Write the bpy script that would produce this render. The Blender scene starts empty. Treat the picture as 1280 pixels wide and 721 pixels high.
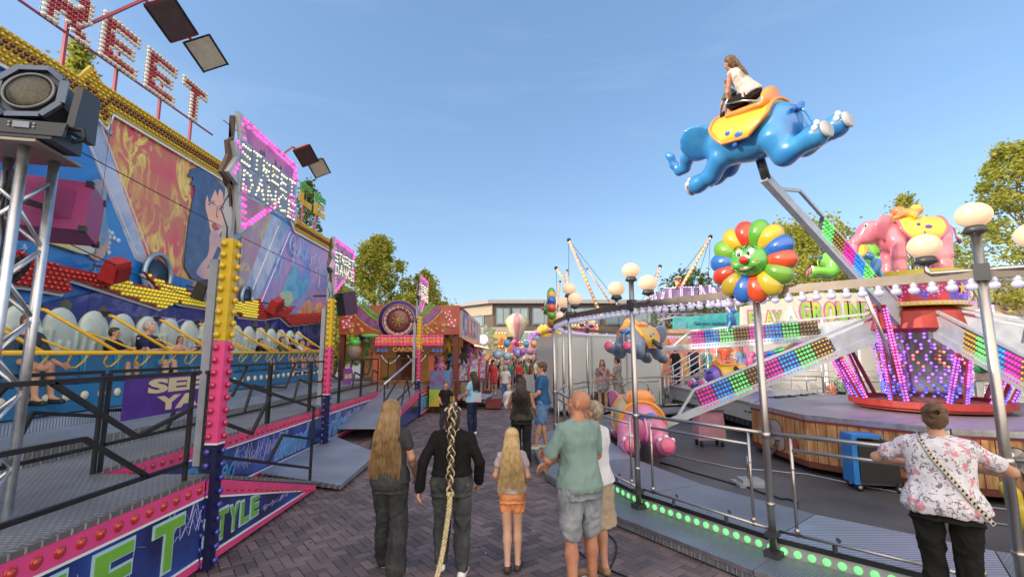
EXPOSURE = 1.25
import bpy, math, random
from mathutils import Vector as V, Matrix as M, noise
PI = math.pi
R = math.radians
random.seed(7)
scene = bpy.context.scene
col = scene.collection

# ---------------------------------------------------------------- camera numbers
CAMZ, PITCH, FPX = 2.15, R(7.7), 591.0
CP, SP = math.cos(PITCH), math.sin(PITCH)

def W(u, v, x=None, y=None, z=None):
    """point of the world seen at photo pixel (u, v) on a plane x=, y= or z="""
    a, b = (u-640)/FPX, (360.5-v)/FPX
    d = V((a, CP-b*SP, SP+b*CP))
    if x is not None: t = x/d.x
    elif y is not None: t = y/d.y
    else: t = (z-CAMZ)/d.z
    return V((0, 0, CAMZ))+d*t

# ---------------------------------------------------------------- mesh builder
def frame(d, up=V((0, 0, 1))):
    d = d.normalized()
    if abs(d.dot(up)) > .98: up = V((0, 1, 0))
    s = d.cross(up).normalized()
    return s, s.cross(d).normalized(), d

class MB:
    def __init__(self):
        self.v = []; self.f = []; self.m = []; self.s = []; self.mi = 0
    def add(self, vs, fs, smooth=False):
        o = len(self.v)
        self.v += [tuple(p) for p in vs]
        for f in fs:
            self.f.append(tuple(i+o for i in f)); self.m.append(self.mi); self.s.append(smooth)
        return self
    def box(self, c, s, rot=None, taper=1.0):
        x, y, z = s[0]/2, s[1]/2, s[2]/2
        vs = [V((a*x*(taper if k > 0 else 1), b*y*(taper if k > 0 else 1), k*z)) for k in (-1, 1) for b in (-1, 1) for a in (-1, 1)]
        if rot is not None: vs = [rot @ p for p in vs]
        c = V(c)
        return self.add([p+c for p in vs], [(0, 2, 3, 1), (4, 5, 7, 6), (0, 1, 5, 4), (2, 6, 7, 3), (0, 4, 6, 2), (1, 3, 7, 5)])
    def bb(self, x0, x1, y0, y1, z0, z1):
        return self.box(((x0+x1)/2, (y0+y1)/2, (z0+z1)/2), (abs(x1-x0), abs(y1-y0), abs(z1-z0)))
    def bar(self, p0, p1, w, h=None, up=V((0, 0, 1))):
        p0, p1 = V(p0), V(p1); h = h or w
        s, t, d = frame(p1-p0, up)
        vs = [p+s*a*w/2+t*b*h/2 for p in (p0, p1) for (a, b) in ((-1, -1), (1, -1), (1, 1), (-1, 1))]
        return self.add(vs, [(3, 2, 1, 0), (4, 5, 6, 7), (0, 1, 5, 4), (1, 2, 6, 5), (2, 3, 7, 6), (3, 0, 4, 7)])
    def tube(self, pts, r, n=8, caps=True, smooth=True, closed=False):
        pts = [V(p) for p in pts]; k = len(pts)
        rs = r if isinstance(r, (list, tuple)) else [r]*k
        vs = []; prev = None
        for i, p in enumerate(pts):
            if closed: d = pts[(i+1) % k]-pts[i-1]
            else: d = pts[min(i+1, k-1)]-pts[max(i-1, 0)]
            if d.length < 1e-9: d = V((0, 0, 1))
            d.normalize()
            if prev is None: s, t, _ = frame(d)
            else:
                s = prev-d*prev.dot(d)
                s = s.normalized() if s.length > 1e-6 else frame(d)[0]
                t = s.cross(d)
            prev = s
            for j in range(n):
                a = 2*PI*j/n
                vs.append(p+(s*math.cos(a)+t*math.sin(a))*rs[i])
        fs = []
        for i in range(k if closed else k-1):
            i2 = (i+1) % k
            for j in range(n):
                j2 = (j+1) % n
                fs.append((i*n+j2, i*n+j, i2*n+j, i2*n+j2))
        if caps and not closed:
            fs.append(tuple(range(n))); fs.append(tuple(range(k*n-1, (k-1)*n-1, -1)))
        return self.add(vs, fs, smooth)
    def cyl(self, p0, p1, r0, r1=None, n=12, smooth=True):
        return self.tube([p0, p1], [r0, r0 if r1 is None else r1], n, True, smooth)
    def cap(self, p0, p1, r0, r1=None, n=10):
        """capsule with round ends"""
        p0, p1 = V(p0), V(p1); r1 = r0 if r1 is None else r1
        d = (p1-p0); d = d.normalized() if d.length > 1e-6 else V((0, 0, 1))
        P = []; Q = []
        for a in (85, 60, 30): P.append(p0-d*r0*math.sin(R(a))); Q.append(max(r0*math.cos(R(a)), .0008))
        P += [p0, p1]; Q += [r0, r1]
        for a in (30, 60, 85): P.append(p1+d*r1*math.sin(R(a))); Q.append(max(r1*math.cos(R(a)), .0008))
        return self.tube(P, Q, n)
    def lathe(self, prof, c=(0, 0, 0), n=16, ax=None, smooth=True, sx=1, sy=1, cap=True):
        c = V(c); s, t, d = (V((1, 0, 0)), V((0, 1, 0)), V((0, 0, 1))) if ax is None else frame(V(ax))
        vs = []
        for (r, z) in prof:
            for j in range(n):
                a = 2*PI*j/n
                vs.append(c+s*(r*math.cos(a)*sx)+t*(r*math.sin(a)*sy)+d*z)
        k = len(prof)
        fs = [(i*n+j, i*n+(j+1) % n, (i+1)*n+(j+1) % n, (i+1)*n+j) for i in range(k-1) for j in range(n)]
        if cap and prof[0][0] > 1e-6: fs.append(tuple(range(n-1, -1, -1)))
        if cap and prof[-1][0] > 1e-6: fs.append(tuple(range((k-1)*n, k*n)))
        return self.add(vs, fs, smooth)
    def ell(self, c, r, rot=None, nu=12, nv=8):
        c = V(c); r = (r, r, r) if isinstance(r, (int, float)) else r
        vs = []
        for i in range(nv+1):
            a = -PI/2+PI*i/nv
            for j in range(nu):
                b = 2*PI*j/nu
                p = V((r[0]*math.cos(a)*math.cos(b), r[1]*math.cos(a)*math.sin(b), r[2]*math.sin(a)))
                vs.append(c+(rot @ p if rot is not None else p))
        fs = [(i*nu+j, i*nu+(j+1) % nu, (i+1)*nu+(j+1) % nu, (i+1)*nu+j) for i in range(nv) for j in range(nu)]
        return self.add(vs, fs, True)
    def dome(self, c, d, r, h=None, n=8, k=3):
        """half ball standing on c, pointing along d"""
        h = h or r; prof = [(r*math.cos(R(90*i/k)) if i < k else r*.05, h*math.sin(R(90*i/k))) for i in range(k+1)]
        return self.lathe(prof, c, n, ax=d)
    def prism(self, poly, o, ex, ey, depth, smooth=False):
        """polygon in plane (o, ex, ey) extruded by depth along ex x ey"""
        o, ex, ey = V(o), V(ex), V(ey); nn = ex.cross(ey).normalized()*depth
        k = len(poly); vs = [o+ex*a+ey*b for a, b in poly]; vs += [p+nn for p in vs]
        fs = [tuple(range(k-1, -1, -1)), tuple(range(k, 2*k))]+[(i, (i+1) % k, (i+1) % k+k, i+k) for i in range(k)]
        return self.add(vs, fs, smooth)
    def plate(self, pts, nrm, t):
        """flat polygon given by world points, thickened along nrm"""
        n = V(nrm).normalized()*t; k = len(pts); pts = [V(p) for p in pts]
        a = V((0, 0, 0))
        for i in range(1, k-1): a += (pts[i]-pts[0]).cross(pts[i+1]-pts[0])
        if a.dot(n) < 0: pts = pts[::-1]
        vs = pts+[p+n for p in pts]
        return self.add(vs, [tuple(range(k-1, -1, -1)), tuple(range(k, 2*k))]+[(i, (i+1) % k, (i+1) % k+k, i+k) for i in range(k)])
    def mesh(self, name, mats, off=V((0, 0, 0))):
        me = bpy.data.meshes.new(name)
        me.from_pydata([(a-off.x, b-off.y, c-off.z) for a, b, c in self.v], [], self.f)
        for m in (mats if isinstance(mats, (list, tuple)) else [mats]): me.materials.append(m)
        me.polygons.foreach_set('use_smooth', self.s)
        me.polygons.foreach_set('material_index', self.m)
        me.update(); return me
    def build(self, name, mats, parent=None, loc=None, kind=None):
        off = V((0, 0, 0))
        if loc is not None: off = V(loc)
        elif parent is None and self.v:
            n = len(self.v)
            off = V((sum(p[0] for p in self.v)/n, sum(p[1] for p in self.v)/n, min(p[2] for p in self.v)))
            if kind == 'structure': off = V((0, 0, 0))
        base = wl(parent)
        o = bpy.data.objects.new(name, self.mesh(name, mats, off+base if parent is not None and loc is None else off))
        col.objects.link(o)
        if parent is not None:
            o.parent = parent
            if loc is not None: o.location = off-base
        else: o.location = off
        if kind: o['kind'] = kind
        return o

def wl(o):
    p = V((0, 0, 0))
    while o is not None: p += o.location; o = o.parent
    return p

def thing(name, label, cat, loc=(0, 0, 0), group=None, rz=0, link=True):
    o = bpy.data.objects.new(name, None); col.objects.link(o)
    o.empty_display_size = .2; o.location = loc; o.rotation_euler.z = rz
    return tag(o, label, cat, group)

def tag(o, label, cat, group=None):
    o['label'] = label; o['category'] = cat
    if group: o['group'] = group
    return o

CH = {}
def dup(root, loc, rz=None, label=None, scale=None, rot=None):
    def cp(o, par):
        c = o.copy(); col.objects.link(c)
        if par is not None: c.parent = par
        for k in [q for q in bpy.data.objects if q.parent == o]: cp(k, c)
        return c
    kids = {}
    r = cp(root, None); r.location = loc
    if rz is not None: r.rotation_euler.z = rz
    if rot is not None: r.rotation_euler = rot
    if scale: r.scale = (scale,)*3
    if label: r['label'] = label
    return r

def text_mb(body, size=1.0, depth=.01, bold=0.0, shear=0.0, space=1.0, res=3):
    """block lettering as mesh data in local x/y (z = depth), centred"""
    cu = bpy.data.curves.new('t', 'FONT'); cu.body = body; cu.size = size; cu.extrude = depth/2
    cu.offset = bold; cu.shear = shear; cu.space_character = space; cu.resolution_u = res
    cu.align_x = 'CENTER'; cu.align_y = 'CENTER'
    o = bpy.data.objects.new('t', cu); col.objects.link(o)
    dg = bpy.context.evaluated_depsgraph_get(); me = bpy.data.meshes.new_from_object(o.evaluated_get(dg))
    vs = [v.co.copy() for v in me.vertices]; fs = [tuple(p.vertices) for p in me.polygons]
    bpy.data.objects.remove(o); bpy.data.curves.remove(cu); bpy.data.meshes.remove(me)
    return vs, fs

def put_text(mb, body, o, ex, ey, width=None, height=None, depth=.01, bold=0, shear=0, space=1.0):
    """text fitted into width x height centred on o, axes ex / ey"""
    vs, fs = text_mb(body, 1, .02, bold, shear, space)
    x0, x1 = min(v.x for v in vs), max(v.x for v in vs); y0, y1 = min(v.y for v in vs), max(v.y for v in vs)
    sx = width/(x1-x0) if width else None; sy = height/(y1-y0) if height else sx
    sx = sx or sy
    ex, ey, o = V(ex).normalized(), V(ey).normalized(), V(o); n = ex.cross(ey)
    mb.add([o+ex*((v.x-(x0+x1)/2)*sx)+ey*((v.y-(y0+y1)/2)*sy)+n*((v.z+.01)/.02*depth) for v in vs], fs)
    return mb

# ---------------------------------------------------------------- materials
MATS = {}
def mat(name, c, rough=.6, metal=0, emit=0, ecol=None, var=.12, scale=6, bump=0, bscale=60, c2=None, spec=.5, coat=0, detail=4, trans=0, thr=None, alpha=1):
    if name in MATS: return MATS[name]
    m = bpy.data.materials.new(name); m.use_nodes = True; nt = m.node_tree; N = nt.nodes; L = nt.links
    b = N['Principled BSDF']; MATS[name] = m
    b.inputs['Roughness'].default_value = rough; b.inputs['Metallic'].default_value = metal
    b.inputs['Specular IOR Level'].default_value = spec; b.inputs['Coat Weight'].default_value = coat
    b.inputs['Coat Roughness'].default_value = .08
    c = tuple(c)+(1,)
    if trans:
        b.inputs['Transmission Weight'].default_value = trans
    if alpha < 1: b.inputs['Alpha'].default_value = alpha
    if var or c2:
        tc = N.new('ShaderNodeTexCoord'); nz = N.new('ShaderNodeTexNoise'); nz.inputs['Scale'].default_value = scale; nz.inputs['Detail'].default_value = detail
        L.new(tc.outputs['Object'], nz.inputs['Vector'])
        rp = N.new('ShaderNodeValToRGB')
        if c2:
            a, bb_ = c, tuple(c2)+(1,)
            lo, hi = thr or (.4, .6)
        else:
            a = tuple(q*(1-var) for q in c[:3])+(1,); bb_ = tuple(min(1, q*(1+var)) for q in c[:3])+(1,); lo, hi = .3, .7
        rp.color_ramp.elements[0].position = lo; rp.color_ramp.elements[0].color = a
        rp.color_ramp.elements[1].position = hi; rp.color_ramp.elements[1].color = bb_
        L.new(nz.outputs['Fac'], rp.inputs['Fac']); L.new(rp.outputs['Color'], b.inputs['Base Color'])
        if emit and ecol is None: L.new(rp.outputs['Color'], b.inputs['Emission Color'])
        mr = N.new('ShaderNodeMapRange'); mr.inputs['To Min'].default_value = max(0, rough-.08); mr.inputs['To Max'].default_value = min(1, rough+.1)
        L.new(nz.outputs['Fac'], mr.inputs['Value']); L.new(mr.outputs['Result'], b.inputs['Roughness'])
    else:
        b.inputs['Base Color'].default_value = c
        if emit and ecol is None: b.inputs['Emission Color'].default_value = c
    if emit:
        b.inputs['Emission Strength'].default_value = emit
        if ecol: b.inputs['Emission Color'].default_value = tuple(ecol)+(1,)
    if bump:
        tc = N.new('ShaderNodeTexCoord'); nz = N.new('ShaderNodeTexNoise'); nz.inputs['Scale'].default_value = bscale; nz.inputs['Detail'].default_value = 3
        L.new(tc.outputs['Object'], nz.inputs['Vector'])
        bp = N.new('ShaderNodeBump'); bp.inputs['Strength'].default_value = bump; bp.inputs['Distance'].default_value = .01
        L.new(nz.outputs['Fac'], bp.inputs['Height']); L.new(bp.outputs['Normal'], b.inputs['Normal'])
    return m

def chequer(name, c, rough, metal, sc=14, strength=.6, rot=0, lines=False):
    """tread plate: rows of little raised bars; lines=True gives pressed ribs"""
    m = mat(name, c, rough, metal, var=.18, scale=1.3); nt = m.node_tree; N = nt.nodes; L = nt.links; b = N['Principled BSDF']
    tc = N.new('ShaderNodeTexCoord'); mp = N.new('ShaderNodeMapping'); mp.inputs['Rotation'].default_value = (0, 0, rot); L.new(tc.outputs['Object'], mp.inputs['Vector'])
    sp = N.new('ShaderNodeSeparateXYZ'); L.new(mp.outputs['Vector'], sp.inputs['Vector'])
    def mth(op, a, bb_=None, cl=False):
        q = N.new('ShaderNodeMath'); q.operation = op
        for i, k in enumerate((a, bb_)):
            if k is None: continue
            if isinstance(k, (int, float)): q.inputs[i].default_value = k
            else: L.new(k, q.inputs[i])
        q.use_clamp = cl
        return q.outputs[0]
    if lines:
        h = mth('SINE', mth('MULTIPLY', sp.outputs['X'], sc*6.2832))
        h = mth('MULTIPLY', mth('ADD', h, .3), 2, True)
    else:
        w = N.new('ShaderNodeTexBrick'); w.inputs['Scale'].default_value = sc; w.inputs['Mortar Size'].default_value = .18; w.inputs['Mortar Smooth'].default_value = .6
        w.inputs['Brick Width'].default_value = .62; w.inputs['Row Height'].default_value = .42
        w.inputs['Color1'].default_value = (1, 1, 1, 1); w.inputs['Color2'].default_value = (.55, .55, .55, 1); w.inputs['Mortar'].default_value = (0, 0, 0, 1)
        L.new(mp.outputs['Vector'], w.inputs['Vector']); h = w.outputs['Color']
    bp = N.new('ShaderNodeBump'); bp.inputs['Strength'].default_value = strength; bp.inputs['Distance'].default_value = .012
    L.new(h, bp.inputs['Height']); L.new(bp.outputs['Normal'], b.inputs['Normal'])
    old = b.inputs['Base Color'].links[0].from_socket
    mx = N.new('ShaderNodeMix'); mx.data_type = 'RGBA'; mx.blend_type = 'MULTIPLY'; mx.inputs[0].default_value = 1
    mr = N.new('ShaderNodeMapRange'); mr.inputs['To Min'].default_value = .62; mr.inputs['To Max'].default_value = 1.1
    L.new(h, mr.inputs['Value']); L.new(old, mx.inputs[6]); L.new(mr.outputs['Result'], mx.inputs[7]); L.new(mx.outputs[2], b.inputs['Base Color'])
    return m

def leafmat(name, c1, c2):
    m = bpy.data.materials.new(name); m.use_nodes = True; nt = m.node_tree; N = nt.nodes; L = nt.links; b = N['Principled BSDF']
    g = N.new('ShaderNodeNewGeometry'); rp = N.new('ShaderNodeValToRGB')
    rp.color_ramp.elements[0].color = tuple(c1)+(1,); rp.color_ramp.elements[1].color = tuple(c2)+(1,)
    L.new(g.outputs['Random Per Island'], rp.inputs['Fac']); L.new(rp.outputs['Color'], b.inputs['Base Color'])
    b.inputs['Roughness'].default_value = .5
    t = N.new('ShaderNodeBsdfTranslucent'); L.new(rp.outputs['Color'], t.inputs['Color'])
    mx = N.new('ShaderNodeMixShader'); mx.inputs[0].default_value = .55
    L.new(b.outputs[0], mx.inputs[1]); L.new(t.outputs[0], mx.inputs[2]); L.new(mx.outputs[0], N['Material Output'].inputs['Surface'])
    return m

# metals, paints
STEEL = mat('polished_steel', (.50, .47, .44), .36, 1, var=.05, scale=9)
ALU = mat('aluminium_tube', (.62, .64, .66), .38, 1, var=.12, scale=12)
BLACKM = mat('black_steel', (.018, .02, .022), .45, .2, var=.3)
DARKG = mat('dark_grey_metal', (.07, .075, .085), .45, .5)
GREYP = mat('grey_painted_metal', (.33, .36, .4), .4, .3)
WHITEP = mat('white_paint', (.72, .74, .78), .35, 0)
REDM = mat('red_painted_steel', (.32, .03, .025), .45, .1)
PLATE = chequer('chequer_plate', (.44, .46, .49), .42, .55, 11)
PLATE2 = chequer('worn_chequer_plate', (.36, .40, .46), .45, .6, 15, rot=R(90))
RIBP = chequer('ribbed_plate', (.42, .48, .56), .42, .7, 22, lines=True, rot=R(90))
EDGEP = chequer('tread_edge', (.52, .52, .5), .38, .8, 8, strength=.9)
BOXW = mat('white_box_panel', (.50, .54, .54), .2, 0, var=.05, scale=.7)
def glow(name, c, e=2.0, base=None, rough=.25):
    if name in MATS: return MATS[name]
    m = mat(name, base or c, rough, 0, emit=e, ecol=c, var=0); nt = m.node_tree; N = nt.nodes; L = nt.links
    g = N.new('ShaderNodeNewGeometry'); r = N.new('ShaderNodeMapRange'); r.inputs['From Min'].default_value = .0; r.inputs['From Max'].default_value = .45; r.inputs['To Min'].default_value = e*.15; r.inputs['To Max'].default_value = e*1.12
    L.new(g.outputs['Random Per Island'], r.inputs[0]); L.new(r.outputs[0], N['Principled BSDF'].inputs['Emission Strength']); return m
B_YEL = mat('yellow_bulb', (.62, .42, .02), .22, 0, coat=.6, var=.1, scale=20)
B_RED = mat('red_dome_lens', (.45, .03, .02), .2, 0, coat=.8, var=.1, scale=20)
B_MAG = mat('crimson_bulb', (.42, .02, .08), .2, 0, coat=.8, var=.1, scale=20)
B_BLUE = mat('dark_blue_bulb', (.03, .035, .30), .2, 0, coat=.8, var=.1, scale=20)
B_MAROON = mat('maroon_bulb', (.13, .015, .02), .25, 0, coat=.5, var=.1)
G_PINK = glow('lit_pink_bulb', (1, .10, .55), .55, (.7, .1, .4))
G_WARM = glow('lit_warm_bulb', (1, .80, .42), .75, (.8, .7, .5))
G_VIOL = glow('lit_violet_bulb', (.35, .12, 1), .8, (.3, .1, .7))
G_WHITE = glow('lit_cool_lamp', (.72, .78, 1), .9, (.7, .7, .8))
G_GREEN = glow('lit_green_lamp', (.2, 1, .28), .30, (.2, .6, .25))
G_MAG = glow('lit_magenta_bulb', (1, .03, .5), .32, (.6, .02, .3))
G_BLU = glow('lit_blue_bulb', (.02, .28, 1), .42, (.02, .2, .7))
G_GRN = glow('lit_lime_bulb', (.18, 1, .2), .36, (.1, .6, .1))
G_SALM = glow('lit_salmon_bulb', (1, .22, .25), .6, (.7, .2, .2))
GOLDB = mat('gold_bulb', (.60, .38, .04), .25, .2, coat=.6, var=.15, scale=20)
GLOBE = mat('opal_globe', (.60, .45, .32), .4, 0, emit=.20, ecol=(1, .66, .42), var=.03, scale=3)
GLASS_D = mat('dark_window_glass', (.05, .08, .10), .06, 0, var=.2, spec=1)
PINKP = mat('pink_paint', (.72, .07, .24), .4, var=.1, scale=2)
WHITEL = mat('white_line_paint', (.8, .82, .85), .4, var=.05)
import numpy as np
# ---------------------------------------------------------------- organic bodies: blended primitives -> one continuous surface
class SD:
    def __init__(self, k=.012): self.p = []; self.k = k
    def cap(self, p0, p1, r0, r1=None, n=0):
        p0 = np.array(V(p0)); p1 = np.array(V(p1)); r1 = r0 if r1 is None else r1
        m = max(r0, r1); lo = np.minimum(p0, p1)-m; hi = np.maximum(p0, p1)+m
        def f(X):
            d = p1-p0; L2 = max(float(d @ d), 1e-12); q = X-p0
            t = np.clip(q @ d/L2, 0, 1); return np.linalg.norm(q-t[..., None]*d, axis=-1)-(r0+(r1-r0)*t)
        self.p.append((f, lo, hi)); return self
    def ell(self, c, r, rot=None, nu=0, nv=0):
        c = np.array(V(c)); r = (r, r, r) if isinstance(r, (int, float)) else r; ra = np.array(r); m = max(r)
        Rm = np.array(rot) if rot is not None else np.eye(3)
        ext = np.sqrt(((Rm*ra)**2).sum(axis=1))
        def f(X):
            q = ((X-c) @ Rm)
            k0 = np.linalg.norm(q/ra, axis=-1); k1 = np.linalg.norm(q/(ra*ra), axis=-1)
            return k0*(k0-1)/np.maximum(k1, 1e-9)
        self.p.append((f, c-ext, c+ext)); return self
    def rings(self, rg, inv, fwd, p=2.35):
        """stack of elliptic rings (z, rx, ry, oy) in a frame: inv = 3x3 matrix + origin back to it"""
        zs = np.array([r[0] for r in rg]); rx = np.array([r[1] for r in rg]); ry = np.array([r[2] for r in rg]); oy = np.array([r[3] for r in rg])
        Mi, org = inv; Mi = np.array(Mi); org = np.array(org)
        P = [fwd((sx*max(rx), sy*max(ry)+o, z)) for sx in (-1, 1) for sy in (-1, 1) for z in (zs[0], zs[-1]) for o in (min(oy), max(oy))]
        P = np.array([np.array(q) for q in P])
        def f(X):
            q = (X-org) @ Mi.T+org
            z = q[..., 2]; a = np.interp(z, zs, rx); b = np.interp(z, zs, ry); o = np.interp(z, zs, oy)
            n = (np.abs(q[..., 0]/a)**p+np.abs((q[..., 1]-o)/b)**p)**(1/p)
            d = (n-1)*np.minimum(a, b)
            return np.maximum(d, np.maximum(zs[0]-z, z-zs[-1]))
        self.p.append((f, P.min(0)-.01, P.max(0)+.01)); return self
    def mesh(self, vox, smooth=1, wrinkle=0, wsc=9, wst=(1, 1, .45), seed=0):
        pad = self.k+2.5*vox
        lo = np.min([q[1] for q in self.p], axis=0)-pad; hi = np.max([q[2] for q in self.p], axis=0)+pad
        n = np.ceil((hi-lo)/vox).astype(int)+1
        F = np.full(tuple(n), pad, dtype=np.float32)
        ax = [lo[i]+vox*np.arange(n[i]) for i in range(3)]; k = self.k
        for f, a, b in self.p:
            i0 = np.maximum(((a-pad-lo)/vox).astype(int), 0); i1 = np.minimum(((b+pad-lo)/vox).astype(int)+2, n)
            g = np.stack(np.meshgrid(ax[0][i0[0]:i1[0]], ax[1][i0[1]:i1[1]], ax[2][i0[2]:i1[2]], indexing='ij'), axis=-1)
            d = f(g); s = tuple(slice(i0[j], i1[j]) for j in range(3)); A = F[s]
            if k > 0:
                h = np.clip(k-np.abs(A-d), 0, None)/k; F[s] = np.minimum(A, d)-h*h*k*.25
            else: F[s] = np.minimum(A, d)
        ins = F < 0
        c = [ins[i:n[0]-1+i, j:n[1]-1+j, l:n[2]-1+l] for i in (0, 1) for j in (0, 1) for l in (0, 1)]
        cnt = sum(q.astype(np.int8) for q in c); act = (cnt > 0) & (cnt < 8)
        idx = -np.ones(act.shape, dtype=np.int64); cells = np.argwhere(act); idx[act] = np.arange(len(cells))
        acc = np.zeros((len(cells), 3)); w = np.zeros(len(cells))
        cor = [(i, j, l) for i in (0, 1) for j in (0, 1) for l in (0, 1)]
        for a in cor:
            for dim in range(3):
                if a[dim] == 1: continue
                b = list(a); b[dim] = 1; b = tuple(b)
                fa = F[tuple((cells+a).T)]; fb = F[tuple((cells+b).T)]
                m = (fa < 0) != (fb < 0); t = np.where(m, fa/np.where(m, fa-fb, 1), 0)
                p = np.repeat(np.array(a, float)[None], len(cells), 0); p[:, dim] = t
                acc[m] += p[m]; w += m
        vs = (cells+acc/w[:, None])*vox+lo
        quads = []
        for dim in range(3):
            o1, o2 = [(1, 2), (2, 0), (0, 1)][dim]
            sh = [slice(1, n[i]-1) for i in range(3)]; sh[dim] = slice(0, n[dim]-1); sh2 = list(sh); sh2[dim] = slice(1, n[dim])
            A = ins[tuple(sh)]; B = ins[tuple(sh2)]
            for flag, mk in ((0, A & ~B), (1, ~A & B)):
                e = np.argwhere(mk); e = e+np.array([0 if i == dim else 1 for i in range(3)])
                d1 = np.zeros(3, int); d1[o1] = 1; d2 = np.zeros(3, int); d2[o2] = 1
                q = [idx[tuple((e-d1-d2).T)], idx[tuple((e-d2).T)], idx[tuple(e.T)], idx[tuple((e-d1).T)]]
                if flag: q = q[::-1]
                quads.append(np.stack(q, axis=1))
        Q = np.concatenate(quads)
        for _ in range(smooth):
            s = np.zeros_like(vs); c2 = np.zeros(len(vs))
            for i in range(4):
                for j in ((i+1) % 4, (i-1) % 4):
                    np.add.at(s, Q[:, i], vs[Q[:, j]]); np.add.at(c2, Q[:, i], 1)
            vs = vs*.5+s/c2[:, None]*.5
        me = bpy.data.meshes.new('body'); me.from_pydata(vs.tolist(), [], Q.tolist())
        me.polygons.foreach_set('use_smooth', [True]*len(Q)); me.update()
        if wrinkle:
            off = V((seed*3.1, seed*1.7, seed*.9)); co = np.array([v.normal for v in me.vertices]); out = vs.copy()
            for i, p in enumerate(vs):
                p = V((p[0]*wsc*wst[0], p[1]*wsc*wst[1], p[2]*wsc*wst[2]))+off
                q_ = p+V((noise.noise(p*.6), noise.noise(p*.6+V((5, 1, 2))), noise.noise(p*.6+V((1, 7, 3)))))*.8; out[i] += co[i]*wrinkle*((1-abs(noise.noise(q_))*3.0)*.75+(1-abs(noise.noise(q_*2.1))*3)*.35-.4)
            me.vertices.foreach_set('co', out.ravel()); me.update()
        return me
# ---------------------------------------------------------------- remeshed bodies
def remesh(mb, voxel, smooth=2, wrinkle=0, wsc=9, wst=(1, 1, .45), seed=0):
    return mb.mesh(voxel, 1, wrinkle, wsc, wst, seed)

def link_mesh(name, me, mats, parent, loc=(0, 0, 0)):
    me.materials.clear()
    for m in (mats if isinstance(mats, (list, tuple)) else [mats]): me.materials.append(m)
    o = bpy.data.objects.new(name, me); col.objects.link(o); o.parent = parent; o.location = loc
    return o

SKIN = mat('skin', (.50, .27, .18), .55, var=.16, scale=14, spec=.35, detail=8, bump=.12, bscale=220)
SKIN2 = mat('tanned_skin', (.43, .20, .125), .55, var=.2, scale=12, spec=.35, detail=8, bump=.12, bscale=220)
SKIN3 = mat('pale_skin', (.58, .35, .26), .5, var=.06, scale=5, spec=.4)
EYEW = mat('eye_white', (.75, .73, .7), .2, var=0); IRIS = mat('eye_iris', (.04, .025, .015), .15, var=0); LIPS = mat('lips', (.42, .13, .11), .4, var=0)
def cloth(name, c, var=.12, scale=8, c2=None, rough=.85, bump=.25, thr=None, bscale=180):
    return mat(name, c, rough, 0, var=var, scale=scale, c2=c2, bump=bump, bscale=bscale, thr=thr, spec=.2)

TORSO = [(.84, .125, .105, 0), (.90, .165, .125, 0), (.97, .155, .115, 0), (1.07, .128, .096, .005), (1.18, .142, .102, .005), (1.28, .158, .11, 0), (1.35, .155, .098, -.005), (1.395, .125, .078, -.01), (1.44, .062, .056, -.01), (1.47, .052, .052, -.005)]

def hand(mb, w, d, pn, s=1.0, curl=.35, mirror=1):
    """palm, four bent fingers and a thumb from wrist w, along d, palm facing pn"""
    d = V(d).normalized(); pn = V(pn); pn = (pn-d*pn.dot(d)).normalized(); side = d.cross(pn)*mirror
    w = V(w); kn = []
    for i, (off, ln, fl) in enumerate(((.030, .082, .074), (.010, .086, .082), (-.010, .083, .076), (-.028, .076, .060))):
        b = w+side*off*.45*s; k = w+(d*ln+side*off)*s
        mb.cap(b, k, .0135*s, .0115*s, 8)
        a = curl*(1+.15*i); p = k; dd = d; 
        for seg, (f, r) in enumerate(((.45, .0092), (.32, .0082), (.23, .0072))):
            ang = a*(.7, 1.0, .8)[seg]
            dd = (dd*math.cos(ang)+pn*math.sin(ang)); pn2 = pn
            q = p+dd*fl*f*s; mb.cap(p, q, r*s, r*.9*s, 8); p = q
    t0 = w+(d*.02+side*.018)*s; t1 = w+(d*.052+side*.046+pn*.012)*s; t2 = t1+(d*.034+side*.012+pn*.012)*s
    mb.cap(t0, t1, .014*s, .011*s, 8); mb.cap(t1, t2, .0105*s, .008*s, 8)

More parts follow.
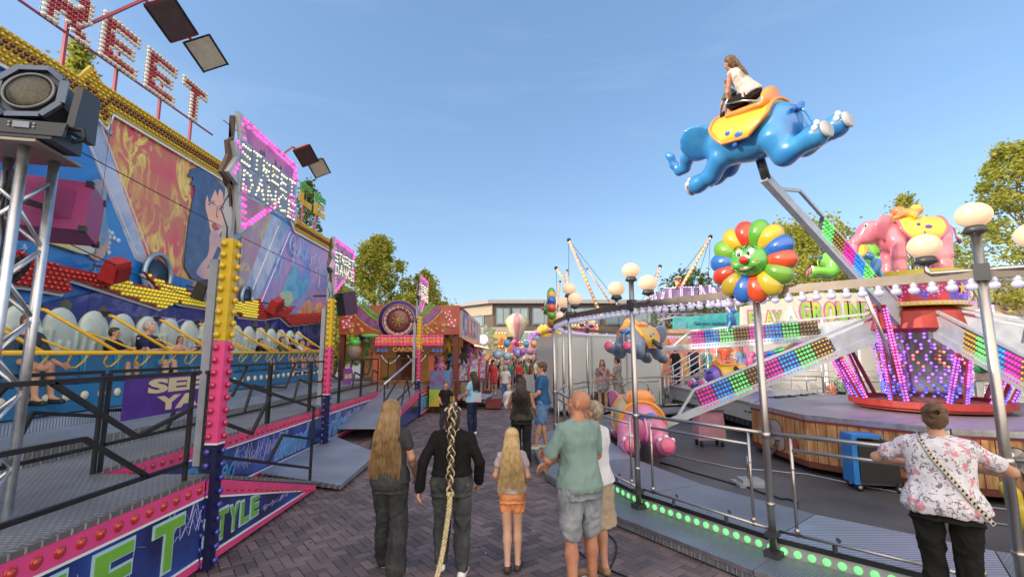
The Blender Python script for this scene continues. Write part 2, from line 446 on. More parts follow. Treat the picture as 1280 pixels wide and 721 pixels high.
def person(label, loc, face=0, h=1.7, skin=None, top=None, topm=None, sleeve=.5, hem=.88, bot='trousers', botm=None, shoe=None,
           hair='short', hairm=None, arms={}, legs={}, lean=0, roll=0, twist=0, turn=0, nod=0, vox=.013, width=1.0, hips=1.0, faceparts=False,
           group=None, botlen=.09, flare=0, seed=1, loose=.018, toplen=None, curl=.35, fingers=True, hairlen=1.0, botloose=.02, sleevem=None, strap=None, barefoot=False, palm={}):
    root = thing('person', label, 'person', loc, group, face)
    s = h/1.7; skin = skin or SKIN
    vox = vox/s if s > 0 else vox
    hipc = V((0, 0, .93))
    RU = M.Rotation(twist, 3, 'Z') @ M.Rotation(roll, 3, 'Y') @ M.Rotation(-lean, 3, 'X')
    def U(p): return hipc+RU @ (V(p)-hipc)
    sh = {k: V((.160*width*sg, -.005, 1.368)) for k, sg in (('R', 1), ('L', -1))}
    ar = {'R': [V((.225*width, -.03, 1.12)), V((.235*width, .03, .88))], 'L': [V((-.225*width, -.03, 1.12)), V((-.235*width, .03, .88))]}
    for k in arms: ar[k] = [V(p) for p in arms[k]]
    lg = {'R': [V((.09*hips, 0, .90)), V((.10, .01, .49)), V((.10, -.02, .085)), V((.12, .13, .03))], 'L': [V((-.09*hips, 0, .90)), V((-.10, .01, .49)), V((-.10, -.02, .085)), V((-.12, .13, .03))]}
    for k in legs:
        q = [V(p) for p in legs[k]]
        if len(q) == 2: q.append(q[1]+V((.02 if k == 'R' else -.02, .15, -.055)))
        lg[k] = [lg[k][0]]+q
    HR = RU @ M.Rotation(turn, 3, 'Z') @ M.Rotation(-nod, 3, 'X')
    hc = U((0, .0, 1.475))
    def H(p): return hc+HR @ V(p)
    # ---- body
    b = SD(.02)
    def torso(mb, z0, z1, inf, wmul=1.0, ex=None):
        rings = [t for t in TORSO if z0-.001 <= t[0] <= z1+.001]
        def at(z):
            for a, c in zip(TORSO, TORSO[1:]):
                if a[0] <= z <= c[0]:
                    f = (z-a[0])/(c[0]-a[0]); return (z,)+tuple(a[i]*(1-f)+c[i]*f for i in (1, 2, 3))
            return TORSO[0] if z < TORSO[0][0] else TORSO[-1]
        rings = [at(z0) if z0 >= .84 else (z0,)+TORSO[1][1:]]+[r for r in rings if r[0] > z0+.01 and r[0] < z1-.01]+[at(z1)]
        rg = []
        for (z, rx, ry, oy) in rings:
            wd = (hips if z < 1.0 else (width if z > 1.2 else (hips+width)/2)) if z < 1.43 else 1
            e = inf+(ex(z) if ex else 0)
            rg.append((z, rx*wd+e, ry*(.5+.5*wd)+e, oy))
        mb.rings(rg, (RU.inverted(), hipc), U)
    torso(b, .84, 1.47, 0)
    b.cap(U((0, -.01, 1.42)), H((0, .005, .05)), .058, .054)
    if bot in ('leggings', 'trousers', 'shorts') or True:
        for sg in (1, -1): b.ell((sg*.075*hips, -.055, .90), (.085*hips, .075, .09))
    # head
    def HE(c, r, rot=None): b.ell(H(c), r, HR if rot is None else HR @ rot, 14, 10)
    HE((0, -.005, .135), (.074, .093, .090)); HE((0, .03, .075), (.054, .058, .070)); HE((0, .062, .022), (.026, .024, .02))
    HE((0, .078, .118), (.050, .016, .014)); HE((0, .102, .082), (.012, .018, .012)); HE((0, .093, .10), (.008, .014, .026), M.Rotation(.3, 3, 'X'))
    HE((0, .084, .046), (.024, .012, .010))
    for sg in (1, -1):
        HE((sg*.078, -.002, .095), (.010, .018, .030)); HE((sg*.035, .062, .078), (.022, .022, .018))
    for k, sg in (('R', 1), ('L', -1)):
        e, w = ar[k]; S0 = U(sh[k]); E = U(e); Wp = U(w)
        b.cap(U((sg*.035, -.012, 1.435)), S0+RU @ V((-sg*.01, 0, .008)), .034, .040, 10)
        b.cap(S0, E, .048*(.6+.4*width), .038, 12); b.cap(E, E+(Wp-E)*.35, .039, .040, 12); b.cap(E+(Wp-E)*.3, Wp, .039, .026, 12)
        d = (Wp-E).normalized()
        if k in palm: pn = RU @ V(palm[k])
        else: pn = RU @ V((-sg, 0, 0)) if abs(d.x) < .6 else RU @ V((0, -1, 0))
        if fingers: hand(b, Wp, d, pn, 1.0, curl, sg if True else 1)
        else: b.cap(Wp, Wp+d*.10, .03, .024, 8)
        L0, K, A, T = lg[k]
        b.cap(L0, K, .088*(.5+.5*hips), .054, 14); b.cap(K, K+(A-K)*.35, .052, .056, 12); b.cap(K+(A-K)*.3, A, .056, .034, 12)
        b.cap(A, T, .036, .026, 8); b.cap(A+V((0, -.03, -.03)), A+V((0, .02, -.04)), .03, .03, 8)
    me = remesh(b, vox, 2)
    bo = link_mesh('body', me, skin, root)
    # ---- top
    kids = [bo]
    if topm is not None:
        t = SD(.02); hemz = hem if toplen is None else toplen
        torso(t, hemz, 1.435, loose, 1, (lambda z: .012*max(0, (1.1-z))/.2+.014 if z < 1.15 else 0))
        for k, sg in (('R', 1), ('L', -1)):
            e, w = ar[k]; S0 = U(sh[k]); E = U(e); Wp = U(w)
            t.cap(U((sg*.06, -.012, 1.415)), S0+RU @ V((-sg*.012, 0, .006)), .046, .054, 10)
            if sleeve > 0:
                if sleeve <= 1: t.cap(S0, S0+(E-S0)*sleeve, .056*(.6+.4*width), .060*(.6+.4*width)-.006*sleeve+.006, 12)
                else:
                    t.cap(S0, E, .057*(.6+.4*width), .052, 12); t.cap(E, E+(Wp-E)*(sleeve-1), .052, .042+.012*(sleeve > 1.95), 12)
            else: t.cap(U((sg*.11, -.0, 1.30)), U((sg*.115, 0, 1.405)), .045, .03, 10)
        t.cap(U((-.09, -.02, 1.30)), U((.09, -.02, 1.30)), .09, .09, 10)
        kids.append(link_mesh('shirt', remesh(t, max(vox*1.1, .009), 3, .011, 8, (1, 1, .55), seed), topm, root))
    if botm is not None:
        t = SD(.02)
        if bot == 'skirt':
            zs = [1.03, .97, .90, .78, .62, botlen] if botlen < .6 else [1.03, .97, .90, .8, botlen+.01, botlen]
            W_ = (.135, .165, .19, .195, .195, .195+flare); D_ = (.105, .125, .155, .165, .17, .17+flare)
            t.rings([(z, W_[i]*hips, D_[i], 0) for i, z in enumerate(zs)][::-1], (M.Identity(3), V((0, 0, 0))), V)
            for k in 'RL':
                if legs.get(k): t.cap(lg[k][0], lg[k][0]+(lg[k][1]-lg[k][0])*.9, .10, .085, 12)
        else:
            torso(t, .80, 1.05, .020)
            for sg in (1, -1): t.ell((sg*.075*hips, -.055, .90), (.085*hips+botloose*.5, .075+botloose*.5, .09+botloose*.4))
            for k in 'RL':
                L0, K, A, T = lg[k]; hh = .088*(.5+.5*hips)
                if bot == 'shorts':
                    q = L0+(K-L0)*botlen; t.cap(L0, q, hh+botloose, .054+(hh-.054)*(1-botlen)+botloose+.01+flare, 14)
                else:
                    t.cap(L0, K, hh+botloose*.6, .058+botloose, 14)
                    e = A+(K-A)*.04; t.cap(K, K+(e-K)*.45, .058+botloose, .062+botloose*.9+flare*.3, 12); t.cap(K+(e-K)*.4, e, .062+botloose*.9, .036+botloose+flare, 14)
        kids.append(link_mesh({'skirt': 'skirt', 'shorts': 'shorts'}.get(bot, 'trousers'), remesh(t, max(vox*1.1, .009), 3, .012, 10, (1, 1, .7), seed+4), botm, root))
    if shoe is not None:
        for k in 'RL':
            A, T = lg[k][2], lg[k][3]; d = (T-A); d.z *= 1.0; hd = V((d.x, d.y, 0))
            t = SD(.012); heel = A+V((0, 0, -.045))-hd.normalized()*.035 if hd.length > .02 else A+V((0, 0, -.05))
            t.cap(heel, T+V((0, 0, .0)), .040, .034, 10); t.cap(A+V((0, 0, -.02)), heel+(T-heel)*.5, .038, .036, 10)
            t.cap(heel+V((.012, 0, -.012)), T+V((.018, 0, -.004)), .032, .03, 8); t.cap(heel+V((-.012, 0, -.012)), T+V((-.014, 0, -.004)), .032, .03, 8)
            kids.append(link_mesh('shoe', remesh(t, max(vox, .009), 1), shoe, root))
    # ---- hair
    hm = hairm
    if hair != 'bald' and hm is not None:
        t = SD(.015)
        def HA(c, r): t.ell(H(c), r, HR, 16, 12)
        HA((0, -.018, .150), (.082, .092, .088))
        if hair in ('short', 'crop'):
            HA((0, -.045, .105), (.076, .062, .075)); HA((0, .045, .195), (.06, .04, .03))
        elif hair == 'bun':
            HA((0, -.045, .11), (.08, .066, .085)); 
        elif hair in ('long', 'braid', 'pony'):
            HA((0, -.04, .09), (.084, .072, .10)); HA((0, -.062, .02), (.07, .05, .07))
        if hair == 'lump' or (hair == 'long' and vox > .011):
            HA((0, -.04, .09), (.084, .072, .10))
            zb = 1.40-.30*hairlen
            t.cap(H((0, -.055, .03)), U((0, -.13, 1.33)), .075, .085, 12); t.cap(U((0, -.12, 1.36)), U((0, -.15, zb)), .088, .06, 12)
            for sg in (1, -1): t.cap(H((sg*.055, -.02, .10)), U((sg*.075, -.06, 1.36)), .038, .04, 8)
        if hair == 'pony':
            t.cap(H((0, -.10, .15)), U((0, -.14, 1.30)), .034, .03, 8); t.cap(U((0, -.14, 1.32)), U((0, -.15, 1.18)), .032, .014, 8)
        ho = link_mesh('hair', remesh(t, max(vox, .009), 2, .006, 30, (1, 1, .12), seed), hm, root)
        kids.append(ho)
        st = MB(); rnd = random.Random(seed)
        if hair == 'long' and vox <= .011:
            N_ = 620
            for i in range(N_):
                ph = R(rnd.uniform(-128, 128)); r0 = rnd.uniform(.97, 1.07)
                P = []; Q = []; amp = rnd.uniform(.005, .018)*(3.2 if i % 14 == 0 else 1); fr = rnd.uniform(9, 16); p0 = rnd.uniform(0, 6)
                st_a = rnd.uniform(4, 50)
                for q in range(7):
                    th = R(st_a+(100-st_a)*q/6)
                    P.append(H((math.sin(th)*math.sin(ph)*.086*r0, -.018-math.sin(th)*math.cos(ph)*.096*r0, .150+math.cos(th)*.092*r0))); Q.append(.0042)
                a = P[-1]; ln = hairlen*rnd.uniform(.72, 1.06)
                fx = (RU.inverted() @ (a-U((0, 0, 1.4)))).x
                end = U((fx*1.55+.03*math.sin(p0), -.125-.035*rnd.random(), 1.40-.36*ln+.0))
                side = HR @ V((1, 0, 0))
                for q in range(1, 13):
                    f = q/12; e = f*f*(3-2*f)
                    p = a.lerp(end, f); back = U((0, -.125, 1.36)); 
                    yb = -.05*math.sin(PI*min(1, f*1.3))*(1 if abs(math.degrees(ph)) < 100 else .3)
                    p += RU @ V((0, yb, 0)); p += side*amp*math.sin(fr*f+p0)*f+RU @ V((0, amp*.6*math.cos(fr*f+p0)*f, 0))
                    P.append(p); Q.append(.0040*(1-.7*f*f))
                st.tube(P, Q, 4, False)
        elif hair in ('bun', 'braid', 'short', 'pony') and vox <= .011:
            for i in range(300):
                ph = R(rnd.uniform(-150, 150)); r0 = rnd.uniform(.99, 1.05); P = []; Q = []
                tgt = H((0, -.115, .16)) if hair == 'bun' else H((0, -.105, .12))
                mx = 78 if hair != 'short' else 95
                for q in range(8):
                    f = q/7; th = R(mx*(1-f)+12*f) if hair != 'short' else R(20+mx*f)
                    a = H((math.sin(th)*math.sin(ph)*.085*r0, -.018-math.sin(th)*math.cos(ph)*.094*r0, .148+math.cos(th)*.092*r0))
                    if hair != 'short': a = a.lerp(tgt, f**2.2*.95)
                    P.append(a); Q.append(.0033 if hair != 'short' else .004*(1-.6*f))
                st.tube(P, Q, 4, False)
            if hair == 'bun':
                for i in range(60):
                    a0 = rnd.uniform(0, 6.28); rr = rnd.uniform(.024, .044); zz = rnd.uniform(-.026, .026); P = []
                    for q in range(9):
                        a = a0+q*.42; P.append(H((rr*math.cos(a)+zz*.3, -.125+zz+.01*math.sin(a*2), .175+rr*math.sin(a))))
                    st.tube(P, .006, 4, False)
        if st.v:
            me = st.mesh('strands', hm)
            o = bpy.data.objects.new('hair_strands', me); col.objects.link(o); o.parent = ho; kids.append(o)
    if faceparts:
        for sg in (1, -1):
            e = MB(); e.mi = 0; e.ell(H((sg*.030, .072, .103)), (.0125, .010, .0085), HR, 10, 8); e.mi = 1; e.ell(H((sg*.030, .0795, .103)), (.0062, .005, .0065), HR, 8, 6)
            o = e.build('eye', [EYEW, IRIS]); o.parent = root; o.location = o.location; kids.append(o)
            e = MB(); e.tube([H((sg*.014, .089, .122)), H((sg*.032, .088, .128)), H((sg*.050, .072, .122))], .0032, 5); o = e.build('eyebrow', hm or IRIS); o.parent = root; kids.append(o)
        e = MB(); e.ell(H((0, .0935, .048)), (.020, .006, .0055), HR, 10, 6); o = e.build('mouth', LIPS); o.parent = root; kids.append(o)
    for k in kids:
        if k.parent == root:
            k.scale = (s, s, s); k.location = k.location*s
    root['_h'] = h; del root['_h']
    root_info[root.name] = (U, H, s)
    return root
root_info = {}
# ---------------------------------------------------------------- world, sun, camera
SUN_EL, SUN_DIR = R(21), V((-.94, -.34, 0)).normalized()
w = bpy.data.worlds.new('World'); scene.world = w; w.use_nodes = True
nt = w.node_tree; N = nt.nodes; L = nt.links; bg = N['Background']
sky = N.new('ShaderNodeTexSky'); sky.sky_type = 'NISHITA'; sky.sun_disc = False; sky.sun_elevation = SUN_EL
sky.sun_rotation = math.atan2(SUN_DIR.x, SUN_DIR.y); sky.air_density = 1.0; sky.dust_density = .9; sky.ozone_density = 1.6
tc = N.new('ShaderNodeTexCoord'); mp = N.new('ShaderNodeMapping'); mp.inputs['Scale'].default_value = (1.1, 2.6, 7); mp.inputs['Rotation'].default_value = (R(12), R(8), R(25))
nz = N.new('ShaderNodeTexNoise'); nz.inputs['Scale'].default_value = 1.5; nz.inputs['Detail'].default_value = 7; nz.inputs['Roughness'].default_value = .55; nz.inputs['Distortion'].default_value = .35
rp = N.new('ShaderNodeValToRGB'); rp.color_ramp.elements[0].position = .50; rp.color_ramp.elements[1].position = .95
rp.color_ramp.elements[0].color = (.0, .0, .0, 1); rp.color_ramp.elements[1].color = (.30, .30, .30, 1)
L.new(tc.outputs['Generated'], mp.inputs['Vector']); L.new(mp.outputs[0], nz.inputs['Vector']); L.new(nz.outputs['Fac'], rp.inputs['Fac'])
mx = N.new('ShaderNodeMix'); mx.data_type = 'RGBA'; mx.inputs[7].default_value = (1.9, 2.4, 3.0, 1)
m0 = N.new('ShaderNodeMix'); m0.data_type = 'RGBA'; m0.inputs[0].default_value = .55; m0.inputs[7].default_value = (.46, .92, 1.68, 1); L.new(sky.outputs[0], m0.inputs[6])
L.new(rp.outputs['Color'], mx.inputs[0]); L.new(m0.outputs[2], mx.inputs[6]); # unseen warm glow added to the sky behind the camera, fills the shaded foreground
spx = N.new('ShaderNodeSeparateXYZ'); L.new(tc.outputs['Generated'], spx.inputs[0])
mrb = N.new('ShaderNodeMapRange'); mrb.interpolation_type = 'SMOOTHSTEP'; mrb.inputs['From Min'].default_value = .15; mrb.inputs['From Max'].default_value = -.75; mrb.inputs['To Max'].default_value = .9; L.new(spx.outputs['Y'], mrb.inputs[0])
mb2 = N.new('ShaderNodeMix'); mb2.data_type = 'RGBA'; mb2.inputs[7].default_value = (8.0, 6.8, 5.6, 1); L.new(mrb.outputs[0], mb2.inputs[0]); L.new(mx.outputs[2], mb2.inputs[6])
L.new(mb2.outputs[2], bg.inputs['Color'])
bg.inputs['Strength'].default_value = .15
sl = bpy.data.lights.new('sun', 'SUN'); so = bpy.data.objects.new('sun', sl); col.objects.link(so)
sl.energy = 2.0; sl.angle = R(.5); sl.color = (1, .84, .64)
sd = V((SUN_DIR.x*math.cos(SUN_EL), SUN_DIR.y*math.cos(SUN_EL), math.sin(SUN_EL)))
so.rotation_euler = sd.to_track_quat('Z', 'Y').to_euler(); so.location = (-30, -10, 30)
cam = bpy.data.cameras.new('camera'); co = bpy.data.objects.new('camera', cam); col.objects.link(co); scene.camera = co
co.location = (0, 0, CAMZ); co.rotation_euler = (R(90)+PITCH, 0, 0); cam.sensor_width = 36; cam.lens = FPX/1280*36; cam.clip_end = 3000; cam.clip_start = .05
scene.view_settings.view_transform = 'Standard'; scene.view_settings.look = 'None'; scene.view_settings.exposure = EXPOSURE; scene.view_settings.gamma = 1
scene.view_settings.use_curve_mapping = False

# ---------------------------------------------------------------- ground
GROUND = mat('distant_paving', (.085, .08, .09), .75, var=.25, scale=.6, bump=.3, bscale=9, detail=8)
MB().bb(-900, 900, -60, 1500, -.3, -.012).build('ground', GROUND, kind='structure')
BRICK = mat('clay_paver', (.155, .135, .142), .62, var=.2, scale=1.1, bump=.35, bscale=120, detail=6)
nt = BRICK.node_tree; b = nt.nodes['Principled BSDF']; g = nt.nodes.new('ShaderNodeNewGeometry')
r2 = nt.nodes.new('ShaderNodeValToRGB'); r2.color_ramp.elements[0].color = (.62, .60, .66, 1); r2.color_ramp.elements[1].color = (1.3, 1.14, 1.1, 1)
nt.links.new(g.outputs['Random Per Island'], r2.inputs['Fac']); b.inputs['Specular IOR Level'].default_value = .35; m3 = nt.nodes.new('ShaderNodeMix'); m3.data_type = 'RGBA'; m3.blend_type = 'MULTIPLY'; m3.inputs[0].default_value = 1
nt.links.new(b.inputs['Base Color'].links[0].from_socket, m3.inputs[6]); nt.links.new(r2.outputs[0], m3.inputs[7]); nt.links.new(m3.outputs[2], b.inputs['Base Color'])
mb = MB(); u_ = .105; g_ = .004; rnd = random.Random(3)
ca, sa = math.cos(R(38)), math.sin(R(38))
def brick(x, y, wx, wy):
    cx, cy = x+wx/2, y+wy/2; X = (cx*ca-cy*sa)*u_; Y = (cx*sa+cy*ca)*u_+9
    if not (-5.2 < X < 3.2 and 1.6 < Y < 19.6): return
    if X > 1.6 and math.hypot(X-8.4, Y-9.8) < 7.2: return
    z = rnd.uniform(-.0025, .0015); t1, t2 = rnd.uniform(-.0015, .0015), rnd.uniform(-.0015, .0015)
    hx, hy = wx/2-g_/u_, wy/2-g_/u_; b_ = .05
    vs = []
    for (hx_, hy_, zz) in ((hx, hy, -.02), (hx, hy, -.004), (hx-b_, hy-b_, 0)):
        for a, c in ((-1, -1), (1, -1), (1, 1), (-1, 1)):
            px, py = cx+a*hx_, cy+c*hy_
            vs.append(((px*ca-py*sa)*u_, (px*sa+py*ca)*u_+9, zz+z+t1*a+t2*c))
    fs = [(8, 9, 10, 11)]+[(i+4, (i+1) % 4+4, (i+1) % 4+8, i+8) for i in range(4)]+[(i, (i+1) % 4, (i+1) % 4+4, i+4) for i in range(4)]
    mb.add(vs, fs)
for k in range(-110, 110):
    for j in range(-60, 60):
        ox, oy = k+2*j, k-2*j
        if abs(ox) < 115 and abs(oy) < 125:
            brick(ox, oy, 2, 1); brick(ox+2, oy-1, 1, 2)
mb.build('brick_paving', BRICK, kind='structure')
SAND = mat('paving_joint', (.028, .026, .028), .9, var=.3, scale=20)
MB().bb(-5.3, 3.3, 1.5, 19.65, -.02, -.009).build('paving_bed', SAND, kind='structure')
MB().bb(-30, 1.6, 19.66, 20.15, -.05, .07).build('kerb', mat('dark_kerb', (.035, .033, .04), .7, var=.2), kind='structure')
MB().bb(-60, 60, 20.16, 90, -.05, .012).build('road', mat('asphalt_road', (.20, .185, .19), .8, var=.2, scale=.8, bump=.3, bscale=40), kind='structure')
# dark floor inside the round ride
ASPH = mat('dark_asphalt', (.085, .083, .088), .55, var=.35, scale=.9, bump=.3, bscale=60, detail=8)
mb = MB(); mb.lathe([(7.0, -.01), (7.0, .004), (0, .004)], (8.4, 9.8, 0), 48, smooth=False); mb.build('ride_yard', ASPH, kind='structure')

mb = MB(); rnd = random.Random(21); m2_ = MB()
for i in range(130):
    x, y = rnd.uniform(-3, 1.2), rnd.uniform(3.2, 17); r_ = rnd.uniform(.008, .02)
    if i % 5: mb.lathe([(r_, 0), (r_, .002), (0, .0025)], (x, y, .001), 7, sx=rnd.uniform(.7, 1.4))
    else: a = rnd.uniform(0, 3); m2_.bar((x, y, .006), (x+.03*math.cos(a), y+.03*math.sin(a), .008), .008, .006)
mb.mi = 1; mb.v += m2_.v[:0]
o = len(mb.v); mb.v += m2_.v; mb.f += [tuple(i+o for i in f) for f in m2_.f]; mb.m += [1]*len(m2_.f); mb.s += m2_.s
tag(mb.build('litter', [mat('trodden_gum', (.05, .048, .05), .8), mat('paper_scrap', (.6, .58, .54), .8)], kind='stuff'), 'trodden gum spots and cigarette ends scattered over the brick paving', 'litter')
# ---------------------------------------------------------------- trees
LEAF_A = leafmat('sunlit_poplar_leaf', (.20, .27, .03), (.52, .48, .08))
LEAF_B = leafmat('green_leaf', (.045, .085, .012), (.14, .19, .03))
BARK = mat('bark', (.14, .11, .08), .9, bump=.6, bscale=20)
def tree(loc, h, prof, label, lm, n=5200, ls=.16, trunk=.16, z0=.2, seed=1, clump=.5, group='street trees', kind='tree'):
    """prof(t) -> crown radius at height fraction t (0 bottom of crown .. 1 top)"""
    rnd = random.Random(seed); x, y = loc
    t = thing(kind, label, 'tree', (x, y, 0), group)
    mb = MB(); P = [V((x+.12*math.sin(i*1.3+seed), y+.1*math.cos(i*1.7), h*.95*i/9)) for i in range(10)]
    mb.tube(P, [trunk*(1-.93*i/9) for i in range(10)], 10)
    cl = []
    for i in range(int(120)):
        f = rnd.random()**.9; z = h*(z0+(1-z0)*f); r = prof(f)*math.sqrt(rnd.uniform(.12, 1)); a = rnd.uniform(0, 2*PI)
        c = V((x+r*math.cos(a), y+r*math.sin(a), z)); cl.append((c, rnd.uniform(.5, 1.15)*clump*(.45+.55*min(1, prof(f)/max(prof(.4), .1)))))
        if i % 2 == 0:
            b0 = V((x, y, z-h*.10-r*.5)); b0.z = max(b0.z, h*.12); mb.tube([b0, b0.lerp(c, .5)+V((0, 0, .1)), c], [trunk*.3*(1-f*.7), trunk*.16*(1-f*.6), .01], 5)
    mb.build('trunk', BARK, t)
    vs = []; fs = []
    for i in range(n):
        c, r = rnd.choice(cl)
        d = V((rnd.gauss(0, 1), rnd.gauss(0, 1), rnd.gauss(0, 1))).normalized()*(r*rnd.uniform(.35, 1.0)**.6*(1.75 if rnd.random() < .22 else 1))
        p = c+V((d.x, d.y, d.z*.9)); a = V((rnd.gauss(0, 1), rnd.gauss(0, 1), rnd.gauss(0, .7))).normalized(); s, q, _ = frame(a)
        l = ls*rnd.uniform(.6, 1.25); o = len(vs)
        vs += [p-s*l*.5, p+q*l*.32-a*l*.05, p+s*l*.5, p-q*l*.32-a*l*.05]; fs.append((o, o+1, o+2, o+3))
    m2 = MB(); m2.add(vs, fs); m2.build('crown', lm, t)
    return t
pop = lambda r: (lambda f: r*(math.sin(PI*min(1, f*.92+.10))**.75)*(1-.35*f))
broad = lambda r: (lambda f: r*math.sqrt(max(.02, 1-(2*f-.8)**2/1.6)))
con = lambda r: (lambda f: r*(1-f)**.75*(min(1, f*5+.35)))
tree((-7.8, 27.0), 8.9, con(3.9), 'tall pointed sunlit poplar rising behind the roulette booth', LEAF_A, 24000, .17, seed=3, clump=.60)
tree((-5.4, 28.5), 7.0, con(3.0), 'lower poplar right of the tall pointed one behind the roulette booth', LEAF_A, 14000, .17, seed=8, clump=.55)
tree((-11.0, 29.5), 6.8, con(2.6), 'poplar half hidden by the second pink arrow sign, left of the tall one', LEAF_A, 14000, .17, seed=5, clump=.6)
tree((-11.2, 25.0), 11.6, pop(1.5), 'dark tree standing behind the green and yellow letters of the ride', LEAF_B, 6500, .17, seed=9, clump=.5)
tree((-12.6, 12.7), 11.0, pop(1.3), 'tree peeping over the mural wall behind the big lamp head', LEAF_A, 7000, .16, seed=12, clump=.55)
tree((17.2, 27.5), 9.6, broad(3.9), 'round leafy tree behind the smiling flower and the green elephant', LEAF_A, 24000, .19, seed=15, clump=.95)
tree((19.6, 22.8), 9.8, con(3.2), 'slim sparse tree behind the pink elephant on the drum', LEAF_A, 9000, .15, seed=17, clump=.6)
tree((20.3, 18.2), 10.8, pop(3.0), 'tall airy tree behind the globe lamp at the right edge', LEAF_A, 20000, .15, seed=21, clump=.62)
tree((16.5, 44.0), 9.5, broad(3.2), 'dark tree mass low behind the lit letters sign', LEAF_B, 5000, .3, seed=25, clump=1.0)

# ---------------------------------------------------------------- modern building at the end of the street
BW = mat('brown_grey_brick', (.105, .085, .075), .8, var=.12, scale=2, bump=.2)
BC = mat('cream_render', (.36, .31, .25), .7, var=.06)
BGL = mat('window_glass_reflecting', (.16, .24, .29), .12, 0, var=.3, scale=.3, spec=1)
BFR = mat('blue_grey_window_frame', (.13, .19, .25), .5)
bd = thing('apartment_building', 'modern brown brick building with cream bands and blue framed windows closing the street', 'building', (4, 60, 0))
mb = MB(); mb.bb(-2.4, 42, 60, 72, 0, 8.3); mb.plate([(-2.4, 60, 0), (-9, 67, 0), (-9, 67, 8.3), (-2.4, 60, 8.3)], (1, 1, 0), .4); mb.build('wall', BW, bd)
mb = MB(); mb.plate([(-3.0, 59.3, 8.3), (43, 59.3, 8.3), (43, 73, 8.3), (-9.8, 73, 8.3), (-9.8, 66.8, 8.3)], (0, 0, 1), .45); mb.build('roof', mat('pale_roof_edge', (.28, .28, .29), .6), bd)
mb = MB(); mb.plate([(-2.7, 59.4, 4.1), (-9.3, 66.5, 4.1), (-9.3, 66.5, 5.3), (-2.7, 59.4, 5.3)], (-.7, -.7, 0), .5); mb.plate([(-2.45, 59.93, 6.9), (-8.9, 66.9, 6.9), (-8.9, 66.9, 8.25), (-2.45, 59.93, 8.25)], (-.7, -.7, 0), .12)
mb.bb(-2.7, .2, 59.4, 59.99, 4.1, 5.3); mb.build('balcony', BC, bd)
for x0, x1, z0, z1 in ((-1.9, -.3, 5.75, 7.7), (.1, 2.0, 5.75, 7.7), (2.7, 6.9, 5.75, 7.7), (7.5, 11, 5.75, 7.7), (12, 15, 5.75, 7.7), (16.2, 20.5, 5.75, 7.7), (22, 26, 5.75, 7.7), (27, 31, 5.75, 7.7), (.8, 6.2, 2.6, 4.7), (7.5, 10.5, 2.6, 4.7), (12, 16, 2.6, 4.7), (18, 22, 2.6, 4.7)):
    f = MB().bb(x0-.12, x1+.12, 59.86, 59.97, z0-.12, z1+.12).build('window', BFR if z0 > 5 else WHITEP, bd)
    g = MB(); nn = max(2, round((x1-x0)/1.4))
    for i in range(nn):
        a = x0+(x1-x0)*i/nn+.05; c = x0+(x1-x0)*(i+1)/nn-.05; g.bb(a, c, 59.82, 59.855, z0+.05, z1-.05)
    g.build('pane', BGL, f)
for q in (.18, .55):
    p0 = V((-2.4, 60, 0)).lerp(V((-9, 67, 0)), q); p1 = V((-2.4, 60, 0)).lerp(V((-9, 67, 0)), q+.28)
    f = MB().plate([p0+V((0, 0, 5.5)), p1+V((0, 0, 5.5)), p1+V((0, 0, 6.85)), p0+V((0, 0, 6.85))], (-.7, -.7, 0), .08).build('window', BFR, bd)
    MB().plate([p0.lerp(p1, .1)+V((-.06, -.06, 5.6)), p1.lerp(p0, .1)+V((-.06, -.06, 5.6)), p1.lerp(p0, .1)+V((-.06, -.06, 6.75)), p0.lerp(p1, .1)+V((-.06, -.06, 6.75))], (-.7, -.7, 0), .03).build('pane', BGL, f)
# grey hall roofs low behind the right side
b2 = thing('apartment_building', 'long dark grey building with a flat roof behind the lit letters', 'building', (30, 62, 0))
MB().bb(13.5, 43, 56, 59, 0, 7.4).build('wall', mat('dark_blue_grey_cladding', (.10, .12, .14), .6), b2)
for i in range(9): MB().bb(14.2+i*3, 16.4+i*3, 55.9, 55.99, 5.2, 6.7).build('window', BGL, b2)
# ================================================================ the dance ride on the left
XF, XB, YC, ZD = -3.07, -4.3, 10.6, .93        # front line, rear fascia line, middle, deck height
DOMER = .036
pf = thing('ride_platform', 'long chequer plate platform of the dance ride with pink and navy lettered fascia', 'ride platform', (-4.6, YC, 0))
NAVY = mat('navy_airbrushed_panel', (.008, .014, .09), .3, c2=(.03, .09, .42), scale=1.7, coat=.4, thr=(.38, .72), detail=6)
LIME = mat('lime_letter_paint', (.16, .42, .05), .35, var=.15, scale=3); LITE = mat('pale_blue_outline', (.42, .62, .72), .4, var=.05)
CYANL = mat('light_blue_script_paint', (.07, .27, .52), .35, var=.3, scale=4)
VIOLS = mat('pale_violet_scribble', (.30, .32, .62), .4, var=.1)
mb = MB(); mb.bb(-8.1, XB, -3, 24, .80, ZD); mb.bb(XB, XF-.02, -.5, 5.0, .80, ZD); mb.bb(XB, XF-.02, 16.2, 21.5, .80, ZD); deck = mb.build('deck', PLATE, pf)
mb = MB(); mb.bb(-6.35, -5.2, -3, 24, ZD+.002, 1.10); mb.bb(-6.95, -6.36, 3.5, 17.8, ZD+.002, 1.25); mb.build('walkway', RIBP, pf)
mb = MB(); mb.bb(-5.23, -5.195, -3, 24, ZD, 1.108); mb.build('step_edge', EDGEP, pf)
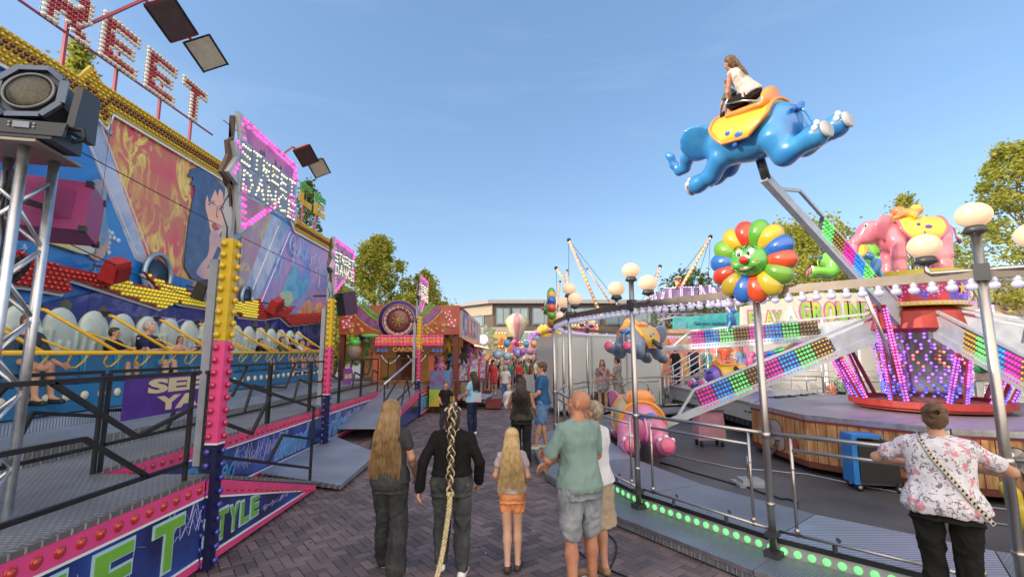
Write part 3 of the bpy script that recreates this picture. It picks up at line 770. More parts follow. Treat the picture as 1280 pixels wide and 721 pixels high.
# front fascias: pink board with domes, white line, navy panel, pink foot board
def scribble(mb, y0, y1, z, x, r=.006, amp=.09, rnd=random.Random(5)):
    P = [V((x, y0, z))]
    y = y0
    while y < y1:
        y += rnd.uniform(.02, .07); P.append(V((x, y, z+rnd.uniform(-amp, amp))))
    mb.tube(P, r, 3, False, False)
def fascia(x, y0, y1, sgn_text, label=None):
    f = MB().bb(x-.04, x, y0, y1, .06, .80).build('fascia_panel', NAVY, pf)
    MB().bb(x-.035, x+.012, y0, y1, .735, .895).build('pink_board', PINKP, f)
    MB().bb(x-.035, x+.010, y0, y1, .06, .135).build('foot_board', PINKP, f)
    MB().bb(x-.035, x+.014, y0, y1, .712, .733).bb(x-.035, x+.012, y0, y1, .137, .155).build('white_line', WHITEL, f)
    MB().bb(x-.05, x+.016, y0, y1, .897, .937).build('tread_edge', EDGEP, pf)
    n = int((y1-y0)/.155)
    for i in range(n):
        y = y0+(i+.5)*(y1-y0)/n
        MB().dome((x+.012, y, .815), (1, 0, 0), .034, .026, 10, 3).lathe([(.044, 0), (.044, .006), (.034, .009)], (x+.0121, y, .815), 10, ax=(1, 0, 0)).build('dome_lamp', B_RED, f)
    return f
f1 = fascia(XF, .6, 4.93, 1)
f2 = fascia(XB, 5.02, 16.15, 1)
f3 = fascia(XF, 16.3, 17.9, 1)
def ftext(par, body, y0, y1, z0, z1, x, m, shear=0, bold=.01, outline=LITE):
    if outline: put_text(MB(), body, (x+.002, (y0+y1)/2, (z0+z1)/2), (0, 1, 0), (0, 0, 1), (y1-y0)+.05, (z1-z0)+.05, .006, bold+.03, shear).build('letter_outline', outline, par)
    put_text(MB(), body, (x+.010, (y0+y1)/2, (z0+z1)/2), (0, 1, 0), (0, 0, 1), y1-y0, z1-z0, .006, bold, shear).build('lettering', m, par)
for i, c in enumerate('STREET'): ftext(f1, c, 1.35+i*.59, 1.35+i*.59+.36, .24, .655, XF, LIME, bold=.03)
mb = MB()
for k in range(4): scribble(mb, 4.45-.02*k, 4.9, .5+.05*k, XF+.004, .004, .12, random.Random(k))
for k in range(5): scribble(mb, 1.3+.6*k, 1.8+.6*k, .45, XF+.004, .003, .18, random.Random(k+9))
mb.build('lightning_scribble', VIOLS, f1)
ftext(f2, 'Blamed', 8.9, 10.3, .22, .66, XB, CYANL, shear=.45, bold=.02, outline=VIOLS); ftext(f2, 'Thrillour', 11.0, 12.9, .2, .66, XB, CYANL, shear=.45, bold=.015, outline=VIOLS)
ftext(f2, 'Ride Slow', 13.1, 14.6, .22, .62, XB, CYANL, shear=.45, bold=.015, outline=VIOLS); ftext(f2, 'Danced', 6.4, 7.7, .22, .62, XB, CYANL, shear=.45, bold=.02, outline=None)
mb = MB()
for k in range(5): scribble(mb, 7.6, 9.2, .42+.03*k, XB+.004, .004, .16, random.Random(k+20))
for k in range(3): scribble(mb, 12.5, 15.8, .4+.05*k, XB+.004, .004, .2, random.Random(k+30))
mb.build('lightning_scribble', VIOLS, f2)
ftext(f3, 'BRAVE', 16.45, 17.75, .22, .62, XF, CYANL, bold=.02)
# wedge ramps: near one runs down away from us, the far one mirrors it
def ramp(ya, yb, word, box):
    s = 1 if yb > ya else -1; L_ = abs(yb-ya); sl_ = (ZD-.14)/L_
    def zt(y): return ZD-sl_*abs(y-ya)
    q = lambda a, b_, x, t: MB().plate(a, (1, 0, 0), t)
    r = MB().plate([(XB+.02, ya, zt(ya)-.03), (XF-.02, ya, zt(ya)-.03), (XF-.02, yb, zt(yb)-.03), (XB+.02, yb, zt(yb)-.03)], (0, 0, 1), .028).build('ramp_plate', PLATE, pf)
    a, b_ = (ya, yb)
    f = MB().plate([(XF-.03, a, .05), (XF-.03, b_, .05), (XF-.03, b_, zt(b_)-.035), (XF-.03, a, zt(a)-.035)], (1, 0, 0), .03).build('fascia_panel', NAVY, pf)
    MB().plate([(XF-.02, a, zt(a)-.20), (XF-.02, b_, zt(b_)-.13), (XF-.02, b_, zt(b_)-.035), (XF-.02, a, zt(a)-.035)], (1, 0, 0), .032).build('pink_board', PINKP, f)
    MB().plate([(XF-.02, a, .05), (XF-.02, b_, .05), (XF-.02, b_, .09), (XF-.02, a, .125)], (1, 0, 0), .030).build('foot_board', PINKP, f)
    MB().plate([(XF-.02, a, zt(a)-.222), (XF-.02, b_-s*.5, zt(b_-s*.5)-.135), (XF-.02, b_-s*.5, zt(b_-s*.5)-.122), (XF-.02, a, zt(a)-.202)], (1, 0, 0), .0335).plate([(XF-.02, a, .127), (XF-.02, b_-s*.4, .098), (XF-.02, b_-s*.4, .112), (XF-.02, a, .147)], (1, 0, 0), .0315).build('white_line', WHITEL, f)
    MB().plate([(XF-.05, a, zt(a)-.03), (XF-.05, b_+s*.05, zt(b_)-.03), (XF-.05, b_+s*.05, zt(b_)+.01), (XF-.05, a, zt(a)+.01)], (1, 0, 0), .066).build('tread_edge', EDGEP, pf)
    for i in range(19):
        y = a+s*(.08+i*.142); MB().dome((XF+.012, y, zt(y)-.105-.02*(1-i/19)), (1, 0, 0), .03*(1-i*.018), .024, 8, 3).build('dome_lamp', B_RED, f)
    if word:
        for i, c in enumerate(word): hh = .30-.022*i; ftext(f, c, a+.02+i*.215, a+.02+i*.215+.155, .22+.004*i, .22+.004*i+hh, XF, LIME, bold=.03)
        mb = MB()
        for k in range(3): scribble(mb, a+1.15, a+2.0, .25, XF+.004, .003, .04, random.Random(k+40))
        mb.build('lightning_scribble', VIOLS, f)
    lg = MB(); yb2 = yb+s*.03
    for x in (XF-.15, XB+.3): lg.bar((x, yb2, zt(yb)-.02), (x+.04, yb2+.02, 0), .025); lg.bar((x+.12, yb2, zt(yb)-.02), (x+.10, yb2+.02, 0), .025); lg.bar((x-.02, yb2+.02, .015), (x+.16, yb2+.02, .015), .03)
    lg.build('ramp_foot', ALU, pf)
ramp(4.97, 7.72, 'STYLE', 0)
# far ramp turned towards the street: a broad ribbed tread rising away
MB().plate([(-4.28, 11.9, .30), (-3.15, 11.9, .30), (-3.15, 16.2, .92), (-4.28, 16.2, .92)], (0, 0, 1), .022).build('ramp_plate', RIBP, pf)
MB().plate([(-3.14, 11.9, .22), (-3.14, 16.2, .64), (-3.14, 16.2, .92), (-3.14, 11.9, .30)], (1, 0, 0), .03).build('pink_board', PINKP, pf)
MB().plate([(-3.14, 13.2, .05), (-3.14, 16.2, .05), (-3.14, 16.2, .62), (-3.14, 13.2, .33)], (1, 0, 0), .026).build('fascia_panel', NAVY, pf)
MB().plate([(-4.25, 8.3, .13), (-2.65, 7.65, .10), (-2.72, 9.9, .12), (-4.25, 11.7, .15)], (0, 0, 1), .022).plate([(-4.24, 8.32, .05), (-2.66, 7.68, .05), (-2.72, 9.85, .05), (-4.24, 11.68, .05)], (0, 0, 1), .05).build('landing_plate', RIBP, pf)
# black railings with broken, kinked lower rails
RB = BLACKM
def railing(segs, parts):
    mb = MB()
    for s in segs: mb.bar(s[0], s[1], .034, .034)
    return mb.build('railing', RB, pf)
def W2(u, v, x): return W(u, v, x=x)
xr = -4.25
for (ya, yb) in ((3.0, 5.0), (5.08, 6.7), (6.78, 8.4), (8.48, 10.1), (10.18, 11.8), (11.88, 13.5), (13.58, 15.2)):
    ym = (ya+yb)/2; k = int(ya*10) % 2
    railing([((xr, ya, 1.95), (xr, yb, 1.95)), ((xr, ya, ZD), (xr, ya, 1.93)), ((xr, yb, ZD), (xr, yb, 1.93)),
             ((xr, ya, 1.20), (xr, yb, 1.20)), ((xr, ya, 1.55), (xr, ym-.25, 1.50)), ((xr, ym-.25, 1.50), (xr, ym+.1, 1.93)), ((xr, yb, 1.50), (xr, ym+.3, 1.62)), ((xr, ym+.3, 1.62), (xr, ym+.12, 1.22))], 0)
xr = -3.15
railing([((xr, 1.2, 1.95), (xr, 4.85, 1.95)), ((xr, 4.75, ZD), (xr, 4.75, 1.95)), ((xr, 1.2, 1.09), (xr, 4.75, 1.09)), ((xr, 1.2, 1.55), (xr, 3.6, 1.52)), ((xr, 3.6, 1.52), (xr, 4.25, 1.10)), ((xr, 3.3, 1.94), (xr, 4.1, 1.45)), ((xr, 4.1, 1.45), (xr, 4.75, 1.60)), ((xr, 1.3, ZD), (xr, 1.3, 1.95))], 0)
railing([((xr, 4.95, 1.95), (xr, 7.75, 1.27)), ((xr, 7.7, .16), (xr, 7.7, 1.27)), ((xr, 5.0, 1.12), (xr, 7.7, .36)), ((xr, 5.0, 1.5), (xr, 5.9, 1.18)), ((xr, 5.9, 1.18), (xr, 6.3, 1.60)), ((xr, 6.35, .75), (xr, 6.7, 1.03)), ((xr, 6.7, 1.03), (xr, 7.7, .80)), ((xr, 5.0, .95), (xr, 5.0, 1.93))], 0)
xr = -3.2
railing([((xr, 12.1, .34), (xr, 12.1, 1.36)), ((xr, 14.0, .62), (xr, 14.6, 1.4)), ((xr, 14.6, 1.4), (xr, 15.1, .8)), ((xr, 12.1, .62), (xr, 15.9, 1.2)), ((xr, 15.95, .9), (xr, 15.95, 2.0)), ((xr, 12.1, .9), (xr, 13.4, 1.36))], 0)
MB().tube([(xr, 12.05, 1.36), (xr, 15.95, 2.02)], .03, 8).build('handrail', ALU, pf)
railing([((-4.2, 16.25, 1.95), (-3.3, 16.25, 1.95)), ((-4.2, 16.25, ZD), (-4.2, 16.25, 1.95)), ((-4.2, 16.25, 1.3), (-3.3, 16.25, 1.3))], 0)
# leaving sign
sy = thing('hanging_sign', 'purple board reading SEE YA hung on the black railing', 'sign', (-4.2, 6.0, 1.5))
MB().bb(-4.205, -4.18, 5.22, 6.62, 1.42, 1.90).build('board', mat('purple_sign_paint', (.10, .035, .30), .35, c2=(.07, .025, .22), scale=3), sy)
CREAM = mat('cream_letter_paint', (.72, .58, .33), .4, var=.05)
put_text(MB(), 'SEE', (-4.178, 6.02, 1.76), (0, 1, 0), (0, 0, 1), .98, .17, .004, .05).build('lettering', CREAM, sy)
put_text(MB(), 'YA', (-4.178, 6.05, 1.55), (0, 1, 0), (0, 0, 1), .74, .17, .004, .05).build('lettering', CREAM, sy)
s2 = thing('arrow_sign', 'small purple arrow shaped board on the far railing', 'sign', (-4.2, 12.2, 1.3))
MB().prism([(-.35, -.2), (.1, -.2), (.1, -.3), (.4, 0), (.1, .3), (.1, .2), (-.35, .2)], (-4.2, 12.3, 1.55), (0, 1, 0), (0, 0, 1), .02).build('board', mat('magenta_sign_paint', (.25, .05, .30), .4), s2)
put_text(MB(), 'INGANG', (-4.176, 12.25, 1.55), (0, 1, 0), (0, 0, 1), .5, .12, .004, .03).build('lettering', CREAM, s2)

# ---------------------------------------------------------------- three bulb posts with arrow signs
SIGNW = mat('sign_silver_face', (.45, .48, .52), .35, .2); BRN = mat('brown_sign_edge', (.12, .075, .05), .6)
MAUV = mat('mauve_pink_panel', (.35, .12, .42), .4, c2=(.55, .2, .4), scale=2.5); SALM = mat('salmon_panel', (.50, .30, .24), .4, c2=(.36, .17, .30), scale=3)
def bulb_post(x, y, label, zb=0.0):
    t = thing('bulb_post', label, 'light post', (x, y, zb), 'yellow, pink and blue bulb posts of the dance ride')
    w = .062
    for nm, z0, z1, m, bm in (('yellow_section', 2.275, 3.37, mat('yellow_post_paint', (.62, .43, .02), .4, var=.08), B_YEL), ('pink_section', 1.235, 2.265, PINKP, B_MAG), ('blue_section', zb+.02, 1.215, mat('navy_post_paint', (.01, .012, .06), .4), B_BLUE)):
        s = MB().bb(x-w, x+w, y-w, y+w, z0, z1).build(nm, m, t)
        n = int(round((z1-z0)/.128))
        for i in range(n):
            z = z0+(i+.5)*(z1-z0)/n
            for (px, py, d) in ((x-.022, y-w, (0, -1, 0)), (x+w, y+.02, (1, 0, 0))):
                MB().lathe([(.024, 0), (.021, .011), (.033, .018), (.034, .030), (.025, .043), (.010, .050), (.001, .051)], (px, py, z), 10, ax=d).build('bulb', bm, s)
    MB().bb(x-w-.004, x+w+.004, y-w-.004, y+w+.004, 1.216, 1.234).build('white_band', WHITEL, t)
    c = MB(); c.bb(x-.20, x-.11, y-.02, y+.10, 1.0, 3.15); c.bb(x-.13, x-.03, y+.03, y+.09, 3.3, 4.5); c.bar((x-.1, y+.05, 3.5), (x-.02, y+.5, 4.1), .03); c.bar((x-.08, y+.05, 3.35), (x-.08, y+.45, 3.6), .04); c.build('bracket', GREYP, t)
    c = MB(); c.ell((x-.08, y-.02, 4.15), (.05, .09, .2), None, 10, 8); c.tube([(x-.05, y+.02, 3.95), (x-.09, y-.08, 3.7), (x-.04, y-.02, 3.5), (x-.08, y+.05, 3.35)], .008, 5); c.build('cable_drum', DARKG, t)
    # arrow sign facing the street
    o = V((x+.02, y-.08, 3.48))
    def P(a, b_, e=0): return o+V((e, a, b_))
    out = [(.22, 0), (1.02, .60), (1.05, .50), (1.42, .48), (1.46, .82), (1.36, .88), (1.48, 1.02), (1.42, 1.30), (.0, 1.34), (.10, 1.06), (-.04, .96), (.04, .82), (-.10, .60), (.10, .52)]
    s = MB().prism(out, P(0, 0, -.05), (0, 1, 0), (0, 0, 1), .05).build('arrow_sign', SIGNW, t)
    MB().prism([(.0, 1.28), (.06, 1.3), (.05, .5), (.25, .05), (.19, .0), (.08, .5), (-.12, .58), (-.02, .82), (-.06, .96), (.06, 1.06)], P(-.02, 0, -.09), (0, 1, 0), (0, 0, 1), .038).build('sign_edge', BRN, s)
    MB().prism([(.12, 1.22), (1.36, 1.20), (1.30, 1.0), (.22, 1.06)], P(0, 0, .0015), (0, 1, 0), (0, 0, 1), .002).build('upper_panel', MAUV, s)
    MB().prism([(.28, .14), (.9, .60), (.20, .62)], P(0, 0, .0015), (0, 1, 0), (0, 0, 1), .002).build('lower_panel', SALM, s)
    MB().prism([(.46, 1.06), (.50, 1.12), (.53, 1.06), (.56, 1.15), (.60, 1.06), (.82, 1.05), (.85, 1.14), (.89, 1.05), (.95, 1.05), (1.0, 1.12), (1.02, 1.04)], P(0, 0, .004), (0, 1, 0), (0, 0, 1), .002).build('dancer_silhouettes', mat('dusk_violet_paint', (.12, .06, .2), .5), s)
    pk = MB()
    def row(a, b_, nn, mb_, r=.021):
        for i in range(nn):
            q = V(a).lerp(V(b_), i/(nn-1) if nn > 1 else 0); mb_.dome(P(q.x, q.y, .002), (1, 0, 0), r, r*1.2, 8, 2)
    for d in (0, 1): row((.10+.03*d, 1.30-.055*d, 0), (1.40-.02*d, 1.27-.055*d, 0), 20, pk)
    for d in (0, 1): row((1.43-.055*d, 1.18, 0), (1.43-.055*d, 1.02, 0), 4, pk); row((1.33+.055*d, .82, 0), (1.38+.05*d, .55, 0), 5, pk)
    row((1.27, .80, 0), (1.30, .55, 0), 4, pk)
    for d in (0, 1): row((.17+.05*d, .54, 0), (.23+.045*d, .10, 0), 7, pk); row((.27+.02*d, .07+.05*d, 0), (.92, .53+.05*d, 0), 11, pk)
    for (a, b_) in (((.02, .98, 0), (.10, .90, 0)), ((.0, .62, 0), (.06, .74, 0)), ((.08, 1.22, 0), (.14, 1.08, 0))): row(a, b_, 3, pk); 
    pk.build('pink_bulbs', G_PINK, s, kind='stuff')
    # words: bulbs laid along letter strokes on silver letters with grey outline
    F = {'S': [[(1, 1), (0, 1), (0, .55), (1, .45), (1, 0), (0, 0)]], 'T': [[(0, 1), (1, 1)], [(.5, .85), (.5, 0)]], 'R': [[(0, 0), (0, 1), (.9, 1), (.9, .55), (.15, .5), (1, 0)]], 'E': [[(1, 1), (0, 1), (0, 0), (1, 0)], [(.2, .5), (.8, .5)]],
         'D': [[(0, 0), (0, 1), (.7, .95), (1, .5), (.7, .05), (0, 0)]], 'A': [[(0, 0), (.5, 1), (1, 0)], [(.3, .4), (.7, .4)]], 'N': [[(0, 0), (0, 1), (1, 0), (1, 1)]], 'C': [[(1, .9), (.5, 1), (0, .6), (0, .4), (.5, 0), (1, .1)]]}
    wb = MB(); lb = MB()
    for word, a0, pitch, bz, h_, bm in (('STREET', .10, .225, .80, .19, 0), ('DANCE', .16, .27, .50, .21, 1)):
        for i, c_ in enumerate(word):
            a1 = a0+i*pitch; z1 = bz+(.02 if i % 2 else 0)
            lb.prism([(-.03, -.035), (pitch*.72+.01, -.035), (pitch*.72+.02, h_+.035), (-.02, h_+.035)], P(a1, z1, .002), (0, 1, 0), (0, 0, 1), .012)
            for st in F[c_]:
                for (p, q) in zip(st, st[1:]):
                    L_ = math.hypot((q[0]-p[0])*pitch*.66, (q[1]-p[1])*h_); nn = max(1, round(L_/.058))
                    for k in range(nn+1):
                        f = k/nn; wb.dome(P(a1+(p[0]+(q[0]-p[0])*f)*pitch*.66, z1+(p[1]+(q[1]-p[1])*f)*h_, .0145), (1, 0, 0), .0125, .016, 6, 2)
    s.name = 'arrow_sign'; MB().prism([(.02, .74), (1.46, .78), (1.47, 1.04), (.04, 1.06)], P(0, 0, .0035), (0, 1, 0), (0, 0, 1), .003).prism([(.10, .43), (1.53, .47), (1.50, .75), (.06, .735)], P(0, 0, .0035), (0, 1, 0), (0, 0, 1), .003).build('word_plate', mat('pale_blue_grey_plate', (.36, .41, .50), .35, .2), s)
    lb.build('letter_plates', mat('steel_blue_letter', (.22, .27, .36), .4, .2), s); wb.build('warm_bulbs', G_WARM, s, kind='stuff')
    return t
bulb_post(XF, 5.05, 'nearest bulb post, its pink arrow sign right beside the painted face of the woman')
bulb_post(-4.15, 10.8, 'middle bulb post, standing on the landing plate by the black speaker')
bulb_post(XF-.1, 16.2, 'farthest bulb post, in front of the roulette booth at the top of the far ramp')
for (x, y, z, l) in ((-4.08, 11.6, 3.34, 'black box speaker with purple sheen hung beside the middle bulb post'),):
    t = thing('speaker', l, 'speaker', (x, y, z)); rt = M.Rotation(R(-35), 3, 'Z') @ M.Rotation(R(12), 3, 'X')
    MB().box((x, y, z), (.32, .36, .56), rt).build('cabinet', mat('dark_purple_cabinet', (.055, .02, .06), .5), t)
    MB().box(V((x, y, z))+rt @ V((0, -.185, 0)), (.28, .015, .5), rt).build('grille', mat('speaker_grille', (.02, .018, .022), .7, bump=.8, bscale=400), t)
    MB().bar((x-.5, y-.75, z+.1), (x, y, z+.2), .04).build('arm', DARKG, t)

# ---------------------------------------------------------------- mural wall
XW = -8.2
mw = thing('mural_wall', 'tall airbrushed back wall of the dance ride painted with fire and a dark haired woman', 'ride wall', (XW-.3, YC, 0))
PALE0 = mat('painted_pale_spark', (.28, .44, .66), .4, var=.1)
FIRE = mat('airbrushed_fire', (.50, .10, .09), .32, c2=(.62, .50, .12), scale=1.5, thr=(.44, .66), coat=.3, detail=7, var=.1)
def layered(name, c1, c2, c3, s1=1.2, s2=3.0, dist=1.5, stretch=(1, 1, 1), vein=None):
    m = bpy.data.materials.new(name); m.use_nodes = True; nt = m.node_tree; N = nt.nodes; L = nt.links; b = N['Principled BSDF']; b.inputs['Roughness'].default_value = .3; b.inputs['Coat Weight'].default_value = .2
    tc = N.new('ShaderNodeTexCoord'); mp = N.new('ShaderNodeMapping'); mp.inputs['Scale'].default_value = stretch; L.new(tc.outputs['Object'], mp.inputs[0])
    a = N.new('ShaderNodeTexNoise'); a.inputs['Scale'].default_value = s1; a.inputs['Detail'].default_value = 5; a.inputs['Distortion'].default_value = dist; L.new(mp.outputs[0], a.inputs['Vector'])
    r = N.new('ShaderNodeValToRGB'); r.color_ramp.elements[0].position = .36; r.color_ramp.elements[0].color = tuple(c1)+(1,); r.color_ramp.elements[1].position = .64; r.color_ramp.elements[1].color = tuple(c2)+(1,); L.new(a.outputs['Fac'], r.inputs[0])
    n2 = N.new('ShaderNodeTexNoise'); n2.inputs['Scale'].default_value = s2*.55; n2.inputs['Detail'].default_value = 3.5; n2.inputs['Distortion'].default_value = 1.1; L.new(mp.outputs[0], n2.inputs['Vector'])
    sb2 = N.new('ShaderNodeMath'); sb2.operation = 'SUBTRACT'; sb2.inputs[1].default_value = .5; L.new(n2.outputs['Fac'], sb2.inputs[0]); ab = N.new('ShaderNodeMath'); ab.operation = 'ABSOLUTE'; L.new(sb2.outputs[0], ab.inputs[0])
    mr = N.new('ShaderNodeMapRange'); mr.inputs['From Max'].default_value = .075; mr.inputs['To Min'].default_value = 1; mr.inputs['To Max'].default_value = 0; L.new(ab.outputs[0], mr.inputs[0])
    n3 = N.new('ShaderNodeTexNoise'); n3.inputs['Scale'].default_value = s2*.4; L.new(mp.outputs[0], n3.inputs['Vector']); r3 = N.new('ShaderNodeMapRange'); r3.inputs['From Min'].default_value = .38; r3.inputs['From Max'].default_value = .62; L.new(n3.outputs['Fac'], r3.inputs[0])
    ml = N.new('ShaderNodeMath'); ml.operation = 'MULTIPLY'; L.new(mr.outputs[0], ml.inputs[0]); L.new(r3.outputs[0], ml.inputs[1])
    mx = N.new('ShaderNodeMix'); mx.data_type = 'RGBA'; L.new(ml.outputs[0], mx.inputs[0]); L.new(r.outputs[0], mx.inputs[6]); mx.inputs[7].default_value = tuple(c3)+(1,); L.new(mx.outputs[2], b.inputs['Base Color'])
    return m
FIRE = layered('airbrushed_fire_red', (.62, .05, .08), (.50, .20, .07), (.80, .74, .10), .7, 3.4, 1.2, (1, 1, .55))
FIRE2 = layered('airbrushed_dusk_fire', (.42, .13, .20), (.30, .24, .34), (.50, .50, .14), .8, 3.4, 1.2, (1, 1, .55))
SKYB = layered('airbrushed_blue', (.01, .12, .46), (.02, .20, .55), (.03, .30, .60), .5, .9, .5)
BEAM = layered('airbrushed_light_beam', (.16, .24, .46), (.46, .50, .66), (.55, .60, .78), .9, 1.0, .4)
PURP = layered('airbrushed_violet', (.10, .18, .58), (.46, .20, .42), (.24, .32, .68), .7, 1.5, 1.0)
CROWD = layered('airbrushed_night_crowd', (.008, .02, .16), (.03, .05, .30), (.16, .20, .48), 1.1, 2.2, 1.5)
HAIRB = mat('painted_dark_blue_hair', (.02, .05, .15), .35, c2=(.05, .10, .24), scale=3, coat=.3, thr=(.35, .7))
FACEP = mat('painted_skin_tone', (.62, .36, .30), .35, c2=(.40, .27, .40), scale=1.1, coat=.3, thr=(.4, .62))
FACEL = mat('painted_light_skin', (.80, .42, .28), .35, var=.08, scale=2, coat=.3)
LINE = mat('painted_dark_line', (.03, .035, .09), .4, var=0)
wall = MB().bb(XW-.25, XW, -3, 21.0, 1.0, 6.95).build('wall', SKYB, mw)
mb = MB(); mb.bb(XW-.9, XW-.3, -3, 21.0, .0, .9)
for y in range(-2, 21, 3): mb.bb(XW-.45, XW-.28, y, y+.12, .9, 6.8)
mb.build('wall_frame', GREYP, mw)
lay = [0]
def art(name, pts, m, d=.004, x=XW, smooth=0):
    """flat painted shape on the wall, pts are (y, z)"""
    lay[0] += 1; e = x+.003+lay[0]*.0012
    if smooth:
        P = [V((a, b_, 0)) for a, b_ in pts]
        for _ in range(smooth):
            Q = []
            for i in range(len(P)): a, b_ = P[i], P[(i+1) % len(P)]; Q += [a.lerp(b_, .25), a.lerp(b_, .75)]
            P = Q
        pts = [(p.x, p.y) for p in P]
    return MB().plate([(x, a, b_) for a, b_ in pts], (1, 0, 0), e-x).build(name, m, wall)
def artp(name, px, m, smooth=0, x=XW): return art(name, [(lambda p: (p.y, p.z))(W(u, v, x=x)) for u, v in px], m, smooth=smooth, x=x)
def stroke(px, r, m, name='painted_line', x=XW, up=None):
    lay[0] += 1; e = x+.004+lay[0]*.0012; P = [W(u, v, x=x) for u, v in px]; mb = MB()
    for a, b_ in zip(P, P[1:]): a.x = b_.x = e-.004; mb.bar(a, b_, .008, r, up=V((1, 0, 0)))
    return mb.build(name, m, wall)
artp('painted_panel', [(118, 118), (345, 272), (300, 372), (178, 330)], FIRE)
artp('painted_panel', [(262, 215), (352, 277), (312, 380), (240, 360)], FIRE2)
artp('painted_panel', [(352, 277), (412, 312), (412, 428), (300, 385)], PURP)
artp('light_beam', [(84, 118), (120, 143), (188, 334), (168, 324)], BEAM)
artp('light_beam', [(340, 268), (362, 283), (322, 375), (303, 370)], BEAM)
WL = WHITEL
stroke([(84, 118), (172, 322)], .05, WL); stroke([(121, 145), (190, 330)], .05, WL); stroke([(348, 282), (311, 372)], .05, WL); stroke([(362, 290), (325, 380)], .05, WL)
rb = random.Random(31)
for k in range(26):   # airbrushed sparks and splashes on the big blue and violet fields
    (y, z, m_) = (rb.uniform(4.5, 9.2), rb.uniform(3.6, 6.6), PALE0) if k % 2 else (rb.uniform(16.2, 20.4), rb.uniform(3.9, 6.3), PALE0)
    rr_ = rb.uniform(.03, .12)
    if k % 2 and W(100, 100, x=XW).z < 0: continue
    art('painted_spark', [(y+rr_*(1 if q % 2 else .3)*math.cos(q*PI/6), z+rr_*(1 if q % 2 else .3)*math.sin(q*PI/6)) for q in range(12)], m_)
artp('painted_figure', [(112, 228), (122, 222), (132, 236), (128, 262), (136, 300), (124, 330), (104, 318), (100, 280), (106, 250)], mat('painted_fighter', (.10, .25, .42), .4, c2=(.45, .30, .26), scale=1.6, thr=(.45, .6)), smooth=2)
# woman with wind-blown dark hair
artp('painted_hair', [(238, 210), (232, 222), (241, 221), (236, 232), (243, 232), (237, 262), (231, 300), (228, 345), (262, 356), (290, 362), (300, 330), (300, 250), (280, 236), (268, 224), (254, 210)], HAIRB, smooth=1)
artp('painted_face', [(256, 242), (264, 232), (276, 238), (281, 256), (279, 276), (274, 292), (267, 299), (261, 290), (258, 272), (254, 258)], FACEL, smooth=2)
artp('painted_neck', [(259, 286), (273, 292), (276, 310), (286, 328), (282, 356), (240, 346), (248, 330), (260, 318)], FACEP, smooth=2)
artp('painted_hair', [(264, 226), (272, 236), (270, 246), (267, 237), (259, 254), (257, 243), (252, 262), (250, 240)], HAIRB)
artp('painted_hair', [(276, 240), (284, 252), (284, 300), (291, 330), (282, 318), (278, 296), (281, 274)], HAIRB)
artp('painted_hair', [(270, 308), (276, 312), (268, 326), (256, 336), (264, 322)], HAIRB)
stroke([(258, 256), (262, 253), (266, 256)], .03, LINE); stroke([(271, 262), (275, 259), (279, 263)], .03, LINE); stroke([(258, 251), (266, 252)], .02, LINE); stroke([(271, 257), (279, 258)], .02, LINE)
artp('painted_eye', [(259, 256), (262, 254), (265, 257), (262, 258)], mat('painted_eye_white', (.5, .55, .7), .4)); artp('painted_eye', [(272, 262), (275, 260), (278, 264), (275, 265)], MATS['painted_eye_white'])
stroke([(269, 258), (268, 270), (270, 272)], .016, mat('painted_shade_line', (.30, .16, .2), .4))
artp('painted_lips', [(262, 280), (266, 279), (270, 284), (273, 284), (269, 289), (264, 286)], mat('painted_lip_red', (.36, .09, .14), .4), smooth=1)
# right panel: ferris wheel, deejay shape, reaching hands
def ringp(cu, cv, ru, rv, m, r=.035, n=22, a0=0, a1=360): stroke([(cu+ru*math.cos(R(a0+(a1-a0)*i/n)), cv+rv*math.sin(R(a0+(a1-a0)*i/n))) for i in range(n+1)], r, m)
PALE = mat('painted_pale_blue', (.42, .58, .80), .4, var=.1)
ringp(367, 307, 6.5, 13.5, PALE, .05); ringp(367, 308, 2, 4.5, PALE, .04); stroke([(367, 308), (364, 330)], .04, PALE)
for a in range(0, 360, 45): stroke([(367, 308), (367+6*math.cos(R(a)), 308+13*math.sin(R(a)))], .015, PALE)
artp('painted_figure', [(366, 330), (372, 340), (369, 348), (378, 352), (386, 345), (380, 366), (366, 376), (358, 376), (352, 372), (356, 352), (362, 342)], mat('painted_blue_cloth', (.06, .30, .55), .4, c2=(.15, .42, .62), scale=2), smooth=1)
artp('painted_figure', [(349, 366), (360, 362), (366, 374), (358, 384), (350, 380)], mat('painted_green_cloth', (.35, .52, .36), .4), smooth=1)
for (cu, cv) in ((384, 322), (390, 330), (395, 326)): ringp(cu, cv, 4, 10, PALE, .02, 12, 20, 250)
stroke([(396, 320), (398, 340), (396, 358), (402, 372)], .03, PALE)
HAND = mat('painted_orange_hand', (.58, .22, .10), .4, c2=(.62, .32, .14), scale=3)
for (u, v, s) in ((380, 384, 1), (394, 388, 1.1), (402, 392, .9), (372, 394, .8)):
    artp('painted_hand', [(u, v), (u+2*s, v-10*s), (u+3*s, v-1), (u+5*s, v-12*s), (u+6*s, v), (u+9*s, v-8*s), (u+8*s, v+6), (u+6*s, v+14), (u-1, v+12), (u-4, v+2), (u-3*s, v-3*s)], HAND, smooth=1)
for (px) in ([(345, 318), (341, 340)], [(350, 325), (345, 345)], [(342, 328), (350, 334)]): stroke(px, .025, PALE)
dots = MB()
for (u, v) in ((115, 290), (119, 293), (125, 292), (131, 296), (136, 290), (137, 297), (136, 304), (135, 310), (136, 316), (143, 298), (148, 301), (130, 290), (118, 299), (140, 292)):
    p = W(u, v, x=XW); dots.lathe([(.055, 0), (.055, .006), (0, .008)], (XW+.003, p.y, p.z), 10, ax=(1, 0, 0))
dots.build('painted_light_dots', mat('painted_pale_dot', (.45, .62, .78), .4), wall)
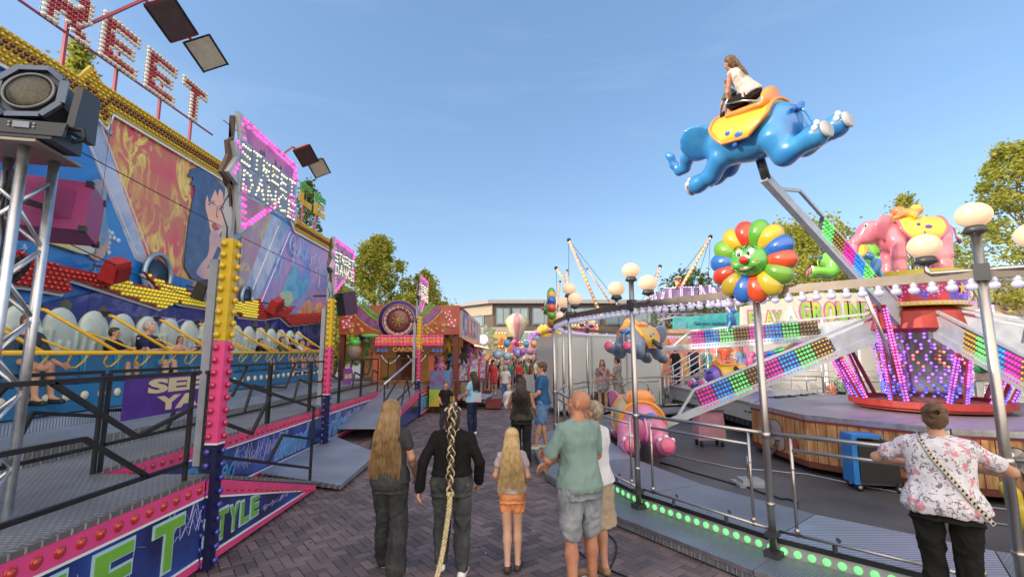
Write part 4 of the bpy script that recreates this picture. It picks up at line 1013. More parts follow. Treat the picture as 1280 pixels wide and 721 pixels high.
# yellow/white curl, loudspeaker rings painted low on the wall
artp('painted_curl', [(20, 285), (60, 270), (100, 278), (118, 300), (110, 322), (70, 308), (40, 300)], mat('painted_yellow_curl', (.55, .48, .12), .4, c2=(.5, .52, .46), scale=1.5), smooth=2)
# crowd band under the zigzag bulbs
art('painted_crowd', [(3.8, 1.5), (20.9, 1.5), (20.9, 3.3), (17.5, 3.35), (14, 3.55), (11, 3.15), (9.6, 3.45), (8.2, 3.0), (3.8, 2.6)], CROWD)
DK = mat('painted_green_silhouette', (.05, .075, .05), .5, c2=(.12, .13, .07), scale=3)
for (y, zz) in ((8.55, 2.5), (9.35, 2.45), (10.3, 2.35), (12.6, 2.6), (13.5, 2.55), (14.9, 2.5), (15.7, 2.5), (7.6, 2.5)):
    art('painted_silhouette', [(y-.30, zz-.1), (y-.22, zz+.25), (y-.08, zz+.36), (y-.14, zz+.52), (y, zz+.64), (y+.14, zz+.52), (y+.08, zz+.36), (y+.2, zz+.24), (y+.28, zz-.1)], DK, smooth=1)
put_text(MB(), 'STYLE', (XW+.10, 11.4, 2.86), (0, 1, 0), (0, 0, 1), 1.9, .22, .004, .02, .3).build('lettering', VIOLS, wall)
for yy_ in (6.6, 9.0, 11.4, 13.8, 16.2, 18.6):
    lay[0] += 1; MB().bb(XW+.002+lay[0]*.0012, XW+.004+lay[0]*.0012, yy_, yy_+.010, 1.6, 6.9).build('panel_joint', LINE, wall)
# bulb borders (thick boards with rows of bulbs)
def bulb_field(poly, x, cmap, par, board, name='bulb_border', sp=.10, r=.040, bname='bulbs'):
    """poly (y, z); cmap(y, z) -> material or None"""
    b_ = MB().prism(poly, (x-.06, 0, 0), (0, 1, 0), (0, 0, 1), .06).build(name, board, par)
    def inside(y, z):
        c = False; n = len(poly)
        for i in range(n):
            (y1, z1), (y2, z2) = poly[i], poly[(i+1) % n]
            if (z1 > z) != (z2 > z) and y < (y2-y1)*(z-z1)/(z2-z1)+y1: c = not c
        return c
    g = {}; ys = [p[0] for p in poly]; zs = [p[1] for p in poly]
    j = 0; z = min(zs)+sp*.5
    while z < max(zs):
        y = min(ys)+sp*(.5 if j % 2 else 1.0)
        while y < max(ys):
            if inside(y, z) and all(inside(y+a, z+c) for a, c in ((.02, 0), (-.02, 0), (0, .02), (0, -.02))):
                g.setdefault(cmap(y, z), []).append((y, z))
            y += sp*1.12
        z += sp*.80; j += 1
    for m, P in g.items():
        mb = MB()
        for y, z in P: mb.dome((x, y, z), (1, 0, 0), r, r*1.3, 6, 2)
        o = mb.build(bname, m, b_, kind='stuff')
    return b_
ybd = mat('yellow_border_board', (.50, .36, .03), .4); wbd = WHITEL
top = [(5.0, 6.72), (8.75, 6.72), (8.95, 6.62), (9.05, 6.98), (16.9, 6.98), (17.3, 6.66), (21.0, 6.66), (21.0, 7.12), (17.55, 7.12), (17.2, 7.42), (8.75, 7.42), (8.45, 7.62), (8.25, 7.28), (5.0, 7.28)]
def topc(y, z):
    c = 7.20 if 8.9 < y < 17.15 else (7.0 if y <= 8.9 else 6.9)
    if 8.35 < y < 8.95 and abs(z-(7.22-(y-8.35)*.75)) < .10: return B_MAROON
    return B_MAROON if abs(z-c) < .075 else B_YEL
bb_ = bulb_field(top, XW+.10, topc, mw, ybd)
MB().prism([(5, 6.66), (8.8, 6.66), (9.0, 6.56), (9.1, 6.93), (16.88, 6.93), (17.28, 6.60), (21.0, 6.60), (21.0, 6.66), (17.3, 6.66), (16.9, 6.98), (9.05, 6.98), (8.95, 6.62), (8.75, 6.72), (5, 6.72)], (XW+.03, 0, 0), (0, 1, 0), (0, 0, 1), .05).build('white_edge', wbd, mw)
z1_ = [(3.5, 2.95), (7.35, 2.95), (8.25, 2.92), (8.2, 3.02), (8.35, 3.12), (8.1, 3.22), (11.0, 3.08), (11.25, 3.05), (11.15, 3.16), (11.3, 3.24), (11.1, 3.42), (9.55, 3.88), (10.2, 3.5), (7.4, 3.66), (3.5, 4.2)]
z1_ = [(W(u, v, x=-8.05).y, W(u, v, x=-8.05).z) for u, v in ((-30, 352), (-30, 296), (9, 308), (43, 324), (134, 346), (196, 362), (176, 339), (214, 357), (262, 371), (300, 378), (298, 393), (262, 386), (226, 380), (219, 377), (201, 386), (140, 366), (88, 349), (82, 352), (86, 360), (79, 367), (30, 358))]
RUBY = mat('red_border_bulb', (.52, .03, .02), .22, coat=.7, var=.1, scale=20); LEM = mat('lemon_bulb', (.60, .55, .04), .22, coat=.6, var=.1, scale=20, emit=.25)
bulb_field(z1_, XW+.22, lambda y, z: RUBY if y < 9.3 else LEM, mw, mat('red_board', (.35, .03, .03), .4))
z2_ = [(W(u, v, x=-8.05).y, W(u, v, x=-8.05).z) for u, v in ((299, 378), (322, 373), (330, 388), (368, 382), (358, 393), (407, 390), (407, 402), (362, 407), (350, 396), (328, 399), (299, 396))]
bulb_field(z2_, XW+.22, lambda y, z: LEM if y < 14.8 else RUBY, mw, mat('red_board', (.35, .03, .03), .4))
for zz in (z1_, z2_): MB().prism([(a, b_-.05) for a, b_ in zz], (XW+.10, 0, 0), (0, 1, 0), (0, 0, 1), .035).build('white_edge', wbd, mw)
mb = MB()
for i in range(14): mb.dome((XW+.1, 20.6, 1.9+i*.11), (1, 0, 0), .045, .05, 6, 2)
mb.build('bulbs', B_MAG, mw, kind='stuff')
# loudspeaker rings and lamps on the wall
for (u, v, r_, l) in ((196, 345, .50, 'big round ring speaker low on the mural between the yellow bulb strips'), (308, 372, .36, 'smaller ring speaker on the mural behind the nearest bulb post')):
    p = W(u, v, x=XW+.1); t = thing('ring_speaker', l, 'speaker', (XW+.1, p.y, p.z))
    MB().tube([(XW+.12, p.y+r_*.8*math.cos(a*PI/12), p.z+r_*math.sin(a*PI/12)) for a in range(24)], .055, 8, closed=True).build('ring', mat('silver_blue_ring', (.30, .40, .48), .3, .6), t)
    MB().lathe([(r_*.75, 0), (r_*.3, -.06), (.001, -.07)], (XW+.10, p.y, p.z), 20, ax=(1, 0, 0)).build('cone', mat('speaker_cone_blue', (.04, .09, .16), .5), t)
for (u0, v0, u1, v1, m, l) in ((130, 325, 160, 350, 'r', 'red box lamp hanging on the mural above the yellow bulbs'), (245, 352, 265, 372, 'd', 'small dark floodlight at the foot of the painted woman'), (338, 375, 352, 388, 'r', 'red box lamp on the mural under the painted figure')):
    p = W((u0+u1)/2, (v0+v1)/2, x=XW+.5); q = W(u1, v1, x=XW+.5); s = abs(q.y-p.y)*.8
    t = thing('box_lamp', l, 'lamp', p); rt = M.Rotation(R(20), 3, 'X') @ M.Rotation(R(25), 3, 'Y')
    MB().box(p, (.3, s*1.7, .42), rt, .8).build('housing', mat('red_lamp_housing', (.45, .03, .03), .45) if m == 'r' else DARKG, t)
    MB().box(p+rt @ V((.16, 0, -.03)), (.02, s*1.3, .3), rt).build('glass', GREYP if m == 'd' else mat('red_lamp_glass', (.3, .02, .02), .2), t); MB().bar(p+V((-.45, 0, .1)), p, .04).build('arm', DARKG, t)

# lettering on red poles above the wall
LET = {}
def grid(c):
    Wd, Hh, t_ = 9, 11, 3; G = set()
    def rc(x0, x1, y0, y1):
        for x in range(x0, x1):
            for y in range(y0, y1): G.add((x, y))
    def ln(x0, y0, x1, y1):
        for i in range(40):
            f = i/39; x = x0+(x1-x0)*f; y = y0+(y1-y0)*f; rc(int(round(x)), int(round(x))+t_, int(round(y)), int(round(y))+2)
    if c == 'E': rc(0, 3, 0, 11); rc(0, 9, 0, 3); rc(0, 8, 4, 7); rc(0, 9, 8, 11)
    if c == 'T': rc(3, 6, 0, 11); rc(0, 9, 8, 11)
    if c == 'S': rc(0, 9, 0, 3); rc(0, 9, 4, 7); rc(0, 9, 8, 11); rc(0, 3, 5, 10); rc(6, 9, 1, 6)
    if c == 'R': rc(0, 3, 0, 11); rc(0, 8, 8, 11); rc(6, 9, 5, 10); rc(0, 8, 4, 7); ln(3, 3, 6, 0)
    if c == 'D': rc(0, 3, 0, 11); rc(0, 7, 0, 3); rc(0, 7, 8, 11); rc(6, 9, 1, 10)
    if c == 'A': rc(0, 3, 0, 9); rc(6, 9, 0, 9); rc(1, 8, 8, 11); rc(0, 9, 3, 6)
    if c == 'N': rc(0, 3, 0, 11); rc(6, 9, 0, 11); ln(1, 8, 5, 0)
    if c == 'C': rc(0, 3, 1, 10); rc(1, 9, 8, 11); rc(1, 9, 0, 3)
    return G
STUD = mat('pale_stud_bulb', (.62, .62, .58), .25, coat=.5, var=0); GRS = mat('green_letter_bulb', (.06, .34, .05), .25, coat=.5, var=.1); MRED = mat('dark_red_letter_bulb', (.34, .02, .03), .22, coat=.6, var=.1)
def bulb_letter(ch, y0, z0, wd, ht, style, x=-8.35):
    G = grid(ch); mb1, mb2, mb3 = MB(), MB(), MB(); sx, sz = wd/9, ht/11
    bk = MB(); nb = lambda c: all((c[0]+a, c[1]+b_) in G for a in (-1, 0, 1) for b_ in (-1, 0, 1) if a == 0 or b_ == 0)
    for (i, j) in sorted(G):
        y, z = y0+(i+.5)*sx, z0+(j+.5)*sz
        bk.bar((x, y-sx*.5, z), (x, y+sx*.5, z), .012, .03)
        if style == 'r': (mb2 if nb((i, j)) or (ch and j % 2 and 0) else mb1).dome((x+.01, y, z), (1, 0, 0), .048, .075, 6, 3)
        else: (mb2 if j < 6 else mb3).dome((x+.01, y, z), (1, 0, 0), .040, .06, 6, 2)
    t = bk.build('sign_letter', mat('letter_rack', (.35, .33, .33), .5, .3) if style == 'r' else mat('white_letter_rack', (.62, .66, .66), .5), lett)
    for m_, mat_ in ((mb1, STUD), (mb2, MRED if style == 'r' else B_YEL), (mb3, GRS)):
        if m_.v: m_.build('bulbs', mat_, t, kind='stuff')
lett = thing('rooftop_lettering', 'red and green bulb letters STREET DANCE standing on thin red poles above the mural wall', 'sign', (-8.4, YC, 7.3))
for i, c in enumerate('STREET'): bulb_letter(c, 5.28+i*1.17, 8.02+.02*i, .98, 1.02, 'r')
for i, c in enumerate('DANCE'): bulb_letter(c, 13.6+i*1.42, 7.95, 1.15, .95, 'g')
POLE = mat('dark_red_pole', (.30, .04, .08), .45)
for y in (5.8, 8.2, 9.35, 10.6, 11.7, 14, 15.5, 17.0, 18.4, 19.7): MB().bar((-8.42, y, 7.0), (-8.42, y, 8.7), .055).build('pole', POLE, lett)
MB().bar((-8.42, 5.0, 8.07), (-8.42, 12.6, 8.20), .035).bar((-8.42, 13, 8.86), (-8.42, 20.6, 8.86), .02).build('rail', POLE, lett)
for n_, (y, z, l) in enumerate(((9.9, 9.42, 'pair of red floodlights on an arm above the red bulb letters'), (16.7, 9.25, 'pair of red floodlights on an arm above the green bulb letters'))):
    t = thing('floodlight', l, 'floodlight', (-7.9, y, z), 'floodlight pairs over the mural wall')
    MB().bar((-8.5, y-1.4, z-1.0), (-7.7, y-.9, z+.05), .05).bar((-7.7, y-.9, z+.05), (-7.6, y+1.0, z+.12), .045).build('arm', POLE, t)
    for k, (dy, m) in enumerate(((-.45, mat('dull_red_lamp_housing', (.26, .05, .05), .5)), (.72, DARKG))):
        rt = M.Rotation(R(-18), 3, 'X') @ M.Rotation(R(-28), 3, 'Y'); c = V((-7.45, y+dy, z-.02))
        h_ = MB().box(c, (.62, .92 if not k else .85, .20), rt, .72).build('lamp_head', m, t)
        MB().box(c+rt @ V((0, 0, -.108)), (.54, .80 if not k else .74, .015), rt).build('glass', mat('lamp_reflector', (.14, .10, .10), .3, .5) if not k else mat('silver_reflector', (.72, .69, .56), .35, .2, bump=.6, bscale=30), h_)
        for s_ in (-1, 1): MB().bar(c+rt @ V((.30*s_, -.42, -.11)), c+rt @ V((.30*s_, .42, -.11)), .03).build('rim', BLACKM, h_)
# guy wires across the wall
for n_, (a, b_, l) in enumerate((((60, 168), (420, 352), 'thin black cable sagging across the upper mural'), ((60, 292), (300, 392), 'thin black cable strung low across the painted blue area'))):
    A, B = W(*a, x=-7.6), W(*b_, x=-7.4); MBx = MB(); MBx.tube([A.lerp(B, i/12)+V((0, 0, -.10*math.sin(PI*i/12))) for i in range(13)], .010, 5)
    for i in (3, 7, 10): MBx.ell(A.lerp(B, i/12)+V((0, 0, -.10*math.sin(PI*i/12))), .022)
    tag(MBx.build('cable', BLACKM), l, 'cable')

# ---------------------------------------------------------------- gondola with seats
gd = thing('gondola', 'long blue gondola of the dance ride with cream shell seats and yellow safety bars', 'ride gondola', (-6.9, YC, 1.2))
BLU = mat('blue_gelcoat', (.015, .17, .36), .3, coat=.5, var=.15, scale=1.5); BLU2 = mat('dark_blue_seat_shell', (.012, .09, .22), .35, coat=.4, var=.15); CRM = mat('cream_seat_shell', (.50, .58, .52), .4, coat=.3, var=.15, scale=2.5)
YEL = mat('yellow_bar_paint', (.72, .43, .015), .35, var=.05)
mb = MB(); mb.bb(-7.9, -6.72, 4.2, 17.2, 1.30, 1.66); mb.plate([(-6.72, 4.2, 1.27), (-6.60, 4.2, 1.27), (-6.60, 17.2, 1.27), (-6.72, 17.2, 1.27)], (0, 0, 1), .4); mb.build('base', BLU, gd)
SPC = .625; NS = 20; Y0 = YC-SPC*NS/2
sh = SD(.04); sh.ell((-7.44, 0, 2.46), (.13, .31, .43)); sh.ell((-7.46, 0, 2.15), (.12, .31, .42)); sh.cap((-7.40, -.24, 2.0), (-7.34, -.23, 2.50), .055, .035); sh.cap((-7.40, .24, 2.0), (-7.34, .23, 2.50), .055, .035); sh.cap((-7.34, -.08, 2.0), (-7.32, -.08, 2.3), .03); sh.cap((-7.34, .08, 2.0), (-7.32, .08, 2.3), .03)
me = sh.mesh(.022, 1)
mcr = [CRM]; me.materials.append(CRM)
body = MB(); body.prism([(-.30, 1.7), (.30, 1.7), (.30, 2.12), (.24, 2.17), (-.24, 2.17), (-.30, 2.12)], (-6.78, 0, 0), (0, 1, 0), (0, 0, 1), .07); body.bb(-7.40, -6.78, -.28, .28, 1.66, 1.82)
shell_me = body.mesh('seat_front', BLU); rim = MB(); rim.tube([(-6.70, -.285, 1.72), (-6.70, -.285, 2.08), (-6.70, -.22, 2.16), (-6.70, .22, 2.16), (-6.70, .285, 2.08), (-6.70, .285, 1.72)], .022, 6); rim_me = rim.mesh('rim', mat('light_blue_rim', (.04, .30, .50), .3, coat=.5))
pad = MB(); pad.box((-7.1, 0, 1.85), (.5, .5, .07)); pad_me = pad.mesh('cushion', BLU2)
bolt = MB()
for s_ in (-1, 1):
    for q in range(4): bolt.dome((-7.335, s_*.245, 2.34+q*.055), (1, 0, 0), .012, .008, 6, 2); bolt.dome((-7.335, s_*.215, 2.34+q*.055), (1, 0, 0), .012, .008, 6, 2)
bolt_me = bolt.mesh('rivets', DARKG)
wall_back = MB().bb(-7.9, -7.5, 4.2, 17.2, 1.64, 2.4).build('back_panel', BLU2, gd)
def lk(name, me_, par, loc):
    o = bpy.data.objects.new(name, me_); col.objects.link(o); o.parent = par; o.location = V(loc)-wl(par); return o
for i in range(NS):
    y = Y0+(i+.5)*SPC
    so_ = lk('seat', me, gd, (0, y, 0)); lk('seat_front', shell_me, so_, (0, y, 0)); lk('cushion', pad_me, so_, (0, y, 0)); lk('rivets', bolt_me, so_, (0, y, 0)); lk('seat_rim', rim_me, so_, (0, y, 0))
lens_ = MB().dome((0, 0, 0), (1, 0, 0), .07, .04, 14, 4).mesh('base_lamp', mat('cream_round_lens', (.62, .60, .42), .25, coat=.5, var=.05))
for i in range(42): lk('round_lamp', lens_, gd, (-6.60, 4.4+i*.305, 1.50))
sb = MB().tube([(-6.40, 4.2, 2.145), (-6.40, 17.1, 2.145)], .033, 10).build('safety_bar', YEL, gd)
for i in range(0, NS, 1):
    y = Y0+(i+.5)*SPC
    MB().tube([(-6.42, y-.20, 2.13), (-6.50, y-.17, 2.0), (-6.52, y-.10, 1.93), (-6.52, y, 1.93), (-6.50, y+.07, 2.0), (-6.42, y+.10, 2.13)], .014, 6).build('leg_loop', YEL, sb)
for i in range(0, NS, 2):
    y = Y0+(i+1.3)*SPC
    MB().tube([(-7.35, y-.35, 2.82), (-7.25, y-.33, 2.80), (-6.42, y+.12, 2.15)], .028, 8).tube([(-7.25, y+.35, 2.50), (-6.9, y+.45, 2.38), (-6.5, y+.65, 2.16)], .018, 6).build('lap_bar_arm', YEL, sb)
    MB().box((-7.36, y-.36, 2.84), (.1, .09, .09)).build('pivot', BLACKM, sb)

# ---------------------------------------------------------------- truss tower, moving head, pink speaker
tr = thing('truss_tower', 'silver four tube lighting truss standing on the near deck at the left edge', 'truss', (-3.45, 3.35, ZD))
T0 = V((-3.74, 3.40, 0)); TL = V((.20, -.04, 0)); c4 = [V((a*.15, b_*.15, 0)) for a, b_ in ((-1, -1), (1, -1), (1, 1), (-1, 1))]
rz_ = M.Rotation(R(12), 3, 'Z')
for c in c4: q = T0+rz_ @ c; MB().tube([q+V((0, 0, ZD+.01)), q+V((0, 0, 3.64))], .034, 12).build('chord', ALU, tr)
MBx = MB()
for k in range(4):
    a, b_ = T0+rz_ @ c4[k], T0+rz_ @ c4[(k+1) % 4]; z = 1.05; s_ = k % 2
    while z < 3.45:
        p, q = (a, b_) if s_ else (b_, a); MBx.tube([p+V((0, 0, z)), q+V((0, 0, z+.27))], .015, 6); z += .27; s_ = not s_
MBx.build('bracing', ALU, tr)
MB().box(T0+V((0, 0, ZD+.008)), (.42, .42, .015), rz_).build('foot_plate', ALU, tr)
MB().box(T0+V((0, 0, 3.655)), (.56, .5, .02), rz_).build('top_plate', mat('weathered_plate', (.34, .30, .25), .5, .4), tr)
cb = MB()
for k in range(4):
    P = [T0+V((-.05+.03*k, -.02+.02*math.sin(k), 3.5-.09*i))+V((.02*math.sin(i*.9+k), .02*math.cos(i+k), 0)) for i in range(11)]; cb.tube(P, .008, 5)
for k in range(6): P = [T0+V((-.06+.06*math.cos(i*.7+k), .16+.03*k*.3, 2.75+.07*math.sin(i*.7+k)+k*.015)) for i in range(10)]; cb.tube(P, .009, 5)
cb.build('cable_bundle', mat('black_rubber', (.012, .012, .013), .6), tr)
T1 = T0; T0 = T0+TL
mh = thing('moving_head_lamp', 'big black moving head stage light facing us on top of the truss tower', 'stage light', T0+V((0, 0, 3.67)))
HG = mat('anthracite_lamp_plastic', (.035, .043, .055), .4, var=.1); c = T0+V((-.03, 0, 4.02)); tl = rz_ @ M.Rotation(R(-14), 3, 'X') @ M.Rotation(R(-6), 3, 'Y')
hb = MB(); hb.box(T0+V((0, 0, 3.73)), (.36, .32, .11), rz_)
for s_ in (-1, 1): hb.plate([T0+rz_ @ V((s_*.235, -.13, 3.76)), T0+rz_ @ V((s_*.235, .13, 3.76)), T0+rz_ @ V((s_*.26, .09, 4.12)), T0+rz_ @ V((s_*.26, -.11, 4.12))], rz_ @ V((s_, 0, 0)), .05)
hb.plate([T0+rz_ @ V((-.27, -.14, 3.80)), T0+rz_ @ V((.27, -.14, 3.80)), T0+rz_ @ V((.25, -.14, 3.70)), T0+rz_ @ V((-.25, -.14, 3.70))], rz_ @ V((0, -1, 0)), .03)
yk = hb.build('yoke', HG, mh)
oct_ = [(-.20, -.10), (-.10, -.21), (.10, -.21), (.20, -.10), (.20, .10), (.10, .21), (-.10, .21), (-.20, .10)]
hd = MB().prism([(a, b_) for a, b_ in oct_], c+tl @ V((0, .0, 0)), tl @ V((1, 0, 0)), tl @ V((0, 0, 1)), -.0).prism(oct_, c+tl @ V((0, .16, 0)), tl @ V((1, 0, 0)), tl @ V((0, 0, 1)), .26).build('head', HG, mh)
def fr(mb_, off, rr, t_, dd):
    for i in range(8):
        a, b_ = oct_[i], oct_[(i+1) % 8]; mb_.bar(c+tl @ V((a[0]*rr, off, a[1]*rr)), c+tl @ V((b_[0]*rr, off, b_[1]*rr)), t_, dd)
fm = MB(); fr(fm, -.115, 1.02, .05, .035); fm.build('front_frame', mat('steel_blue_bezel', (.10, .13, .19), .3, .6), mh)
MB().tube([c+tl @ V((.155*math.cos(i*PI/16), -.125, .155*math.sin(i*PI/16))) for i in range(32)], .012, 8, closed=True).build('lens_ring', mat('grey_lens_ring', (.16, .17, .17), .35, .5), mh)
MB().lathe([(.150, 0), (.13, .02), (.08, .035), (.001, .04)], c+tl @ V((0, -.11, 0)), 28, ax=tl @ V((0, -1, 0))).build('lens', mat('fresnel_lens', (.02, .02, .010), .45, c2=(.07, .065, .03), scale=60, coat=.2), mh)
MB().box(T0+rz_ @ V((0, -.178, 3.762)), (.10, .006, .045), rz_).build('display', mat('grey_display', (.22, .27, .33), .2), mh)
mb = MB()
for (a, b_) in ((-.075, .012), (-.075, -.012), (.075, .012), (.075, -.012)): mb.dome(T0+rz_ @ V((a, -.176, 3.762+b_)), rz_ @ V((0, -1, 0)), .009, .006, 8, 2)
mb.build('button', mat('pale_button', (.4, .45, .5), .4), mh)
MB().tube([T0+rz_ @ V((.26, -.12, 3.78)), T0+rz_ @ V((.36, -.14, 3.77)), T0+rz_ @ V((.37, -.13, 3.70)), T0+rz_ @ V((.28, -.10, 3.69))], .018, 8).build('handle', BLACKM, mh)
T0 = T1
ps = thing('speaker', 'pink loudspeaker box with black corners hung on the back of the truss tower', 'speaker', (-3.82, 3.85, 3.1)); rt = M.Rotation(R(28), 3, 'Z') @ M.Rotation(R(-8), 3, 'X')
c = V((-4.02, 3.95, 3.36)); MAG = mat('magenta_speaker_cabinet', (.32, .035, .16), .45, var=.12, scale=3)
MB().box(c, (.66, .42, .44), rt).build('cabinet', MAG, ps)
for a in (-1, 1):
    for b_ in (-1, 1):
        for d in (-1, 1): MB().box(c+rt @ V((a*.315, b_*.195, d*.205)), (.05, .05, .05), rt).build('corner_guard', BLACKM, ps)
MB().bb(-9, -8.99, 0, .01, 0, .01) if 0 else None
MB().box(c+rt @ V((.15, -.214, 0)), (.16, .008, .26), rt).build('grille_plate', mat('magenta_grille', (.26, .03, .14), .6, bump=.7, bscale=200), ps)
MB().bar(c+V((.1, 0, 0)), T0+V((0, .1, 3.3)), .04).build('clamp', DARKG, ps)
# ================================================================ the flying elephant ride on the right
CX, CY = 8.4, 9.8
def PC(a, r, z): return V((CX+r*math.cos(R(a)), CY+r*math.sin(R(a)), z))
RP, ZK = 7.5, .30
A0 = 175.5
ANG = [A0+15*k for k in range(25)]; ANG[2], ANG[3], ANG[4], ANG[5] = 206.0, 219.5, 232.7, 247.5
dk = thing('ride_deck', 'round chequer plate walkway of the elephant ride with green lamps along its edge', 'ride deck', (CX, CY, 0))
for k in range(24):
    a, b_ = ANG[k], ANG[k+1]; n = V((math.cos(R((a+b_)/2)), math.sin(R((a+b_)/2)), 0))
    MB().plate([PC(a+.05, 6.35, ZK), PC(b_-.05, 6.35, ZK), PC(b_-.05, 7.42, ZK), PC(a+.05, 7.42, ZK)], (0, 0, -1), .05).build('deck_plate', PLATE2 if k % 3 else RIBP, dk)
    near = 150 < a % 360 < 262
    r = MB().plate([PC(a+.02, 7.40, .06), PC(b_-.02, 7.40, .06), PC(b_-.02, 7.40, .245), PC(a+.02, 7.40, .245)], n, .02).build('riser', mat('silver_riser', (.48, .50, .50), .4, .5), dk)
    MB().plate([PC(a+.05, 7.43, ZK+.003), PC(b_-.05, 7.43, ZK+.003), PC(b_-.05, 7.43, ZK-.045), PC(a+.05, 7.43, ZK-.045)], n, .015).build('rubber_edge', BLACKM, dk)
    MB().plate([PC(a+.02, 7.435, .135), PC(b_-.02, 7.435, .135), PC(b_-.02, 7.95, .135), PC(a+.02, 7.95, .135)], (0, 0, -1), .03).plate([PC(a+.02, 7.93, .02), PC(b_-.02, 7.93, .02), PC(b_-.02, 7.93, .104), PC(a+.02, 7.93, .104)], n, .02).build('step', PLATE2, dk)
    MB().plate([PC(a+.02, 7.952, .088), PC(b_-.02, 7.952, .088), PC(b_-.02, 7.952, .134), PC(a+.02, 7.952, .134)], n, .01).build('step_trim', ALU, dk)
    if near:
        for i in range(14):
            p = PC(a, 7.41, .185).lerp(PC(b_, 7.41, .185), (i+.5)/14)+n*.012
            MB().dome(p, n, .027, .022, 10, 3).lathe([(.036, 0), (.036, .007), (.028, .010)], p, 10, ax=n).build('green_lamp', G_GREEN, r)
    else:
        mb = MB()
        for i in range(14): mb.dome(PC(a, 7.41, .185).lerp(PC(b_, 7.41, .185), (i+.5)/14)+n*.012, n, .034, .03, 6, 2)
        mb.build('green_lamps', G_GREEN, r, kind='stuff')
    if k % 2 == 0: MB().bar(PC(a+7, 7.7, 0), PC(a+7, 7.7, .105), .06).bar(PC(a+7, 6.6, 0), PC(a+7, 6.6, .25), .08).build('support_foot', DARKG, dk)
# rails between posts
fe = thing('fence', 'double polished steel tube railing round the elephant ride', 'fence', (CX, CY, ZK))
for k in range(24):
    a, b_ = ANG[k], ANG[k+1]
    if k == 12: continue
    P0, P1 = PC(a, RP-.04, 0), PC(b_, RP-.04, 0); u = (P1-P0).normalized(); Pa, Pb = P0+u*.05, P1-u*.05; z = lambda p, h: V((p.x, p.y, h))
    MB().tube([z(Pa, 1.32), z(Pb, 1.32)], .022, 8).build('rail', STEEL, fe); MB().tube([z(Pa+u*.17, 1.18), z(Pb-u*.17, 1.18)], .017, 8).build('rail', STEEL, fe); MB().tube([z(Pa, .38), z(Pb, .38)], .017, 8).build('rail', STEEL, fe)
    for q in (Pa+u*.16, Pb-u*.16): MB().tube([z(q, .36), z(q, 1.31)], .016, 8).ell(z(q, .42), .028).ell(z(q, 1.0), .02).build('stanchion', STEEL, fe)
    mb = MB()
    for f in (.3, .7): mb.bar(z(P0.lerp(P1, f), ZK), z(P0.lerp(P1, f), .37), .03); mb.bar(z(P0.lerp(P1, f)+V((.03, 0, 0)), .40), z(P0.lerp(P1, f)+V((.05, 0, 0)), .42), .03)
    mb.build('clip', DARKG, fe)
# canopy ring with lamps
cr = thing('canopy_ring', 'steel ring beam carried by the posts with white lamps hanging all along it', 'ring beam', (CX, CY, 2.7))
lampm = MB().ell((0, 0, -.035), (.042, .042, .034), None, 12, 8).cyl((0, 0, -.015), (0, 0, .03), .022, .03, 10).mesh('ring_lamp', mat('frosted_ring_lamp', (.42, .42, .55), .2, emit=.12, ecol=(.70, .72, 1), var=0, coat=.5))
for k in range(24):
    a, b_ = ANG[k], ANG[k+1]
    s = MB().bar(PC(a+.1, RP, 2.79), PC(b_-.1, RP, 2.79), .05, .085).build('beam', mat('brushed_ring_steel', (.20, .175, .16), .42, .8), cr)
    near = 165 < (a+7.5) % 360 < 262; st = MB()
    for i in range(14):
        p = PC(a, RP, 2.725).lerp(PC(b_, RP, 2.725), (i+.5)/14)
        if near:
            o = bpy.data.objects.new('ring_lamp', lampm); col.objects.link(o); o.parent = s; o.location = p-wl(s)
        else: st.ell(p+V((0, 0, -.055)), (.058, .058, .05), None, 8, 5)
    if st.v: st.build('ring_lamps', MATS['frosted_ring_lamp'], s, kind='stuff')
    o = MB().box(PC(a, RP, 2.80), (.10, .10, .14), M.Rotation(R(a), 3, 'Z')).build('joint', DARKG, cr)
PET = [(.62, .05, .02), (.10, .35, .03), (.62, .42, .02), (.02, .12, .50), (.55, .07, .02), (.13, .32, .03), (.55, .42, .03), (.55, .07, .02), (.03, .13, .48), (.45, .34, .03), (.55, .05, .02), (.03, .15, .5), (.15, .38, .03), (.6, .40, .02)]
DOT = mat('pale_pink_dot', (.75, .45, .42), .3, coat=.5, var=0)
